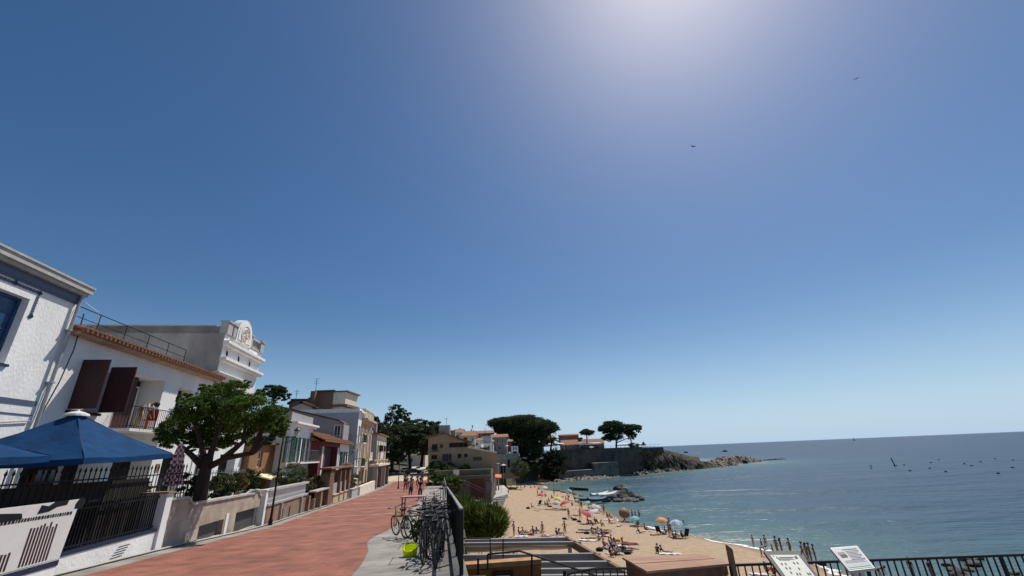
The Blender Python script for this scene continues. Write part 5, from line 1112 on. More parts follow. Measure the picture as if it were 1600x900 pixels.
# village houses
def house_px(label,x0,x1,ytop,ybot,y,depth,m,wins=(),roof=None,rh=0,name='village_house',group=None,cat='house',dx=0,fm=DARKIN):
    a = aty(x0,ybot,y); b = aty(x1,ybot,y); t = aty((x0+x1)/2,ytop,y).z; zb_ = min(a.z,b.z)
    hh = thing(name,label,cat,((a.x+b.x)/2,y,zb_),0,group); mb = MB(); mb.hexa([(a.x,y,zb_-1),(b.x,y,zb_-1),(b.x+dx,y+depth,zb_-1),(a.x+dx,y+depth,zb_-1),(a.x,y,t),(b.x,y,t),(b.x+dx,y+depth,t),(a.x+dx,y+depth,t)]); mb.build('wall',m,hh)
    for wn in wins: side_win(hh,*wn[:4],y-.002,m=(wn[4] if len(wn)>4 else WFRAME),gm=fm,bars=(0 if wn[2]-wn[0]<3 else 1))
    if roof: 
        mb = MB(); e=.4; cx0,cx1 = a.x-e,b.x+e; rr_ = rh or .3; my = y+depth/2
        mb.hexa([(cx0,y-e,t+.01),(cx1,y-e,t+.01),(cx1+dx,y+depth+e,t+.01),(cx0+dx,y+depth+e,t+.01),(cx0+.2,my-.1,t+rr_),(cx1-.2,my-.1,t+rr_),(cx1-.2,my+.1,t+rr_),(cx0+.2,my+.1,t+rr_)]); mb.build('roof',roof,hh)
    return hh
WS = mat('shaded_white_render',(.5,.51,.53),.9,.08,1)
house_px('cream gabled house with terracotta roof above the tan house terrace',722,742,681,700,135,9,CREAM,[(737,684,740,690),(724,684,730,690,BROWNW)],TILE_R,1.6)
house_px('white house with red brown roof, just right of the tan house chimneys',708,722,676,690,140,9,WHITE2,[(712,680,717,684)],TILE_R,1.3)
house_px('low white house with a clipped gable beside the cream one',740,752,688,704,138,8,WHITE2,[(743,692,747,696)],TILE_R,.8)
house_px('blue grey flat roofed house with a white arcade of three openings',752,768,681,722,150,10,BLUEWALL,[(756,697,759,708),(761,697,765,708),(757,714,762,719)],None)
a = aty(755,693,149); b = aty(768,696,149); h = thing('white_loggia','white loggia frame built in front of the blue grey house','loggia',(a.x,149,8)); mb = MB(); mb.box(a.x,b.x,147.5,149.9,b.z,a.z); mb.build('lintel',WHITE2,h)
for px in (755,760,766.5): c = aty(px,709,149); mb = MB(); mb.box(c.x,c.x+.5,147.6,148.1,c.z-1,b.z); mb.build('column',WHITE2,h)
h1 = house_px('grey stone house with a row of white framed windows under a tiled roof',768,794,683,738,158,11,mat('grey_stone_render',(.25,.24,.22),.9,.15,1,.2,8),[(776,684,778.5,693),(780,684,782.5,693),(784,684,786.5,693),(788,684,790.5,693),(770,685,774,692),(770,696,775,704),(778,697,783,703),(792,718,796,732,IRON)],TILE_R,1.2)
h = house_px('white framed sun room on the corner of the grey stone house',799,810,697,712,156,5,WHITE2,[(801,705,808.5,711,WHITE2),(801,698,804,703,WHITE2),(805,698,808,703,WHITE2)],None)
house_px('low grey terrace block with a dark arched boat store at beach level',776,812,709,742,154,8,STONE if False else MATS['grey_stone_render'],[(782,726,790,739,IRON),(793,718,797,730,IRON),(779,712,782,716),(786,712,789,716),(798,714,801,719),(803,714,806,719)],None)
house_px('dark red low house half hidden under the pines',790,800,690,700,165,6,REDWALL,[(793,693,797,697)],TILE_R,.8)
house_px('brown roofed house peeping between village roofs',746,770,677,684,175,8,BROWNW,[(750,679,753,682)],TILE_R,1.2)
# antennas & cypress on the skyline
for (px,y0_,y1_,lb) in ((758,683,668,'thin antenna mast above the blue grey house'),(736,681,671,'short antenna mast above the cream house')):
    a = aty(px,y0_,160); b = aty(px,y1_,160); tag(MB().tube([a,b],.07,5).build('antenna_mast',IRON),lb,'antenna')
# white parasols of the village terraces
def small_parasol(px,py,rx,y,label,m=None,zb=None,group=None,hgt=None,cat='parasol',tilt=0):
    a,b_ = mpp(px,py,y); c = aty(px,py,y); r = rx*a; h = thing('parasol',label,cat,(c.x,c.y,(zb if zb is not None else c.z-2.2)),0,group); m_ = m or WCANV
    mb = MB(); mb.lathe([(r,-r*.0),(r*.55,r*.22),(.03,r*.42)],c,8); mb.f = [f for f in mb.f if len(f)<8]; mb.build('canopy',m_,h); mb = MB(); mb.tube([(c.x,c.y,zb if zb is not None else c.z-2.2),(c.x,c.y,c.z+r*.42)],.04,5); mb.build('pole',WFRAME,h); return h
for wn in ((778,712,781,716),(785,713,788,717),(790,706,792,709),(779,719,781,722)): pass
house_px('tiny white shed with a dark door at the foot of the village steps',763,769,727,736,128,4,WHITE2,[(765,729,767,736,IRON)],TILE_R,.5)
house_px('cream narrow house squeezed between blue grey and grey stone houses',766,771,690,722,152,8,CREAM,[(767,695,769.5,700),(767,704,769.5,709),(767,713,769.5,718)],TILE_R,.7)
small_parasol(768,716,4.5,148,'white parasol over the village terrace beside the tan house',zb=5.5); small_parasol(792,697,3,155,'white parasol on the upper terrace of the grey stone house',zb=9.5); small_parasol(786,727,5,152,'white awning parasol at the mouth of the boat store',zb=3)
for k,(px,lb) in enumerate(((769.5,'left concrete pillar under the village deck'),(774,'middle concrete pillar under the village deck'),(778,'right concrete pillar under the village deck'))):
    a = aty(px,725,130); b = aty(px,742,130); tag(MB().box(a.x-.2,a.x+.2,130,130.4,1,a.z).build('deck_pillar',CONC),lb,'pillar')
a = aty(766,724.5,130); b = aty(780,724,130); tag(MB().box(a.x,b.x,129,133,a.z-.2,a.z).build('village_deck',CONC),'thin concrete deck carried by three pillars beyond the tan house','deck')
# ---- headland
h = thing('headland_wall','long dark stone retaining wall of the headland terrace above the rocks','wall',(40,212,1))
ZT = 12.2; HW = [(15,203),(24,205),(36,212),(50,221),(63,230),(77,240)]
RUB2 = mat('dark_headland_stone',(.105,.088,.068),.95,.5,.25,.8,1.2,detail=10)
for (a,b) in zip(HW,HW[1:]):
    mb = MB(); n_ = Vector((b[1]-a[1],-(b[0]-a[0]),0)).normalized()*-1; mb.prism([a,b,(b[0]+n_.x*3,b[1]+n_.y*3),(a[0]+n_.x*3,a[1]+n_.y*3)],-.5,ZT-(.6 if a[0]>60 else 0)); mb.build('wall',RUB2,h)
mb = MB(); a = aty(927,724,203); b = aty(965,724,209); c = b.x; mb.prism([(a.x,203),(b.x,208),(b.x+.5,216),(a.x,212)],.0,aty(940,723,205).z); mb.build('lower_bastion',mat('grey_headland_stone',(.19,.165,.135),.95,.35,.4,.6,2),h); a = aty(872,738,196); b = aty(930,744,203); mb = MB(); mb.prism([(a.x,196),(b.x,202),(b.x,208),(a.x,206)],0,aty(900,735,200).z); mb.build('lower_wall',MATS['grey_headland_stone'],h)
mb = MB()
for (a,b) in zip(HW,HW[1:]):
    for k in range(5):
        t0,t1 = k/5,(k+1)/5; A_ = Vector((a[0]+(b[0]-a[0])*t0,a[1]+(b[1]-a[1])*t0,ZT)); mb.tube([A_,A_+Vector((0,0,1.0))],.06,4)
    mb.tube([Vector((*a,ZT+1)),Vector((*b,ZT+1))],.05,4)
mb.build('terrace_railing',LAV,h)
mb = MB(); mb.poly([(15,203.5,ZT+.02),(24,205.5,ZT+.02),(36,212.5,ZT+.02),(50,221.5,ZT+.02),(63,230.5,ZT+.02),(77,240.5,ZT-.3),(70,262,ZT-.1),(5,250,ZT+.02)]); struct('headland_terrace_floor',mb,CONC)
def awn(px0,py0,px1,py1,y,d,label,m=None):
    a = aty(px0,py0,y); b = aty(px1,py1,y); h = thing('terrace_awning',label,'awning',(a.x,y,ZT)); mb = MB(); mb.hexa([(a.x,y,a.z-.75),(b.x,y,b.z-.75),(b.x,y+d,b.z-.3),(a.x,y+d,a.z-.3),(a.x,y,a.z-.05),(b.x,y,b.z-.05),(b.x,y+d,b.z+.35),(a.x,y+d,a.z+.35)]); mb.build('canvas',m or WCANV,h)
    n = max(2,int((b.x-a.x)/4)+1)
    for k in range(n): x = a.x+.2+(b.x-a.x-.4)*k/(n-1); mb = MB(); mb.tube([(x,y+.1,ZT),(x,y+.1,a.z-.4)],.07,4); mb.build('pole',WFRAME,h)
awn(853,694,882,693,214,6,'pale awning at the left end of the headland restaurant terrace'); awn(905,693,940,692,222,5,'long pale awning in front of the low tiled restaurant'); awn(966,694.5,985,693.5,232,7,'bright white awning right of the large headland pine',WCANV); awn(996,694,1003,693.5,240,5,'small white awning near the tip of the terrace')
house_px('long low restaurant with terracotta roof and dark red front on the headland',878,945,694,704,226,9,mat('dark_red_front',(.20,.075,.06),.85,.2,1),[(886,696,890,702),(893,696,898,702),(904,697,912,702),(916,697,924,702),(928,697,936,702)],TILE_R,2.4,name='restaurant',cat='restaurant')
house_px('upper terracotta brick house with dark windows behind the restaurant',876,905,680,692,245,10,mat('terracotta_front',(.26,.11,.07),.85,.2,1),[(880,682,883,689),(886,682,890,690)],TILE_R,.8)
house_px('small red house with sloping roof under the big pines of the headland',846,866,684,694,240,9,mat('terracotta_front2',(.24,.10,.065),.85,.2,1),[(850,686,854,690)],TILE_R,1.6)
house_px('dark brick house in the shade below the pine trunks',824,842,688,698,215,8,REDWALL,[(828,690,832,694)],TILE_R,.8)
small_parasol(924,699,4,214,'white round parasol on the headland terrace',zb=ZT); 
p = aty(1006,697,236); h = thing('thatched_parasol','pointed straw parasol at the tip of the headland terrace','parasol',(p.x,236,ZT-.6)); mb = MB(); z1_ = aty(1006,689.5,236).z; mb.lathe([(1.5,z1_-2.1),(.9,z1_-1.5),(.95,z1_-1.4),(.4,z1_-.5),(.03,z1_)],(p.x,236,0),8); mb.build('canopy',OLIVE[0] if False else mat('straw',(.12,.10,.08),.95,.3,4),h); mb = MB(); mb.tube([(p.x,236,ZT-1),(p.x,236,z1_-1)],.09,5); mb.build('pole',BARK,h)

# ================================================================== TREES OF THE HILL AND THE HEADLAND
def T(label,y,trunk,limbs,blobs,dens,size,mats=PINEF,r0=.45,name='stone_pine',**k): return tree(name,label,'tree',y,trunk,limbs,blobs,dens,size,mats,r0,**k)
T('dark pine crown showing behind the white balustrade house',95,[(425,660),(428,615)],[[(428,630),(440,615)]],[(425,612,20,9),(440,616,13,9),(412,612,10,7),(447,622,6,6)],60,.22)
# group above the far end of the street
T('broad stone pine spreading over the square at the street end',125,[(641,732),(639,705),(636,690)],[[(639,712),(620,690)],[(639,705),(655,688)]],[(640,682,38,16),(612,690,14,14),(665,684,22,14),(630,672,22,10),(655,672,20,9)],55,.26)
T('second stone pine leaning left beside the tan house',122,[(658,730),(661,705),(652,690)],[[(661,706),(668,690)],[(661,710),(645,695)]],[(662,688,20,12),(680,692,9,10),(645,692,16,10)],60,.24)
T('dark pine trunk group left of the square with low hanging crown',118,[(612,738),(614,712),(612,700)],[[(614,714),(602,700)]],[(615,700,13,20),(607,712,9,16),(622,712,10,10)],60,.24)
T('tall loose eucalyptus with brownish crown on the skyline',150,[(622,725),(621,680),(619,650)],[[(621,672),(632,650)],[(621,668),(610,655)]],[(619,645,13,13),(611,660,9,15),(630,662,12,16),(622,640,9,7),(636,650,6,9),(615,680,12,14)],38,.22,mats=OLIVE+PINEF,name='eucalyptus_tree')
T('small rounded tree on the skyline behind the ornate house, left of two',140,[(572,690),(572,655)],[[(572,665),(568,650)]],[(572,650,6,10),(575,662,9,14)],50,.24,name='hill_tree')
T('small rounded tree on the skyline behind the ornate house, right of two',140,[(585,690),(584,655)],[[(584,665),(589,652)]],[(584,652,5,9),(588,664,9,14)],50,.24,name='hill_tree')
T('low dark tree joining the skyline trees to the eucalyptus',145,[(600,705),(600,672)],[[(600,680),(607,668)]],[(600,672,13,14),(594,690,14,14),(610,680,10,14)],50,.26,name='hill_tree')
T('pine on the hill behind the stone pine, its top level with the ridge',180,[(655,700),(655,672)],[[(655,680),(648,668)]],[(652,664,15,9),(668,667,13,9),(640,668,12,8)],38,.3,name='hill_tree')
T('dark pine on the ridge just left of the tan house chimney',185,[(685,695),(685,672)],[[(685,682),(692,670)]],[(684,668,13,8),(696,673,9,7),(676,675,14,9)],38,.3,name='hill_tree')
bl = []
rn = random.Random(11)
ORD = 'first second third fourth fifth sixth seventh eighth ninth tenth eleventh twelfth thirteenth fourteenth fifteenth sixteenth seventeenth eighteenth nineteenth twentieth'.split(); ORD += ['twenty-'+o for o in ORD[:9]]+['thirtieth']+['thirty-'+o for o in ORD[:9]]+['fortieth']+['forty-'+o for o in ORD[:9]]
for k in range(46):
    px = rn.uniform(560,705); top = float(np.interp(px,[560,600,620,650,680,705],[684,680,680,676,678,690])); bl.append((px,rn.uniform(top,712),rn.uniform(9,15),rn.uniform(6,10),rn.uniform(-14,10)))
o = link_mesh(leaf_mesh('hill_wood',[pxblob(q[0],q[1],q[2],q[3],190+q[4],.6) for q in bl],42,.36,PINEF,.4),'hill_wood'); tag(o,'dense dark pine wood covering the hill behind the houses','wood',kind='stuff')
shrub('cypress','dark cypress top on the skyline above the cream gabled house',738,672,2.5,8,170,PINEF,size=.2,dens=70,cat='tree',zb=9); shrub('cypress','low dark crown beside the cypress on the village skyline',722,671,5,3,170,PINEF,size=.2,dens=70,cat='tree',zb=9)
# headland stone pines
T('huge stone pine crown above the village and the dark slope',190,[(838,715),(836,695),(825,680)],[[(836,698),(805,672)],[(836,695),(850,672)],[(830,690),(820,665)]],[(818,665,36,13),(790,662,24,10),(845,668,24,12),(775,660,13,7),(815,656,30,7),(800,676,22,10),(832,680,24,10),(785,672,14,7)],62,.24,r0=.8)
T('stone pine with its crown tip reaching right over the red house',200,[(860,705),(862,690),(858,675)],[[(862,692),(870,676)]],[(858,664,12,6),(866,669,9,6),(852,672,14,8)],62,.24)
T('dark pine filling the space under the huge crown, left side',186,[(815,715),(815,700),(812,690)],[[(815,700),(805,690)]],[(812,696,18,13),(830,700,18,15),(845,690,12,10)],55,.26)
T('small umbrella shaped pine on a thin trunk between the headland houses',225,[(917,696),(917,686),(916,678)],[[(917,686),(922,678)]],[(917,675,11,5),(913,676,7,4),(922,676,7,4)],75,.2,r0=.3)
T('large umbrella pine on the headland with forked bare trunk against the sky',222,[(963,701),(963,690),(960,680)],[[(963,690),(972,681),(980,676)],[(963,692),(975,687),(985,683),(990,676)],[(961,684),(948,672)]],[(957,668,18,9),(943,671,9,6),(975,670,15,7),(990,668,13,5),(998,672,5,4),(960,680,13,9),(950,684,9,6),(983,677,8,4),(957,661,14,4)],85,.2,r0=.5)
T('smaller pine leaning right of the large umbrella pine',224,[(986,700),(986,690),(983,680)],[[(986,690),(990,682)]],[(986,678,8,4),(990,682,5,5),(983,684,4,3)],80,.2,r0=.3)
T('low clipped round tree on the headland terrace by the white awning',232,[(991,702),(991,697)],[[(991,699),(993,696)]],[(990,695.5,8,3.6)],95,.2,r0=.25,mats=PINEF)
T('dark low tree between the upper brick house and the small pine',230,[(908,698),(908,690)],[[(908,692),(911,688)]],[(907,688,6,5),(913,691,5,4)],70,.22)
shrub('terrace_tree','dark rounded tree in front of the small red headland house',868,690,11,7,212,PINEF,size=.24,dens=60,cat='tree',zb=12)
shrub('tamarisk_bush','olive green tamarisk bush at the far end of the sand',812,731,14,13,152,OLIVE+[PINEF[1]],size=.16,dens=170,zb=1.8)
shrub('slope_bush','dark bush beside the tamarisk at the beach end',832,733,14,11,180,PINEF,size=.24,dens=70,zb=2)
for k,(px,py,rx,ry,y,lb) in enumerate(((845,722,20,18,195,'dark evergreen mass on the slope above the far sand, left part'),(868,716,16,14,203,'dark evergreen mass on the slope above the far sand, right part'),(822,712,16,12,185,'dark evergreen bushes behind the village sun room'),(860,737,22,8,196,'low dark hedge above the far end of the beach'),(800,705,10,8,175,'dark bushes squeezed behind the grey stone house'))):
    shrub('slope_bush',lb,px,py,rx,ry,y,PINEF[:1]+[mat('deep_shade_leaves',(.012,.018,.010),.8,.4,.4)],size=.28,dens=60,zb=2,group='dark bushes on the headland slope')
# dry scrub slope below the terrace tip
HEADR = mat('headland_rock', (.07,.06,.05), .95, .45, .35, .9, 1.6, detail=9)
ROCK = mat('pale_shore_rock', (.17,.148,.125), .95, .55, .5, .9, 2.2, detail=9); ROCKD = mat('wet_dark_rock', (.055,.05,.045), .8, .4, .6, .8, 2.5)
def ridge(name,label,path,m,kind=None,cat='rock',seed=1,wd=9,n=26,amp=.8):
    """a rocky spine: path of (x,y,half width,height)"""
    r_ = np.random.default_rng(seed); P = np.array(path,float); t = np.linspace(0,len(P)-1,n*len(P)); C_ = np.stack([np.interp(t,range(len(P)),P[:,k]) for k in range(4)],1)
    ns = 17; X = np.zeros((len(t),ns)); Y = X.copy(); Z = X.copy()
    d = np.gradient(C_[:,:2],axis=0); d /= np.linalg.norm(d,axis=1)[:,None]; nn = np.stack([-d[:,1],d[:,0]],1)
    ph = r_.uniform(0,6.28,(8,3)); fr = r_.uniform(.25,1.6,(8,2))
    rgn = r_.normal(size=(len(t),ns)); X0_ = r_.normal(size=(len(t),ns))*.28
    for j in range(ns):
        s_ = (j/(ns-1))*2-1; X[:,j] = C_[:,0]+nn[:,0]*s_*C_[:,2]; Y[:,j] = C_[:,1]+nn[:,1]*s_*C_[:,2]
        nz = sum(np.abs(np.sin(X[:,j]*fr[k,0]+Y[:,j]*fr[k,1]+ph[k,0])) for k in range(8))/8-.55
        Z[:,j] = C_[:,3]*(1-abs(s_)**1.7)-.5 + amp*nz*3.*(1-abs(s_)*.4)+rgn[:,j]*.33*amp
    X += X0_; Y += np.roll(X0_,3)
    o = grid_mesh(name,X,Y,Z,m,smooth=False)
    if kind: o['kind'] = kind
    else: tag(o,label,cat)
    return o
ridge('headland_slope','',[(62,234,7,10.5),(76,241,9,10),(86,246,8,7.5),(96,252,7,4.4),(106,259,6,2.2)],HEADR,kind='structure',seed=3,amp=.9)
ridge('rock_spit','jagged brown rock spit running out to sea beyond the headland, nearest part',[(100,256,5,2.6),(112,262,7,3.4),(124,270,6,2.2)],ROCK,seed=4,amp=.9)
ridge('rock_spit','largest rocky islet of the spit with a pale ridge',[(120,290,4,1.5),(132,294,7,4.2),(146,300,7,4.2),(160,306,4,1.2)],ROCK,seed=6,amp=1.)
ridge('rock_spit','low flat rocks at the seaward tip of the spit, far right',[(170,318,2,.8),(182,324,2,1.0),(192,330,2,.5)],ROCKD,seed=8,amp=.35)
ridge('rock_shelf','pale rock shelf along the foot of the headland wall, by the far bathers',[(14,191,4,.9),(24,197,5,1.4),(34,203,5,1.5),(46,211,4,1.2),(58,219,3,.9)],ROCK,seed=9,amp=.5)
ridge('rock_shelf','broken low rocks at the water below the scrub slope',[(56,221,2.5,1.0),(70,229,3,1.4),(84,238,3,1.6),(98,249,3,1.4)],ROCK,seed=10,amp=.6)
q_ = []
rn = random.Random(21)
for k in range(60): t = rn.random(); x_ = 60+t*42; y_ = 230+t*24+rn.uniform(-6,3); q_.append((x_,y_,max(1.,(10.5-t*8)*rn.uniform(.3,1.)),rn.uniform(.8,2),rn.uniform(.8,2),rn.uniform(.5,1)))
o = link_mesh(leaf_mesh('slope_scrub',q_,60,.2,[PINEF[0],OLIVE[0],BROWNL[1]],.5),'slope_scrub'); tag(o,'dry dark scrub growing over the rocky slope at the headland tip','scrub',kind='stuff')
# boulders
def boulder_mesh(seed,n=3):
    import bmesh
    bm = bmesh.new(); bmesh.ops.create_icosphere(bm, subdivisions=n, radius=1); r_ = np.random.default_rng(seed); ph = r_.uniform(0,6.28,(6,)); K = r_.normal(size=(6,3))*1.8; PL = r_.normal(size=(7,3)); PL /= np.linalg.norm(PL,axis=1)[:,None]
    for v in bm.verts:
        p = np.array(v.co); f = 1+sum(.09*math.sin(K[i]@p+ph[i]) for i in range(6))
        p = p*f
        for q in PL:
            d_ = q@p-.72
            if d_ > 0: p = p-q*d_*.85
        v.co = p*(1+r_.uniform(-.025,.025))
    me = bpy.data.meshes.new('boulder'); bm.to_mesh(me); bm.free(); return me
BM = [boulder_mesh(s_) for s_ in range(5)]
for k_,b in enumerate(BM): b.materials.append(ROCK if k_%2 else mat('brown_shore_rock',(.12,.10,.08),.95,.5,.8,.9,2.5))
BMD = [b.copy() for b in BM]
for b in BMD: b.materials.clear(); b.materials.append(ROCKD)
def boulder(px,py,wpx,label,group,dark=False,hh=.6,z=0.):
    p = onz(px,py,z); a,_ = mpp(px,py,p.y); r = wpx*a/2; o = bpy.data.objects.new('boulder',(BMD if dark else BM)[random.randrange(5)]); COL.objects.link(o)
    o.location = (p.x,p.y,z+r*hh*.25); o.scale = (r,r*.8,r*hh); o.rotation_euler = (random.uniform(-.2,.2),random.uniform(-.2,.2),random.uniform(0,6)); return tag(o,label,'boulder',group)
g_ = 'boulders of the mid beach outcrop'
for (px,py,wp,lb,dk,hh) in ((973,779,24,'largest pale boulder of the mid beach outcrop',0,.85),(968,765,17,'dark rounded boulder standing alone in the water behind the outcrop',1,.8),(957,781,21,'pale boulder left of the largest in the outcrop',0,.7),(987,776,16,'grey boulder right of the largest one',0,.8),(997,778,12,'boulder near the seaward end of the outcrop',0,.7),(1003,782,13,'dark boulder at the seaward tip of the outcrop',1,.7),(983,783,22,'flat pale slab in front of the largest boulder',0,.4),(948,784,18,'dark boulder beside the covered boats',1,.6),(944,774,14,'pale boulder behind the covered boats',0,.6),(993,784,13,'low grey rock between tip and slab of the outcrop',0,.4),(965,784,20,'wide dark slab at the front of the outcrop',1,.4),(978,771,13,'pointed pale rock at the back of the outcrop',0,1.1),(960,774,14,'squat brown rock at the back left of the outcrop',0,.8)):
    boulder(px,py,wp,lb,g_,bool(dk),hh)
g_ = 'boulders at the foot of the headland wall'
for k in range(46):
    t = k/45; px = 872+t*138; py = 745-t*6.5+random.uniform(-3,3)*(1.3-t*.6); boulder(px,py,random.choice((4,5,6,8,11,14)),ORD[k]+' boulder from the left along the foot of the headland wall',g_,k%3==2,random.uniform(.35,.8),.25)
g_ = 'boulders of the rock spit'
for k in range(12):
    t = k/11; px = 1015+t*150; py = 738-t*15+random.uniform(-2,1.5); boulder(px,py,random.uniform(6,12),ORD[k]+' jagged rock from the left along the rock spit',g_,k%3==2,.7,.3)
g_ = 'stones by the small inlet'
for k in range(14): boulder(868+k*4.5+random.uniform(-2,2),766+k*.9+random.uniform(-1,3),random.uniform(4,8),ORD[k]+' flat stone from the left on the strip beside the small inlet',g_,k%3==0,.35,.3)
h = thing('stone_jetty','short dark stone jetty beside the light blue beach umbrella','jetty',onz(905,768,0)); a,b = onz(892,766,0),onz(918,766,0); mb = MB(); mb.hexa([(a.x,a.y,-.5),(b.x,b.y-2,-.5),(b.x,b.y+3,-.5),(a.x,a.y+4,-.5),(a.x,a.y,.9),(b.x,b.y-2,.7),(b.x,b.y+3,.7),(a.x,a.y+4,.9)]); mb.build('wall',ROCKD,h)
# beached boats
def boat(px,py,L,rz,label,hm,cm=None,z=.4):
    p = onz(px,py,z); p.z = z; h = thing('rowing_boat',label,'boat',p,rz,'boats pulled up by the rocks'); mb = MB(); n = 9; prof = []
    for k in range(n):
        t = k/(n-1); x = (t-.5)*L; wd = .75*math.sin(math.pi*min(1,.18+t*.85))**.6*(1 if t>.05 else .8); sh = .62+.25*(t*2-1)**2; i = len(mb.v)
        mb.v += [(x,-wd,sh),(x,-wd*.75,.2),(x,0,.02),(x,wd*.75,.2),(x,wd,sh),(x,wd*.86,sh-.02),(x,0,.25),(x,-wd*.86,sh-.02)]
    for k in range(n-1):
        for q in range(8): a = k*8+q; b = k*8+(q+1)%8; mb.f.append((a,b,b+8,a+8))
    mb.f.append(tuple(range(7,-1,-1))); mb.f.append(tuple((n-1)*8+q for q in range(8))); local(mb,'hull',hm,h)
    if cm:
        mb = MB(); 
        for k in range(n):
            t = k/(n-1); x = (t-.5)*L*.97; wd = .8*math.sin(math.pi*min(1,.18+t*.85))**.6; sh = .64+.25*(t*2-1)**2; mb.v += [(x,-wd,sh),(x,0,sh+.28),(x,wd,sh)]
        for k in range(n-1):
            for q in range(2): a = k*3+q; mb.f.append((a,a+1,a+4,a+3))
        local(mb,'cover',cm,h)
    else:
        for x in (-L*.2,L*.15): mb = MB(); mb.box(x-.12,x+.12,-.62,.62,.48,.52); local(mb,'thwart',WOODBR,h)
    return h
TEAL = mat('teal_boat_cover',(.02,.10,.14),.7,.25,3)
boat(921,783,7.2,.1,'rowing boat under a teal cover, nearest to the sand',mat('dark_blue_hull',(.02,.05,.09),.4,.2,3),TEAL); boat(935,784,6.2,.5,'smaller boat under a blue green cover right of the first one',MATS['dark_blue_hull'],TEAL)
boat(938,776,8.5,.8,'pale upturned looking boat with white deck behind the covered boats',WHITE2,mat('grey_white_deck',(.5,.49,.47),.6,.15,3)); boat(950,776,9,.75,'second white decked boat lying against the boulders',WHITE2,MATS['grey_white_deck'])
# people-free water objects: buoys, marker, sailing boat, motor boats
for k,(px,py) in enumerate(((1361,728.5),(1361,732),(1413,727),(1422,736),(1453,732),(1455,723),(1467,719),(1478,737.5),(1507,725),(1518,728),(1532,722),(1555,717),(1560,740),(1582,731),(1583,719))):
    p = onz(px,py,0); o = MB().lathe([(.05,-.3),(.3,-.15),(.45,.05),(.36,.25),(.1,.42)],p,10).build('buoy',BLACKP,None,True); tag(o,ORD[k]+' dark round mooring buoy from the left, out on the open water','buoy','mooring buoys')
p = onz(1399,728,0); h = thing('marker_post','slanting dark marker post standing in the water left of the buoys','marker',p); mb = MB(); mb.tube([p+Vector((0,0,-.5)),p+Vector((-.8,0,3.4))],.22,6); mb.build('pole',IRON,h); mb = MB(); mb.lathe([(.7,-.1),(.6,.3),(.2,.4)],p,10); mb.build('float',IRON,h)
p = onz(1335,687.5,0); p = Vector(ray(1335,688.5)); p = O+p*(2600/p.y); p.z=0; h = thing('sailing_boat','tiny sailing boat with bare mast on the horizon','sailing boat',p); mb = MB(); mb.hexa([p+Vector(q) for q in ((-6,-2,-.5),(7,-1,-.5),(7,1,-.5),(-6,2,-.5),(-7,-2.4,2.2),(9,-.4,2.6),(9,.4,2.6),(-7,2.4,2.2))]); mb.build('hull',ROCKD,h); mb = MB(); mb.tube([p+Vector((1,0,2)),p+Vector((0,0,19))],.35,5); mb.build('mast',GALV,h); mb = MB(); mb.poly([p+Vector((1,0.2,3)),p+Vector((.2,.2,16)),p+Vector((-4,.2,3.4))]); mb.build('sail',GALV,h)
def motor(px,py,L,label,wake):
    p = onz(px,py,0); h = thing('motor_boat',label,'motor boat',p); mb = MB(); mb.hexa([p+Vector(q) for q in ((-L/2,-1.2,-.3),(L/2.6,-.5,-.3),(L/2.6,.5,-.3),(-L/2,1.2,-.3),(-L/2,-1.4,1.1),(L/2,-.2,1.5),(L/2,.2,1.5),(-L/2,1.4,1.1))]); mb.build('hull',ROCKD,h); mb = MB(); mb.box(p.x-L*.2,p.x+L*.12,p.y-.8,p.y+.8,1.2,2.5); mb.build('cabin',DCONC,h)
    if wake: m_ = MB(); q = onz(px+wake,py+.6,0); m_.poly([p+Vector((L/2,0,.06)),p+Vector((L/2,3,.06)),Vector((q.x,q.y+6,.06)),Vector((q.x,q.y-3,.06))]); tag(m_.build('boat_wake',WHITE2),'thin white wake trailing behind the left motor boat','wake',kind='stuff')
motor(1072,707.5,8,'small dark motor boat trailing a white wake beyond the rocks',24); motor(1133,705.8,9,'second dark motor boat beyond the rock spit, without a long wake',0)
# parked cars in the shade of the square
def car(px,py,y,rz,label,pm):
    p = aty(px,py,y); h = thing('parked_car',label,'car',(p.x,y,zp(y)+.02),rz,'cars parked under the pines of the square'); mb = MB(); pr = [(-2.1,.35),(2.1,.35),(2.15,.75),(1.9,.9),(.95,1.0),(.45,1.42),(-1.2,1.45),(-1.95,1.0),(-2.15,.8)]
    for s_ in (-.82,.82): pass
    n=len(pr); mb.v = [(a,-.85,b) for a,b in pr]+[(a,.85,b) for a,b in pr]; mb.f = [tuple(range(n)),tuple(reversed(range(n,2*n)))]+[(k,(k+1)%n,n+(k+1)%n,n+k)[::-1] for k in range(n)]; local(mb,'body',pm,h)
    for s_ in (-.86,.86): 
        mb = MB(); e = .01*(1 if s_>0 else -1); mb.poly([(.85,s_+e,1.0),(.42,s_+e,1.35),(-1.15,s_+e,1.38),(-1.75,s_+e,1.0)]); local(mb,'side_window',GLASS,h)
    for x in (-1.3,1.35):
        for s_ in (-.8,.8): mb = MB(); mb.lathe([(.32,-.1),(.34,0),(.32,.1)],(x,s_,.33),12,Matrix.Rotation(math.pi/2,4,'X')); local(mb,'wheel',BLACKP,h)
    return h
SLV = mat('silver_car_paint',(.45,.45,.46),.35,.08,3,metal=.4)
car(651,730,138,1.2,'white van like car under the right pine, facing the square',WHITE2); car(636,733,132,.3,'silver parked car beneath the broad stone pine',SLV); car(612,738,128,.2,'dark car in deep shade at the left of the square',M_BK); car(664,729,128,1.4,'white parked car closest to the tan house',WHITE2); car(646,736,118,.1,'dark blue car parked in front in the shade of the pines',NAVY)
house_px('pale low wall and house seen under the pine trunks',636,664,712,728,160,6,CREAM,[(640,716,645,722)],None)

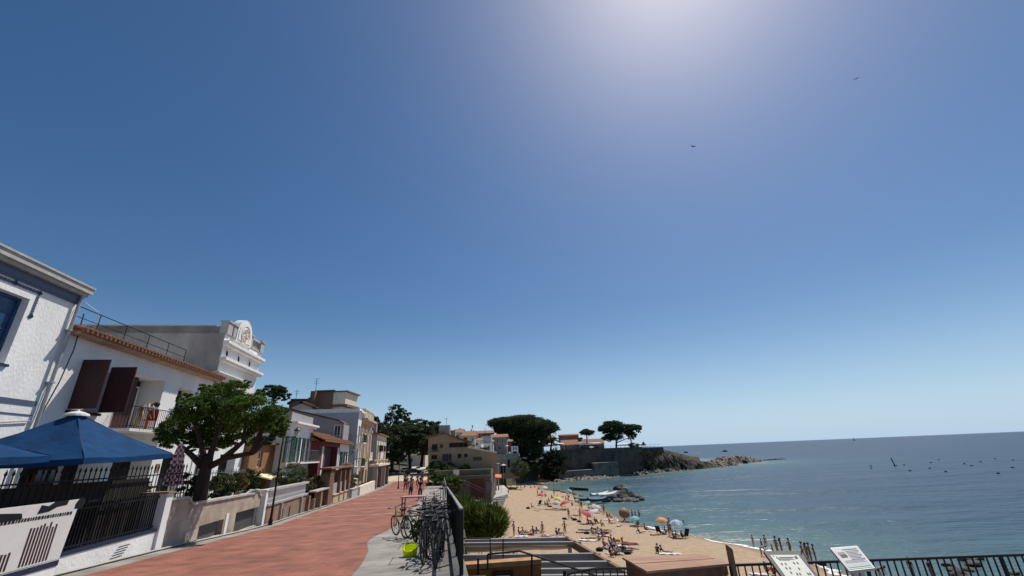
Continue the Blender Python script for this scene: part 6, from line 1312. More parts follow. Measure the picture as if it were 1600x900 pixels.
# ================================================================== FOREGROUND TERRACE ON THE RIGHT
mb = MB(); mb.prism([(-1.2,-4),(16,-4),(16,8.75),(-.6,8.75)],[8.6]*4,[9.1]*4); struct('viewing_terrace',mb,GREYP)
mb = MB(); mb.prism([(-2.0,9.6),(.5,9.6),(.5,13),(-2.9,21.5),(-3.2,21.5)],[.5]*5,[6.4]*5); struct('lower_terrace',mb,CONC)
mb = MB(); mb.prism([(.5,8.76),(14,8.76),(13,13),(.5,13)],[.5]*4,[5.2]*4); struct('terrace_foundation',mb,mat('old_terrace_stone',(.25,.22,.19),.95,.2,.8,.3,6))
h = thing('terrace_pergola','pale grey steel pergola frame with beige roll canvas over the lower terrace','pergola',(0,17,6))
zpg = 8.75
def pb(px0,py0,px1,py1,th=.16,wd=.12,name='beam',m=GALV,z=zpg):
    a,b = onz(px0,py0,z),onz(px1,py1,z); d = (b-a).normalized(); s_ = Vector((-d.y,d.x,0))*wd/2; mb = MB(); u = Vector((0,0,th)); mb.hexa([a-s_-u,b-s_-u,b+s_-u,a+s_-u,a-s_,b-s_,b+s_,a+s_]); return mb.build(name,m,h)
pb(717,843,889,839,.14,.2); pb(717,848,908,846,.09,.16); pb(717,867,938,864,.3,.14); pb(717,879,955,876.5,.28,.14); pb(717,889.5,985,887,.22,.14); pb(717,899,1000,897,.25,.14)
pb(884,838,978,892,.25,.12,'side_beam',BROWNW); pb(978,892,1010,910,.25,.12,'side_beam',BROWNW)
a,b,c,d = onz(717,849.5,zpg-.1),onz(905,847.5,zpg-.1),onz(880,857,zpg-.55),onz(717,864.5,zpg-.5); mb = MB(); i=0; n=14
for k in range(n+1):
    t = k/n; p = a.lerp(b,t); q = d.lerp(c,t)
    for j in range(5): r_ = p.lerp(q,j/4); r_.z -= .12*math.sin(math.pi*j/4)*(.6+.4*math.sin(t*9)); mb.v.append(tuple(r_))
for k in range(n):
    for j in range(4): e = k*5+j; mb.f.append((e,e+1,e+6,e+5))
mb.build('rolled_canvas',mat('beige_canvas',(.30,.25,.20),.85,.12,1.2,.1,5,trans=.15),h)
for px,py in ((889,841),(975,890),(940,866)):
    p = onz(px,py,zpg); mb = MB(); mb.box(p.x-.07,p.x+.07,p.y-.07,p.y+.07,.8 if p.y>15 else 5,p.z-.26); mb.build('post',GALV,h)
# green plants and tables seen between the beams
shrub('terrace_plant','low green planting showing between the pergola beams',800,878,60,4,20.5,BUSH,size=.06,dens=900,zb=6.4)
# orange brown wall with framed notice
h = thing('orange_terrace_wall','thick orange brown wall with a framed notice at the bottom edge beside the railing','wall',(-.5,11.3,6)); 
zo = 9.62; zL = aty(718,890,11.2).z; zR = aty(842,881,11.2).z; x0_ = aty(719,890,11.2).x; x1_ = aty(845,881,11.2).x
mb = MB(); mb.hexa([(x0_,11.2,6.4),(x1_,11.2,6.4),(x1_,11.5,6.4),(x0_,11.5,6.4),(x0_,11.2,zL),(x1_,11.2,zR),(x1_,11.5,zR),(x0_,11.5,zL)])
OW = mat('rust_orange_render',(.30,.125,.035),.9,.3,1.5,.2,10); mb.build('wall',OW,h)
mb = MB(); mb.hexa([(x0_-.02,11.15,zL+.002),(x1_+.02,11.15,zR+.002),(x1_+.02,11.53,zR+.002),(x0_-.02,11.53,zL+.002),(x0_-.02,11.18,zL+.09),(x1_+.01,11.18,zR+.09),(x1_+.01,11.5,zR+.09),(x0_-.02,11.5,zL+.09)]); mb.build('coping',mat('ochre_sunlit_coping',(.40,.21,.09),.85,.25,3),h)  # paler ochre than the wall: sunlight on its top is in the colour
a,b = aty(770,893,11.15),aty(802,912,11.15); mb = MB(); mb.box(a.x,b.x,11.13,11.198,b.z,a.z); f_ = mb.build('notice_frame',DKWOOD,h); mb = MB(); mb.box(a.x+.07,b.x-.07,11.12,11.129,b.z,a.z-.08); mb.build('notice_paper',WFRAME,f_); mb = MB()
for k in range(3): mb.box(a.x+.12,b.x-.15-.05*(k%2),11.114,11.119,a.z-.17-.06*k,a.z-.15-.06*k)
mb.build('notice_lines',IRON,f_)
# black pipe handrails in front
h = thing('stair_railing','black tube stair handrail crossing in front of the pergola and the orange wall','railing',(0,10.8,6.5))
q = lambda px,py,y=10.9: aty(px,py,y); R_ = lambda *P,r=.022: MB().tube(P,r,6)
R_(q(717,841.5,12),q(766,841,12),q(766,878,12),r=.02).build('handrail',IRON,h); R_(q(786,842,12),q(786,880,12),r=.016).build('post',IRON,h); R_(q(762,866),q(812,861),q(912,893),q(960,910)).build('handrail',IRON,h)
R_(q(762,866),q(762,889)).build('post',IRON,h); R_(q(831,868),q(831,905)).build('post',IRON,h); R_(q(745,889),q(762,889),r=.018).build('handrail',IRON,h); R_(q(747,872),q(747,905),r=.025).build('post',IRON,h)
h = thing('low_arched_railing','black railing with a curved top rail at the bottom edge left of the timber box','railing',(2,9,7)); R_(*[q(885+k*12,898-10*math.sin(min(1,k/5)*math.pi/2),9.2) for k in range(9)]).build('handrail',IRON,h); mb = MB()
for k in range(9): a = q(887+k*11,897-8.5*math.sin(min(1,k/5)*math.pi/2),9.2); mb.tube([a,a-Vector((0,0,.8))],.014,4)
mb.build('bars',IRON,h); R_(q(882,891,9.2),q(882,910,9.2),r=.03).build('post',IRON,h)
# timber box with planked roof
h = thing('timber_kiosk','low reddish timber hut with a weathered plank roof at the bottom centre','kiosk',(2.8,9.2,9)); zk_ = 10.0
c0,c1,c2,c3 = onz(972,870.5,zk_),onz(1095,865.5,zk_),onz(1141,881,zk_),onz(1011,893,zk_)
PLK = mat('weathered_planks',(.34,.20,.135),.85,.3,2.2,.35,10,stretch=(.5,5,3))
for k in range(4):
    t0,t1 = k/4+.004,(k+1)/4-.004; a,b,c,d = c0.lerp(c3,t0),c1.lerp(c2,t0),c1.lerp(c2,t1),c0.lerp(c3,t1); mb = MB(); u = Vector((0,0,.035)); j_ = Vector((0,0,.004*(k%2))); mb.hexa([a-u+j_,b-u+j_,c-u+j_,d-u+j_,a+j_,b+j_,c+j_,d+j_]); mb.build('roof_plank',PLK,h)
ins = .03; i0 = c0.lerp(c2,.03); i1 = c1.lerp(c3,.03); i2 = c2.lerp(c0,.03); i3 = c3.lerp(c1,.03)
for k in range(5):
    t0,t1 = k/5+.01,(k+1)/5-.01; a,b = i0.lerp(i3,t0),i0.lerp(i3,t1); mb = MB(); e = Vector((.03,0,0)); D_ = Vector((0,0,.9)); u = Vector((0,0,.037)); mb.hexa([a-D_,a+e-D_,b+e-D_,b-D_,a-u,a+e-u,b+e-u,b-u]); mb.build('side_board',WOODBR,h)
mb = MB(); u = Vector((0,0,.037)); w_ = Vector((0,0,.17)); e = Vector((0,.03,0)); mb.hexa([i3-w_,i2-w_,i2+e-w_,i3+e-w_,i3-u,i2-u,i2+e-u,i3+e-u]); mb.build('front_rail',WOODBR,h)
mb = MB(); D_ = Vector((0,0,.9)); mb.hexa([i3+Vector((0,.25,0))-D_,i2+Vector((0,.25,0))-D_,i1-D_,i0-D_,i3+Vector((0,.25,0))-u,i2+Vector((0,.25,0))-u,i1-u,i0-u]); mb.build('dark_inside',DARKIN,h)
for t in (.08,.40,.52,.96):
    a = i3.lerp(i2,t); mb = MB(); mb.box(a.x-.035,a.x+.035,a.y-.02,a.y+.02,9.1,a.z-.175); mb.build('front_post',PLK,h)
# viewing railing
h = thing('viewpoint_railing','dark metal bar railing across the lower right, in front of the sea','railing',(8,8.3,9.1))
RZ = lambda px,py: aty(px,py,8.35)
a,b = RZ(1141,883),RZ(1640,865); 
mb = MB(); mb.box(a.x,b.x,8.32,8.38,b.z-.005,b.z+.035) if False else mb.hexa([a+Vector((0,-.02,-.02)),b+Vector((0,-.02,-.02)),b+Vector((0,.02,-.02)),a+Vector((0,.02,-.02)),a+Vector((0,-.02,.015)),b+Vector((0,-.02,.015)),b+Vector((0,.02,.015)),a+Vector((0,.02,.015))]); mb.build('handrail',IRON,h)
n = int((b.x-a.x)/.118); mb = MB(); 
for k in range(n+1):
    p = a.lerp(b,k/n); mb.box(p.x-.009,p.x+.009,8.341,8.359,9.22,p.z-.02)
mb.build('bars',IRON,h)
for k in range(0,n+1,19): p = a.lerp(b,k/n); mb = MB(); mb.box(p.x-.022,p.x+.022,8.328,8.372,9.1,p.z-.02); mb.build('post',IRON,h)
mb = MB(); mb.box(a.x,b.x,8.335,8.365,9.18,9.22); mb.build('bottom_rail',IRON,h)
a = RZ(1137,862); b = RZ(1141,905); tag(MB().hexa([(a.x,8.3,9.1),(a.x+.07,8.3,9.1),(a.x+.07,8.4,9.1),(a.x,8.4,9.1),(a.x,8.3,a.z+.1),(a.x+.07,8.3,a.z+.04),(a.x+.07,8.4,a.z+.04),(a.x,8.4,a.z+.1)]).build('timber_post',BROWNW),'short slanted topped timber post between the hut and the railing','post')
# information boards
def lectern(name,label,c4,y4,fm,pm,fw,legpx,marks):
    P = [aty(px,py,y) for (px,py),y in zip(c4,y4)]   # TL TR BR BL
    h = thing(name,label,'information board',((P[2].x+P[3].x)/2,P[3].y,9.1)); nn = (P[1]-P[0]).cross(P[3]-P[0]).normalized(); nn = -nn if nn.z<0 else nn
    mb = MB(); B_ = [p-nn*.04 for p in P]; mb.hexa([B_[3],B_[2],B_[1],B_[0],P[3],P[2],P[1],P[0]]); mb.build('board_frame',fm,h)
    U = lambda u,v,o=.004: (P[0].lerp(P[1],u)).lerp(P[3].lerp(P[2],u),v)+nn*o
    mb = MB(); mb.poly([U(fw[0],fw[1]),U(1-fw[0],fw[1]),U(1-fw[0],1-fw[2]),U(fw[0],1-fw[2])]); pn = mb.build('printed_panel',pm,h)
    for (nm,m_,L) in marks:
        mb = MB()
        for (u0,v0,u1,v1) in L: mb.poly([U(u0,v0,.008),U(u1,v0,.008),U(u1,v1,.008),U(u0,v1,.008)])
        mb.build(nm,m_,pn)
    for u in legpx: q_ = U(u,.8,-.05); mb = MB(); mb.box(q_.x-.03,q_.x+.03,q_.y-.03,q_.y+.03,9.1,q_.z); mb.build('leg',fm,h)
    return h
rn = random.Random(4); ic = []
for (u,v) in ((.22,.2),(.25,.25),(.22,.38),(.33,.38),(.26,.5),(.36,.5),(.58,.36),(.68,.36),(.44,.66),(.52,.66),(.3,.62),(.74,.66),(.8,.66),(.6,.52)):
    ic.append((u,v,u+.045,v+.035)); ic.append((u+.012,v-.02,u+.035,v+.05))
tx = [(.3,.20,.72,.215),(.3,.235,.66,.245),(.3,.265,.7,.275),(.16,.155,.19,.18),(.80,.155,.83,.18),(.74,.19,.82,.25),(.3,.29,.55,.298)]
lectern('information_board','tilted dark framed information board with small black symbols on a cream panel',[(1193,861),(1247,860.5),(1292,917),(1234,918)],[7.7,7.7,7.0,7.0],mat('dark_grey_frame',(.05,.048,.045),.6,.15,5),mat('cream_panel',(.62,.61,.54),.6,.04,3),(.10,.13,.05),(.3,.7),[('title_lines',DCONC,tx),('black_symbols',IRON,ic)])
tx2 = [(.34,.14,.9,.16)]+[(.42,.22+.06*k,.92-.05*(k%3),.235+.06*k) for k in range(7)]+[(.1,.62+.045*k,.9-.07*(k%2),.63+.045*k) for k in range(3)]
lectern('information_board','tilted pale information board with grey text lines, right of the dark framed one',[(1297,856),(1338.5,852.5),(1367.5,887.5),(1327,892)],[7.75,7.75,7.3,7.3],mat('pale_metal_frame',(.38,.38,.38),.4,.08,5,metal=.3),mat('white_grey_panel',(.46,.47,.48),.5,.05,3),(.03,.04,.04),(.28,.55),[('title_lines',DCONC,tx2),('printed_photo',GREYBLUE,[(.1,.24,.36,.36)]),('printed_photo',WOODBR,[(.12,.37,.36,.48)]),('pale_band',mat('mint_print',(.32,.42,.40),.5,.05,3),[(.08,.78,.92,.9)])])
a = aty(1330,892,7.33); 
# seagulls
for (px,py,y,lb,rz) in ((1083,229,60,'tiny dark bird flying in the open sky below the centre top',.4),(1338,123,70,'tiny dark bird flying high in the sky on the right',-.5)):
    p = aty(px,py,y); h = thing('bird',lb,'bird',p,rz); mb = MB(); mb.lathe([(.01,-.25),(.06,-.1),(.07,.05),(.04,.18),(.01,.25)],(0,0,0),8,Matrix.Rotation(math.pi/2,4,'X')); local(mb,'body',IRON,h)
    for s_ in (-1,1): mb = MB(); mb.hexa([(0,-.08,0),(.3*s_,-.06,.1),(.3*s_,.08,.1),(0,.1,0),(0,-.08,.02),(.3*s_,-.06,.12),(.3*s_,.08,.12),(0,.1,.02)]); mb.hexa([(.3*s_,-.06,.1),(.62*s_,-.12,.0),(.62*s_,-.06,0),(.3*s_,.08,.1),(.3*s_,-.06,.115),(.62*s_,-.12,.01),(.62*s_,-.06,.01),(.3*s_,.08,.115)]); local(mb,'wing',IRON,h)

# ================================================================== PEOPLE
SKIN = [mat('tanned_skin',(.30,.155,.095),.55,.1,8,spec=.35),mat('light_skin',(.45,.27,.19),.55,.1,8,spec=.35),mat('dark_tan_skin',(.20,.10,.06),.5,.1,8,spec=.35)]
HAIR = [mat('dark_hair',(.015,.01,.008),.6,.2,20),mat('brown_hair',(.06,.03,.015),.6,.2,20),mat('fair_hair',(.25,.16,.07),.6,.2,20)]
CL = {}
def cloth(c):
    D = dict(black=(.012,.012,.014),navy=(.015,.025,.07),red=(.45,.03,.03),white=(.7,.7,.69),blue=(.04,.12,.4),green=(.12,.2,.10),pink=(.6,.15,.25),orange=(.6,.2,.03),beige=(.42,.33,.22),grey=(.16,.16,.17),yellow=(.65,.5,.06),purple=(.15,.05,.2),teal=(.03,.25,.25),maroon=(.16,.02,.03))
    return mat('cloth_'+c,D[c],.85,.12,5)
def skin_mesh(name, J, E, root, sub=1):
    me = bpy.data.meshes.new(name); keys = list(J); me.from_pydata([J[k][0] for k in keys],[(keys.index(a),keys.index(b)) for a,b in E],[]); o = bpy.data.objects.new(name,me); COL.objects.link(o)
    sk = o.modifiers.new('s','SKIN'); sk.branch_smoothing = .6; sk.use_smooth_shade = True
    sv_ = me.skin_vertices[0].data
    for i,k in enumerate(keys): r = J[k][1]; sv_[i].radius = (r,r) if not hasattr(r,'__len__') else r; sv_[i].use_root = (k==root)
    sb = o.modifiers.new('b','SUBSURF'); sb.levels = sub; sb.render_levels = sub
    dg = bpy.context.evaluated_depsgraph_get(); nm = bpy.data.meshes.new_from_object(o.evaluated_get(dg)); nm.name = name; bpy.data.objects.remove(o); nm.materials.clear(); nm.materials.append(None)
    return nm
def mir(v): return (-v[0],v[1],v[2])
def figure(pose):
    """joint table for a 1.7 m figure facing +Y"""
    if pose == 'stand':  A = dict(pel=(0,0,.93),che=(0,0,1.24),sh=(.17,0,1.40),el=(.23,-.02,1.13),wr=(.25,.06,.9),hip=(.09,0,.88),kn=(.1,.02,.5),an=(.1,-.01,.08),toe=(.12,.13,.035),nk=(0,.0,1.47),hd=(0,.02,1.60))
    if pose == 'hips':   A = dict(pel=(0,0,.93),che=(0,0,1.24),sh=(.18,0,1.40),el=(.36,-.05,1.17),wr=(.19,.04,1.0),hip=(.09,0,.88),kn=(.12,.02,.5),an=(.14,-.01,.08),toe=(.17,.12,.035),nk=(0,.0,1.47),hd=(0,.02,1.60))
    if pose == 'walk':   A = dict(pel=(0,0,.93),che=(0,.02,1.24),sh=(.17,0,1.40),el=(.22,-.05,1.14),wr=(.22,.12,.98),hip=(.09,0,.88),kn=(.1,.14,.5),an=(.1,.2,.1),toe=(.11,.34,.07),nk=(0,.02,1.47),hd=(0,.05,1.60))
    if pose == 'sit':    A = dict(pel=(0,0,.14),che=(0,-.10,.44),sh=(.17,-.08,.60),el=(.26,.06,.38),wr=(.16,.3,.42),hip=(.09,.02,.12),kn=(.14,.38,.46),an=(.12,.52,.07),toe=(.13,.66,.04),nk=(0,-.08,.67),hd=(0,-.04,.80))
    if pose == 'recline':A = dict(pel=(0,0,.12),che=(0,-.22,.34),sh=(.17,-.27,.47),el=(.24,-.42,.22),wr=(.26,-.32,.06),hip=(.09,.04,.11),kn=(.11,.46,.16),an=(.11,.86,.07),toe=(.12,.92,.18),nk=(0,-.29,.54),hd=(0,-.31,.67))
    if pose == 'lie':    A = dict(pel=(0,0,.12),che=(0,-.33,.13),sh=(.17,-.47,.12),el=(.30,-.26,.08),wr=(.24,-.02,.06),hip=(.09,.06,.11),kn=(.11,.47,.12),an=(.1,.88,.07),toe=(.13,.98,.07),nk=(0,-.56,.12),hd=(0,-.70,.13))
    if pose == 'bend':   A = dict(pel=(0,0,.88),che=(0,.26,1.02),sh=(.16,.38,1.02),el=(.18,.46,.75),wr=(.14,.55,.52),hip=(.09,0,.84),kn=(.1,.08,.47),an=(.1,-.02,.08),toe=(.12,.12,.035),nk=(0,.46,1.04),hd=(0,.58,1.05))
    return A
def build_pose(pose):
    A = figure(pose); R = dict(pel=(.135,.105),che=(.145,.105),sh=.06,el=.04,wr=.027,hip=.09,kn=.058,an=.036,toe=.03,nk=.052,hd=.098)
    J = {}; E = []
    for k in ('pel','che','nk','hd'): J[k] = (A[k],R[k])
    for k in ('sh','el','wr','hip','kn','an','toe'):
        if k in ('kn','an','toe') and pose == 'walk': l = A[k]; m_ = (-l[0],-l[1]*.9+.02,l[2]+(.05 if k!='kn' else 0)); 
        else: m_ = mir(A[k])
        J[k+'L'] = (A[k],R[k]); J[k+'R'] = (m_,R[k])
    for s_ in 'LR':
        sg = 1 if s_=='L' else -1; e = Vector(J['el'+s_][0]); w__ = Vector(J['wr'+s_][0]); d = (w__-e).normalized(); J['pm'+s_] = (tuple(w__+d*.06),.034); sd_ = d.orthogonal().normalized()
        th = Vector((-sg*.6,.6,0)); th = (th-d*th.dot(d)).normalized(); J['th'+s_] = (tuple(w__+d*.07+th*.05),.012)
        si = d.cross(th).normalized()
        for q in range(4): J[f'f{q}{s_}'] = (tuple(w__+d*(.15-.012*abs(q-1.3))+th*(.027-.018*q)+si*.02),.0095)
        E += [('che','sh'+s_),('sh'+s_,'el'+s_),('el'+s_,'wr'+s_),('wr'+s_,'pm'+s_),('pm'+s_,'th'+s_)]+[('pm'+s_,f'f{q}{s_}') for q in range(4)]+[('pel','hip'+s_),('hip'+s_,'kn'+s_),('kn'+s_,'an'+s_),('an'+s_,'toe'+s_)]
    # head: chin and crown, a nose
    hd = Vector(A['hd']); nk = Vector(A['nk']); up = (hd-nk).normalized(); fwd = Vector((0,1,0)); fwd = (fwd-up*fwd.dot(up)); fwd = fwd.normalized() if fwd.length>.1 else Vector((0,0,1))
    if pose == 'lie': fwd = Vector((0,0,1))
    J['crown'] = (tuple(hd+up*.055),.075); J['nose'] = (tuple(hd+fwd*.105-up*.02),.014)
    E += [('pel','che'),('che','nk'),('nk','hd'),('hd','crown'),('hd','nose')]
    body = skin_mesh('body',J,E,'pel')
    # hair cap, eyes, mouth
    hm = MB(); hc = hd+up*.035-fwd*.018; M_ = Matrix([[*(up.cross(fwd)),0],[*fwd,0],[*up,0],[0,0,0,1]]).transposed(); hm.lathe([(.095,-.05),(.112,-.01),(.115,.04),(.098,.085),(.06,.115),(.01,.125)],hc,12,M_); hair = hm.mesh('hair'); hair.materials.append(None); hair.shade_smooth()
    hl = MB(); hl.lathe([(.095,-.05),(.112,-.01),(.115,.04),(.098,.085),(.06,.115),(.01,.125)],hc,12,M_); hl.tube([hc-fwd*.06,hc-fwd*.09-up*.1,nk-fwd*.075-up*.03,nk-fwd*.10-up*.12],[.08,.085,.07,.03],8); hairl = hl.mesh('hair'); hairl.materials.append(None); hairl.shade_smooth()
    sw = {k:(J[k][0],(J[k][1][0]*1.06,J[k][1][1]*1.08) if hasattr(J[k][1],'__len__') else J[k][1]*1.14) for k in ('pel','hipL','hipR')}
    P_ = Vector(A['pel']); C_ = Vector(A['che']); 
    for s_ in 'LR': a = Vector(J['hip'+s_][0]); b = Vector(J['kn'+s_][0]); sw['t'+s_] = (tuple(a.lerp(b,.45)),.088)
    sw['w'] = (tuple(P_.lerp(C_,.25)),(.14,.11))
    shorts = skin_mesh('shorts',sw,[('pel','hipL'),('pel','hipR'),('hipL','tL'),('hipR','tR'),('pel','w')],'pel')
    tr = dict(sw); 
    for s_ in 'LR': tr['k'+s_] = (J['kn'+s_][0],.072); tr['a'+s_] = (J['an'+s_][0],.055)
    trousers = skin_mesh('trousers',tr,[('pel','hipL'),('pel','hipR'),('hipL','kL'),('hipR','kR'),('kL','aL'),('kR','aR'),('pel','w')],'pel')
    up_ = {'pel':(tuple(P_.lerp(C_,.15)),(.145,.115)),'che':(A['che'],(.158,.12)),'n':(tuple(C_.lerp(nk,.6)),.07)}
    for s_ in 'LR': a = Vector(J['sh'+s_][0]); b = Vector(J['el'+s_][0]); up_['s'+s_] = (tuple(a),.072); up_['u'+s_] = (tuple(a.lerp(b,.6)),.058)
    shirt = skin_mesh('shirt',up_,[('pel','che'),('che','n'),('che','sL'),('sL','uL'),('che','sR'),('sR','uR')],'pel')
    br = {'c':(tuple(C_.lerp(P_,.05)),(.152,.115)),'d':(tuple(C_.lerp(P_,.28)),(.145,.112))}; 
    top = skin_mesh('bikini_top',br,[('c','d')],'c')
    return dict(body=body,hair=hair,long_hair=hairl,shorts=shorts,trousers=trousers,shirt=shirt,bikini_top=top)
POSES = {p:build_pose(p) for p in ('stand','hips','walk','sit','recline','lie','bend')}
def put(mesh,name,m,parent,loc=None):
    o = bpy.data.objects.new(name,mesh); COL.objects.link(o); o.parent = parent; o.material_slots[0].link = 'OBJECT'; o.material_slots[0].material = m; return o
def person(p,pose,face,label,low='black',upper=None,hgt=1.7,hair=0,skin=0,long=False,trousers=False,group=None,cat='person'):
    """face: heading in degrees, 0 = away from the camera, 90 = towards the sea on the right"""
    h = thing('person',label,cat,p,-D2R(face),group); h.scale = (hgt/1.7,)*3; M_ = POSES[pose]
    put(M_['body'],'body',SKIN[skin],h); put(M_['long_hair' if long else 'hair'],'hair',HAIR[hair],h)
    put(M_['trousers' if trousers else 'shorts'],'trousers' if trousers else 'shorts',cloth(low),h)
    if upper: nm = 'shirt' if upper[0]!='~' else 'bikini_top'; put(M_[nm],nm,cloth(upper.strip('~')),h)
    return h
BB = beach_px
BG = 'people on the beach'
def bp(px,py,*a,**k): k.setdefault('group',BG); k.setdefault('hgt',1.66); return person(BB(px,py),*a,**k)
# near edge of the sand, just above the pergola
bp(883,836,'hips',20,'woman in a long pale green skirt standing with hands on hips above the pergola','green','~black',trousers=True,long=True)
bp(917+ -0,0,'stand',0,'x') if False else None
bp(848,837,'stand',-30,'slim person standing alone in beige shorts, left of the green skirt','beige',None,hgt=1.6,skin=0)
bp(803,838,'hips',60,'person in a pink top standing at the edge of the feathery shrub','maroon','pink',hgt=1.7)
bp(811,836,'sit',80,'person in purple sitting beside the pink topped one','purple','purple'); bp(820,834,'recline',100,'person in navy leaning back in the group right of the feathery shrub','navy','navy')
bp(829,831,'lie',80,'person in white lying on the group of towels right of the feathery shrub','white','white'); bp(837,830,'lie',95,'dark haired person lying face up at the right end of that towel group','navy','~black'); bp(860,838,'lie',85,'person lying on a pale towel next to the green skirt','grey','white'); bp(870,837,'sit',60,'person in a maroon shirt sitting low by the pergola beam','maroon','maroon')
# centre umbrellas
bp(889,811,'stand',200,'person in black shorts standing by the red and white umbrellas','navy','black'); bp(893,812,'sit',150,'child sitting on the sand at the feet of the standing person in black','navy',None,hgt=1.3)
bp(907,812,'hips',190,'tall person standing left of the coral red umbrella','black',None,hgt=1.75); bp(909,798,'stand',170,'person in a dark swimsuit standing behind the coral red umbrella','navy','navy',hgt=1.75,long=True)
bp(919,817,'sit',120,'person in black seated under the coral red umbrella','black','black'); bp(930,817,'sit',60,'person seated under the large white umbrella beside the coral one','grey','black'); bp(935,818,'recline',70,'person leaning back under the large white umbrella','black','~black')
bp(955,818,'recline',80,'person in black lying alone right of the coral umbrella','black','black'); bp(949,808,'sit',40,'person sitting near the water behind the large white umbrella','navy',None); bp(955,809,'recline',60,'person stretched out by the wet sand, pale towel','red',None)
bp(974,815,'recline',-80,'person in shadow lying below the brown umbrella','black','black'); bp(981,816,'lie',-80,'second person lying below the brown umbrella','navy',None)
bp(993,822,'recline',-70,'person in black leaning under the light blue umbrella','black','black'); bp(998,821,'sit',-20,'person sitting upright under the light blue umbrella','grey','grey'); bp(1002,822,'lie',80,'person lying out from under the light blue umbrella','navy',None)
bp(1008,828,'sit',70,'dark haired person sitting with legs towards the sea between two umbrellas','black','~black'); bp(1018,828,'lie',80,'person lying flat right of the dark haired sitter','beige',None)
bp(1032,833,'recline',150,'person slumped in a low black chair under the orange umbrella','black','black'); bp(1040,833,'sit',90,'person in a dark shirt sitting under the orange umbrella','navy','navy')
bp(1046,838,'stand',120,'tall thin person standing between the orange and striped blue umbrellas','maroon',None,hgt=1.8,skin=2); bp(1049,836,'stand',60,'person in dark swimwear standing by the pole of the orange umbrella','black','~black',long=True,hgt=1.7)
bp(1060,838,'recline',100,'person in black lounging under the striped pale blue umbrella','black','black'); bp(1066,840,'sit',70,'person sitting behind the dark deck chair','navy','black')
# row of towels
for (px,py,po,f,lb,lo,up) in ((909,833,'lie',90,'person lying at the left end of the long row of towels','navy',None),(920,829,'lie',95,'person in dark clothes lying in the middle of the long row of towels','black','navy'),(931,827,'lie',85,'person in black lying at the back of the row of towels','black','black'),(938,832,'recline',90,'person in white propped up in the row of towels','white','white'),(946,829,'lie',100,'person in red lying at the right end of the row of towels','red','~red'),
 (941,839,'sit',60,'person sitting on a pink and white towel below the row','pink','purple'),(926,842,'lie',85,'person in black lying behind the pergola corner','black','black'),(918,843,'lie',90,'person on a white towel at the pergola corner','white',None),
 (944,855,'sit',70,'person in a red shirt sitting at the left of the large resting group','maroon','red'),(953,852,'sit',100,'person with a teal shirt sitting in the middle of the large resting group','black','teal'),(958,860,'recline',40,'person leaning forward in black at the front of the large resting group','black','black'),(966,856,'recline',90,'person under a white cover in the large resting group','white','white'),(984,850,'lie',88,'person lying out to the right of the large resting group','beige','maroon'),(978,862,'recline',80,'person in grey lying beside dark bags, right front of the group','grey','navy'),(962,867,'sit',140,'person sitting closest to the timber hut','black','beige'),
 (1028,864,'sit',200,'person in a black top bent over a white towel, alone above the timber hut','black','black'),(1038,864,'recline',100,'person curled beside the bent one on the white towel','navy','black')):
    bp(px,py,po,f,lb,lo,up)
# far part of the beach
for (px,py,po,f,lb,lo,up) in ((831,794,'sit',90,'lone person in orange sitting in the middle of the empty sand','orange','orange'),(845,789,'recline',80,'person in black lounging left under the pink umbrella','black','black'),(852,790,'sit',60,'person sitting beside the black lounger under the pink umbrella','grey','black'),(857,788,'recline',100,'person leaning back right of the pink umbrella','navy','maroon'),(847,777,'stand',20,'person standing just behind the pink umbrella','black','black'),(840,775,'stand',70,'person in swimwear standing at the corner of the inlet','navy',None),
 (796,757,'sit',90,'person in black sitting at the left end of the green towels','black','black'),(808,763,'sit',60,'person sitting below the green towels','black',None),(815,763,'recline',80,'person leaning back below the green towels','maroon','black'),(829,763,'sit',100,'person sitting in the pair right of the green towels','navy',None),(835,762,'sit',80,'second person of the pair right of the green towels','black','~black'),(824,753,'stand',30,'person standing behind the white boards','navy','white'),(805,752,'recline',90,'person lying among the green towels','green',None),
 (850,745,'stand',0,'person standing left of the rocks at the far sand','black','navy'),(846,751,'stand',90,'person in dark swimwear standing at the inlet shore, left','black',None),(856,748,'stand',40,'person standing at the inlet shore, right of the first','navy','grey'),(866,747,'sit',70,'person sitting on the far rocks beside a white towel','black','white'),(872,746,'stand',60,'person standing on the rock shelf, left','black',None),(878,746,'stand',20,'person standing on the rock shelf, right','navy','~black'),(835,749,'walk',90,'person walking on the far sand in red shorts','red',None),
 (862,779,'sit',50,'person sitting by the stones left of the yellow umbrella','black',None),(884,781,'sit',90,'person sitting in the crowd behind the yellow umbrella','maroon','grey'),(890,783,'recline',80,'person in dark clothes lying in the crowd behind the red umbrella','black','black'),(897,779,'sit',120,'person sitting right of the yellow umbrella','navy','red'),(873,778,'recline',90,'person on the stony sand behind the yellow umbrella','navy',None),(902,785,'sit',30,'person sitting near the green umbrella','black',None),(911,779,'sit',80,'person in the shade of the pale green umbrella','navy','navy'),(895,770,'stand',60,'person standing next to the light blue umbrella by the jetty','black','navy'),(915,767,'stand',90,'person standing on the end of the stone jetty','black',None),(800,763,'lie',90,'person lying on the pale mat in front of the green towels','white',None),(1186,0,'stand',0,None,None,None)):
    if lb: bp(px,py,po,f,lb,lo,up)
rn = random.Random(8); seen = set()
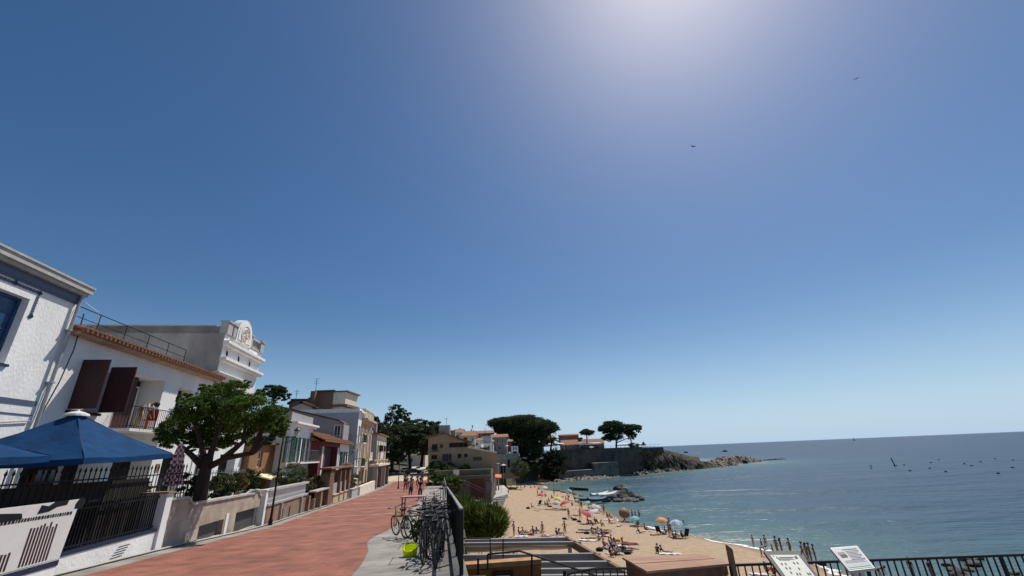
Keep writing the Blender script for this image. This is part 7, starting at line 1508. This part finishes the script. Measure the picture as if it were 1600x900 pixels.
places = [(852,776,'on the stones behind the pink umbrella'),(858,784,'between the pink and yellow umbrellas'),(866,774,'on the stony strip below the inlet'),(872,785,'just above the neon yellow umbrella'),(880,776,'among the crowd left of the jetty'),(888,778,'among the crowd below the jetty'),(894,790,'between the flat red umbrella and the tall standing pair'),(899,774,'close to the light blue umbrella'),(905,792,'behind the tall standing pair'),(907,782,'beside the small pale green umbrella'),(912,789,'under the turquoise umbrella'),(920,796,'in front of the turquoise umbrella'),(926,797,'below the small leaning white umbrella'),(938,800,'right of the flat white umbrella'),(944,803,'on the wet sand above the white umbrella'),(858,744,'at the foot of the headland wall, left'),(864,750,'on the far inlet shore'),(884,746,'on the pale rock shelf, left part'),(892,745,'on the pale rock shelf, middle'),(870,741,'beside the low headland wall'),(836,757,'on the sand left of the inlet'),(842,765,'at the corner of the inlet beach'),(812,759,'between the green towels and the sitting pair'),(820,762,'right below the green towels'),(856,792,'below the pink umbrella group'),(878,792,'beside the white umbrella left of the red one')]
for i,(px,py,pl) in enumerate(places):
    c_ = ['black','navy','red','maroon','teal','grey','blue'][i%7]; po = ['sit','recline','stand','sit','lie','sit'][i%6]; w_ = {'sit':'sitting','recline':'leaning back','stand':'standing','lie':'lying'}[po]
    bp(px,py,po,rn.uniform(0,180),f'person in {c_} {w_} {pl}',c_,c_ if i%2 else None,hair=i%2,skin=i%3)
near = [(823,836,'in the group of towels right of the feathery shrub'),(833,834,'on the blue towel of that same group'),(842,833,'at the right end of the group beside the feathery shrub'),(855,840,'low behind the first pergola beam'),(875,838,'right of the green skirt'),(912,829,'at the back left of the long towel row'),(926,835,'at the front of the long towel row'),(935,836,'on the white towel of the long row'),(950,833,'just right of the long towel row'),(936,845,'between the towel row and the large group'),(948,859,'at the left edge of the large resting group'),(956,848,'at the back of the large resting group'),(963,851,'beside the white cover of the large group'),(970,861,'at the front of the large resting group'),(974,853,'right of the white cover'),(986,858,'at the right fringe of the large group'),(955,870,'below the large group near the hut'),(1000,833,'alone between large group and blue umbrella'),(1024,836,'left of the orange umbrella shade'),(1053,841,'between the two deck chairs'),(968,822,'below the brown umbrella on dry sand'),(940,822,'behind the two under the large white umbrella'),(926,821,'in the shade of the coral red umbrella'),(901,806,'left of the two standing by the coral umbrella')]
for i,(px,py,pl) in enumerate(near):
    c_ = ['black','navy','teal','maroon','white','grey','red','black'][i%8]; po = ['lie','sit','recline','lie','sit'][i%5]; w_ = {'sit':'sitting','recline':'leaning back','lie':'lying'}[po]
    bp(px,py,po,rn.uniform(20,170),f'person in {c_} {w_} {pl}',c_,c_ if i%3 else None,hair=i%3,skin=(i+1)%3,long=i%2==0)
for (px,py,lb,c_) in ((830,837,'crumpled red cloth in the group by the feathery shrub','red'),(917,834,'dark clothes heap at the left of the long towel row','navy'),(944,834,'pile of dark clothes in the long towel row','black'),(958,854,'blue bag in the large resting group','blue'),(981,866,'black bag right front of the large group','black'),(965,846,'orange bag behind the large group','orange'),(860,792,'dark bag below the pink umbrella','black'),(905,816,'navy bag at the feet of the tall person','navy')):
    p = beach_px(px,py); o = MB().lathe([(.2,0),(.3,.1),(.22,.24),(.06,.3)],(0,0,0),9,Matrix.Scale(1.5,4,(1,0,0))).build('beach_bag',cloth(c_)); o.location = p; tag(o,lb,'bag','bags on the beach')
# bathers at the water's edge on the right and in the water
def wp(px,py,z,pose,f,lb,lo='black',up=None,**k): p = onz(px,py,0); p.z = max(bz(p.x,p.y),-.9)+z; k.setdefault('group','bathers in the shallow water'); return person(p,pose,f,lb,lo,up,**k)
wp(1178,854,0,'stand',60,'child in red shorts standing alone at the edge of the sea','red',None,hgt=1.25); wp(1198,858,0,'stand',40,'person carrying something at the waterline, left of the bather group','black','~black',hgt=1.5); wp(1190,851,-.6,'stand',90,'swimmer with arms out just behind the waterline','black',None,hgt=1.4)
wp(1191,873,0,'bend',100,'person bending down on the wet sand beside the dark framed board','navy',None,hgt=1.5); wp(1208,864,-.4,'stand',90,'small child between the two pairs of bathers','navy',None,hgt=1.2)
wp(1216,866,-.1,'stand',80,'tall bather of the left pair, seen above the dark framed board','maroon',None,hgt=1.85); wp(1223,866,-.1,'stand',100,'second bather of the left pair, with dark hair','black','~black',hgt=1.7,long=True); wp(1237,869,-.1,'hips',90,'bather with folded arms behind the dark framed board','black',None,hgt=1.85)
wp(1257,876,0,'walk',100,'slim bather walking right of the dark framed board','maroon',None,hgt=1.75); wp(1264,878,0,'stand',80,'left bather of the three between the two boards','black','~black',hgt=1.75,long=True); wp(1269,879,0,'stand',100,'middle bather of the three between the two boards','maroon',None,hgt=1.8); wp(1276,879,0,'hips',110,'right bather of the three between the two boards','red','~red',hgt=1.7)
wp(1319,860,-1.25,'stand',90,'swimmer up to the chest above the pale information board'); 
wp(988,806,-.5,'stand',80,'left wader of the three beyond the brown umbrella',hgt=1.75); wp(993,808,-.5,'stand',90,'middle wader of the three beyond the brown umbrella',lo='navy',hgt=1.65); wp(999,806,-.45,'stand',70,'right wader of the three beyond the brown umbrella',lo='maroon',hgt=1.75)
wp(1045,814,-.8,'stand',80,'bather in the water behind the orange umbrella',hgt=1.8); wp(1054,805,-1.2,'stand',80,'swimmer showing head and shoulders behind the umbrellas'); wp(1062,817,-.8,'stand',90,'left bather of the pair behind the striped blue umbrella'); wp(1068,818,-.7,'stand',60,'right bather of the pair behind the striped blue umbrella',lo='navy')
wp(852,757,-.3,'stand',90,'left wader in the small inlet',hgt=1.5); wp(858,759,-.4,'stand',60,'second wader in the small inlet',hgt=1.5); wp(865,760,-.4,'stand',80,'third wader in the small inlet',lo='navy',hgt=1.5); wp(879,761,-.3,'stand',100,'wader in a white top by the inlet stones',lo='white',up='white',hgt=1.6)
for (px,py,lb) in ((1414,868,'left dark swimmer among the foam behind the railing'),(1427,868,'middle dark swimmer among the foam behind the railing'),(1443,864,'upper dark swimmer among the foam behind the railing'),(1522,867,'dark swimmer far right just above the railing')): wp(px,py,-1.2,'stand',80,lb)
# people seen through the viewpoint railing
bp(1198,895,'sit',90,'person with dark hair sitting below the dark framed board, seen through the bars','maroon','~maroon'); bp(1209,898,'sit',100,'second sitter beside the board post, seen through the bars','black','red'); 
wp(1349,905,0,'stand',90,'person standing below the pale board behind the bars','maroon',None); wp(1377,908,0,'bend',90,'person stooping right of the pale board behind the bars','navy','red'); wp(1428,902,0,'stand',80,'tall person in brown left of the shore rocks behind the bars','maroon','maroon',hgt=1.8); wp(1458,903,0,'stand',100,'person in a rust coloured top behind the bars','black','maroon',hgt=1.8)
# shore rocks behind the bars
for k,(px,py,wp_,dk) in enumerate(((1482,885,16,1),(1492,893,18,0),(1510,876,18,0),(1522,884,20,1),(1530,874,14,0),(1512,892,14,0),(1586,898,12,1),(1500,900,20,1))):
    boulder(px,py,wp_*1.3,ORD[k]+' wet rock from the left behind the bars of the viewpoint railing','wet rocks behind the railing',bool(dk),.5)
# walkers and sitters on the promenade
PG = 'people on the promenade'
def pp(px,py,pose,f,lb,lo,up,**k): p = march(px,py,lambda x,y: zp(y)); p.z = zp(p.y)+.015; k.setdefault('group',PG); k.setdefault('trousers',True); return person(p,pose,f,lb,lo,up,**k)
pp(652,760,'walk',180,'walker in a grey shirt in the middle of the far promenade','black','grey'); pp(659,758,'walk',170,'dark dressed walker right of the one in grey','black','black'); pp(660,749,'walk',0,'farthest walker near the white post','navy','maroon'); pp(631,752,'stand',90,'person in black standing by the square','black','black'); pp(633,757,'stand',200,'second person in black by the square, slightly nearer','navy','black')
pp(636,765,'stand',150,'person in a white shirt in the dark group at the left','black','white'); pp(633,768,'walk',180,'person in black in front of the white shirted one','black','black'); pp(641,776,'walk',170,'person in a beige top walking towards the bicycles','navy','beige'); pp(656,782,'stand',180,'person dressed in black standing among the far bicycles','black','black',hgt=1.75); pp(669,755,'stand',30,'person in black leaning at the far railing','black','black'); pp(643,769,'stand',150,'person half hidden behind the beige topped walker','black','navy')
p = F2.p(19.15,13.6,.45); person(p,'bend',80,'person in a white shirt and beige trousers bending over on the iron balcony','beige','white',trousers=True,hair=1)
# red chair on the balcony
h = thing('red_chair','red plastic chair beside the person on the iron balcony','chair',F2.p(19.9,13.6,.4)); RP = mat('red_plastic',(.35,.02,.02),.5,.1,4); c = F2.p(19.9,13.6,.4)
mb = MB(); mb.box(c.x-.25,c.x+.25,c.y-.25,c.y+.25,c.z+.40,c.z+.44); mb.build('seat',RP,h); mb = MB(); mb.box(c.x-.25,c.x+.25,c.y+.21,c.y+.25,c.z+.44,c.z+.9); mb.build('backrest',RP,h)
for sx,sy in ((-.22,-.22),(.22,-.22),(.22,.22),(-.22,.22)): mb = MB(); mb.box(c.x+sx-.02,c.x+sx+.02,c.y+sy-.02,c.y+sy+.02,c.z,c.z+.4); mb.build('leg',RP,h)

# ================================================================== BEACH UMBRELLAS, TOWELS, CHAIRS
def two_tone(name,c1,c2):
    if name in MATS: return MATS[name]
    m = bpy.data.materials.new(name); m.use_nodes = True; N = m.node_tree.nodes; L = m.node_tree.links; b = N['Principled BSDF']; b.inputs['Roughness'].default_value=.7
    tc = N.new('ShaderNodeTexCoord'); g = N.new('ShaderNodeTexGradient'); g.gradient_type='RADIAL'; L.new(tc.outputs['Object'],g.inputs['Vector']); mt = N.new('ShaderNodeMath'); mt.operation='MULTIPLY'; L.new(g.outputs['Fac'],mt.inputs[0]); mt.inputs[1].default_value=8
    fr = N.new('ShaderNodeMath'); fr.operation='PINGPONG'; L.new(mt.outputs[0],fr.inputs[0]); fr.inputs[1].default_value=1; gt = N.new('ShaderNodeMath'); gt.operation='GREATER_THAN'; L.new(fr.outputs[0],gt.inputs[0]); gt.inputs[1].default_value=.5
    mx = N.new('ShaderNodeMix'); mx.data_type='RGBA'; L.new(gt.outputs[0],mx.inputs[0]); mx.inputs['A'].default_value=(*c1,1); mx.inputs['B'].default_value=(*c2,1); L.new(mx.outputs['Result'],b.inputs['Base Color']); 
    t = N.new('ShaderNodeBsdfTranslucent'); L.new(mx.outputs['Result'],t.inputs[0]); ms = N.new('ShaderNodeMixShader'); ms.inputs[0].default_value=.3; L.new(b.outputs[0],ms.inputs[1]); L.new(t.outputs[0],ms.inputs[2]); L.new(ms.outputs[0],N['Material Output'].inputs[0]); MATS[name]=m; return m
def umbrella(px,py,wpx,gy,label,c,tilt=0,tdir=0,c2=None):
    """canopy centre at px,py; pole foot on the sand at image height gy"""
    f = BB(px,gy); a,b_ = mpp(px,py,f.y); r = wpx*a/2; top = aty(px,py,f.y).z; hh = max(1.0,top-f.z); h = thing('beach_umbrella',label,'beach umbrella',f,0,'beach umbrellas')
    m_ = two_tone('umbrella_'+'_'.join(f'{int(v*100)}' for v in c),c,c2 or tuple(v*.88 for v in c)); mb = MB(); n=8; rings=[(0,.36),(.35,.31),(.7,.17),(1,-.04)]; S_=24
    for (rr_,z_) in rings:
        for q in range(S_): t = 2*math.pi*q/S_; sc = 1-.06*abs(math.cos(t*n/2))*(rr_>.9); mb.v.append((r*rr_*sc*math.cos(t),r*rr_*sc*math.sin(t),r*z_*1.15-(.04*r*abs(math.cos(t*n/2)) if rr_>.9 else 0)))
    for j in range(3):
        for q in range(S_): mb.f.append((j*S_+q,j*S_+(q+1)%S_,(j+1)*S_+(q+1)%S_,(j+1)*S_+q))
    o = local(mb,'canopy',m_,h,True); o.location = (0,0,hh); o.rotation_euler = (tilt*math.cos(tdir),tilt*math.sin(tdir),0)
    mb = MB(); mb.tube([(0,0,-.1),(0,0,hh+r*.3)],.025,6); local(mb,'pole',WFRAME,h); mb = MB()
    for q in range(8): t = 2*math.pi*q/8; mb.tube([(0,0,r*.36),(r*.95*math.cos(t),r*.95*math.sin(t),-.02*r)],.012,4)
    o2 = local(mb,'ribs',STEEL,h); o2.location = o.location; o2.rotation_euler = o.rotation_euler; return h
U_ = [(917,803,20,818,'coral red beach umbrella tilted left beside the large white one',(.62,.08,.09),.45,1.2,None),(927,802,24,817,'large white beach umbrella tilted right over two sitters',(.75,.72,.68),-.5,1.2,None),
(977,801,18,815,'brown beach umbrella tipped up near the waterline',(.34,.17,.08),.9,0,None),(993,810,16,822,'light blue beach umbrella right of the brown one',(.25,.55,.62),.1,0,None),
(1037,813,19,833,'orange beach umbrella with people standing beside it',(.8,.30,.05),.25,0,(.75,.45,.2)),(1060,817,22,839,'pale blue striped beach umbrella at the right end of the beach',(.55,.65,.75),.1,0,(.3,.42,.62)),
(846,773,11,783,'pink beach umbrella above the black loungers',(.75,.10,.22),.2,0,None),(872,781.5,14,787,'neon yellow beach umbrella lying low',(.75,.8,.15),.2,0,None),(870,787,14,794,'white beach umbrella left of the flat red one',(.65,.66,.72),.3,0,None),(883,789.5,18,795,'flat red beach umbrella beside the white one',(.6,.07,.07),-.3,1,None),
(902,782.5,9,789,'small pale green beach umbrella near the boats',(.25,.6,.35),.2,0,None),(890,767,9,774,'light blue beach umbrella near the stone jetty',(.3,.55,.68),.3,0,None),(918,786,13,797,'turquoise beach umbrella in front of the covered boats',(.2,.6,.58),-.3,1,None),(927,791,11,799,'small white beach umbrella leaning behind the turquoise one',(.75,.7,.68),-.6,1,None),(933,795,14,801,'flat white beach umbrella nearest to the wet sand',(.7,.7,.7),.15,0,None),(851,762,11,768,'white parasol canopy beside the small inlet',(.75,.75,.72),.1,0,None)]
for (px,py,wd,gy,lb,c,tl,td,c2) in U_: umbrella(px,py,wd,gy,lb,c,tl,td,c2)
def towel(px,py,L,Wd,rz,label,c):
    L *= .72; Wd *= .8; c = tuple(v*.8 for v in c)
    p = BB(px,py); mb = MB(); n,m_ = 8,4
    for i in range(n+1):
        for j in range(m_+1): x = (i/n-.5)*L; y = (j/m_-.5)*Wd; q = Vector((x*math.cos(rz)-y*math.sin(rz)+p.x,x*math.sin(rz)+y*math.cos(rz)+p.y,0)); q.z = bz(q.x,q.y)+.09+.03*math.sin(i*1.7+j*2.3+px); mb.v.append(tuple(q))
    for i in range(n):
        for j in range(m_): a = i*(m_+1)+j; mb.f.append((a,a+1,a+m_+2,a+m_+1))
    o = mb.build('beach_towel',mat('towel_'+'_'.join(f'{int(v*100)}' for v in c),c,.9,.15,4),None,True); return tag(o,label,'towel','towels on the sand')
for t in ((829,833,2.6,1.2,.1,'pale blue towel under the group right of the feathery shrub',(.35,.45,.6)),(838,833,2.,1,.2,'white towel in the group right of the feathery shrub',(.7,.68,.66)),(815,839,2.2,1.1,0,'white cloth at the foot of the feathery shrub',(.7,.7,.72)),(866,839,3,1.1,0,'pink and white towel beside the green skirt',(.6,.45,.48)),(925,832,3.5,1.2,.1,'blue grey towel in the long row',(.3,.36,.45)),(938,833,3,1.2,0,'white towel in the long row',(.72,.72,.7)),(942,838,2.6,1.2,.2,'pink towel below the long row',(.65,.4,.45)),(918,845,3,1.2,0,'white towel at the pergola corner',(.75,.73,.7)),(968,854,2.4,1.6,.3,'bright white cover in the large resting group',(.72,.72,.78)),(984,851,3,1,.1,'maroon towel right of the large resting group',(.25,.05,.08)),(976,862,2.4,1.2,.1,'dark grey towel in front of the large group',(.08,.08,.10)),(960,866,2.6,1.2,.2,'beige towel nearest to the timber hut',(.5,.42,.33)),(1042,866,2.6,1,.1,'white towel under the bent person above the timber hut',(.78,.76,.74)),(1056,866,1.6,.8,.1,'white cloth strip above the timber hut roof',(.78,.76,.74)),
 (796,760,4,2,0,'long white mat left of the green towels',(.7,.66,.6)),(808,754,6,3,.1,'bright green towel cluster piece at the far beach',(.15,.5,.3)),(820,757,6,2.5,.2,'white board lying among the green towels',(.72,.74,.74)),(818,750,7,2,.1,'pale board behind the green towels',(.6,.6,.58)),(828,755,5,2,.2,'second white board at the right of the green towels',(.7,.7,.7)),(843,795,2.6,1,.1,'light green towel below the pink umbrella',(.3,.7,.3)),(868,797,6,1.1,0,'dark paddle board lying on the sand',(.10,.09,.06)),(902,795,3,1.2,.1,'cream towel between red umbrella and standing person',(.7,.55,.4)),(950,812,3,1.2,.3,'pale towel on the wet sand side',(.65,.6,.58)),(1012,830,2.4,.9,.3,'white towel under the dark haired sitter',(.7,.68,.66)),(862,745,5,2,0,'white towel on the far rocks',(.7,.66,.6)),(870,745,5,2,0,'orange pink towel on the far rocks',(.65,.35,.2)),(1186,898,2.2,.8,0,'white towel behind the bars left of the dark framed board',(.75,.74,.72)),(838,798,1.6,.8,0,'coral towel of the lone orange sitter',(.65,.2,.15))): towel(*t)
def deckchair(px,py,rz,label):
    p = BB(px,py); h = thing('deck_chair',label,'deck chair',p,rz); 
    mb = MB(); mb.hexa([(-.3,-.1,.3),(.3,-.1,.3),(.3,.5,.35),(-.3,.5,.35),(-.3,-.1,.34),(.3,-.1,.34),(.3,.5,.39),(-.3,.5,.39)]); local(mb,'seat',cloth('black'),h); mb = MB(); mb.hexa([(-.3,-.1,.32),(.3,-.1,.32),(.3,-.6,1.1),(-.3,-.6,1.1),(-.3,-.06,.35),(.3,-.06,.35),(.3,-.56,1.13),(-.3,-.56,1.13)]); local(mb,'backrest',cloth('black'),h)
    for s_ in (-.32,.32): mb = MB(); mb.tube([(s_,.55,0),(s_,-.1,.33),(s_,-.62,1.12)],.018,5); mb.tube([(s_,-.5,0),(s_,.4,.38)],.018,5); local(mb,'frame',STEEL,h)
deckchair(1072,841,2.2,'dark deck chair tipped back under the striped pale blue umbrella'); deckchair(1030,834,-.6,'dark low chair under the orange umbrella'); deckchair(843,790,.5,'black lounger chair under the pink umbrella')
for (px,py,lb) in ((973,860,'dark bag lying in the large resting group'),(937,861,'small dark rucksack by the pergola beam'),(1285,883,'dark bag on the sand between the two boards'),(882,812,'dark bundle left of the sitting child'),(825,795,'dark bag left of the lone orange sitter'),(898,813,'brown bag behind the sitting child')):
    p = BB(px,py); o = MB().lathe([(.25,0),(.32,.12),(.26,.28),(.1,.36)],(0,0,0),9,Matrix.Scale(1.4,4,(1,0,0))).build('beach_bag',cloth('black')); o.location = p; tag(o,lb,'bag','bags on the beach')
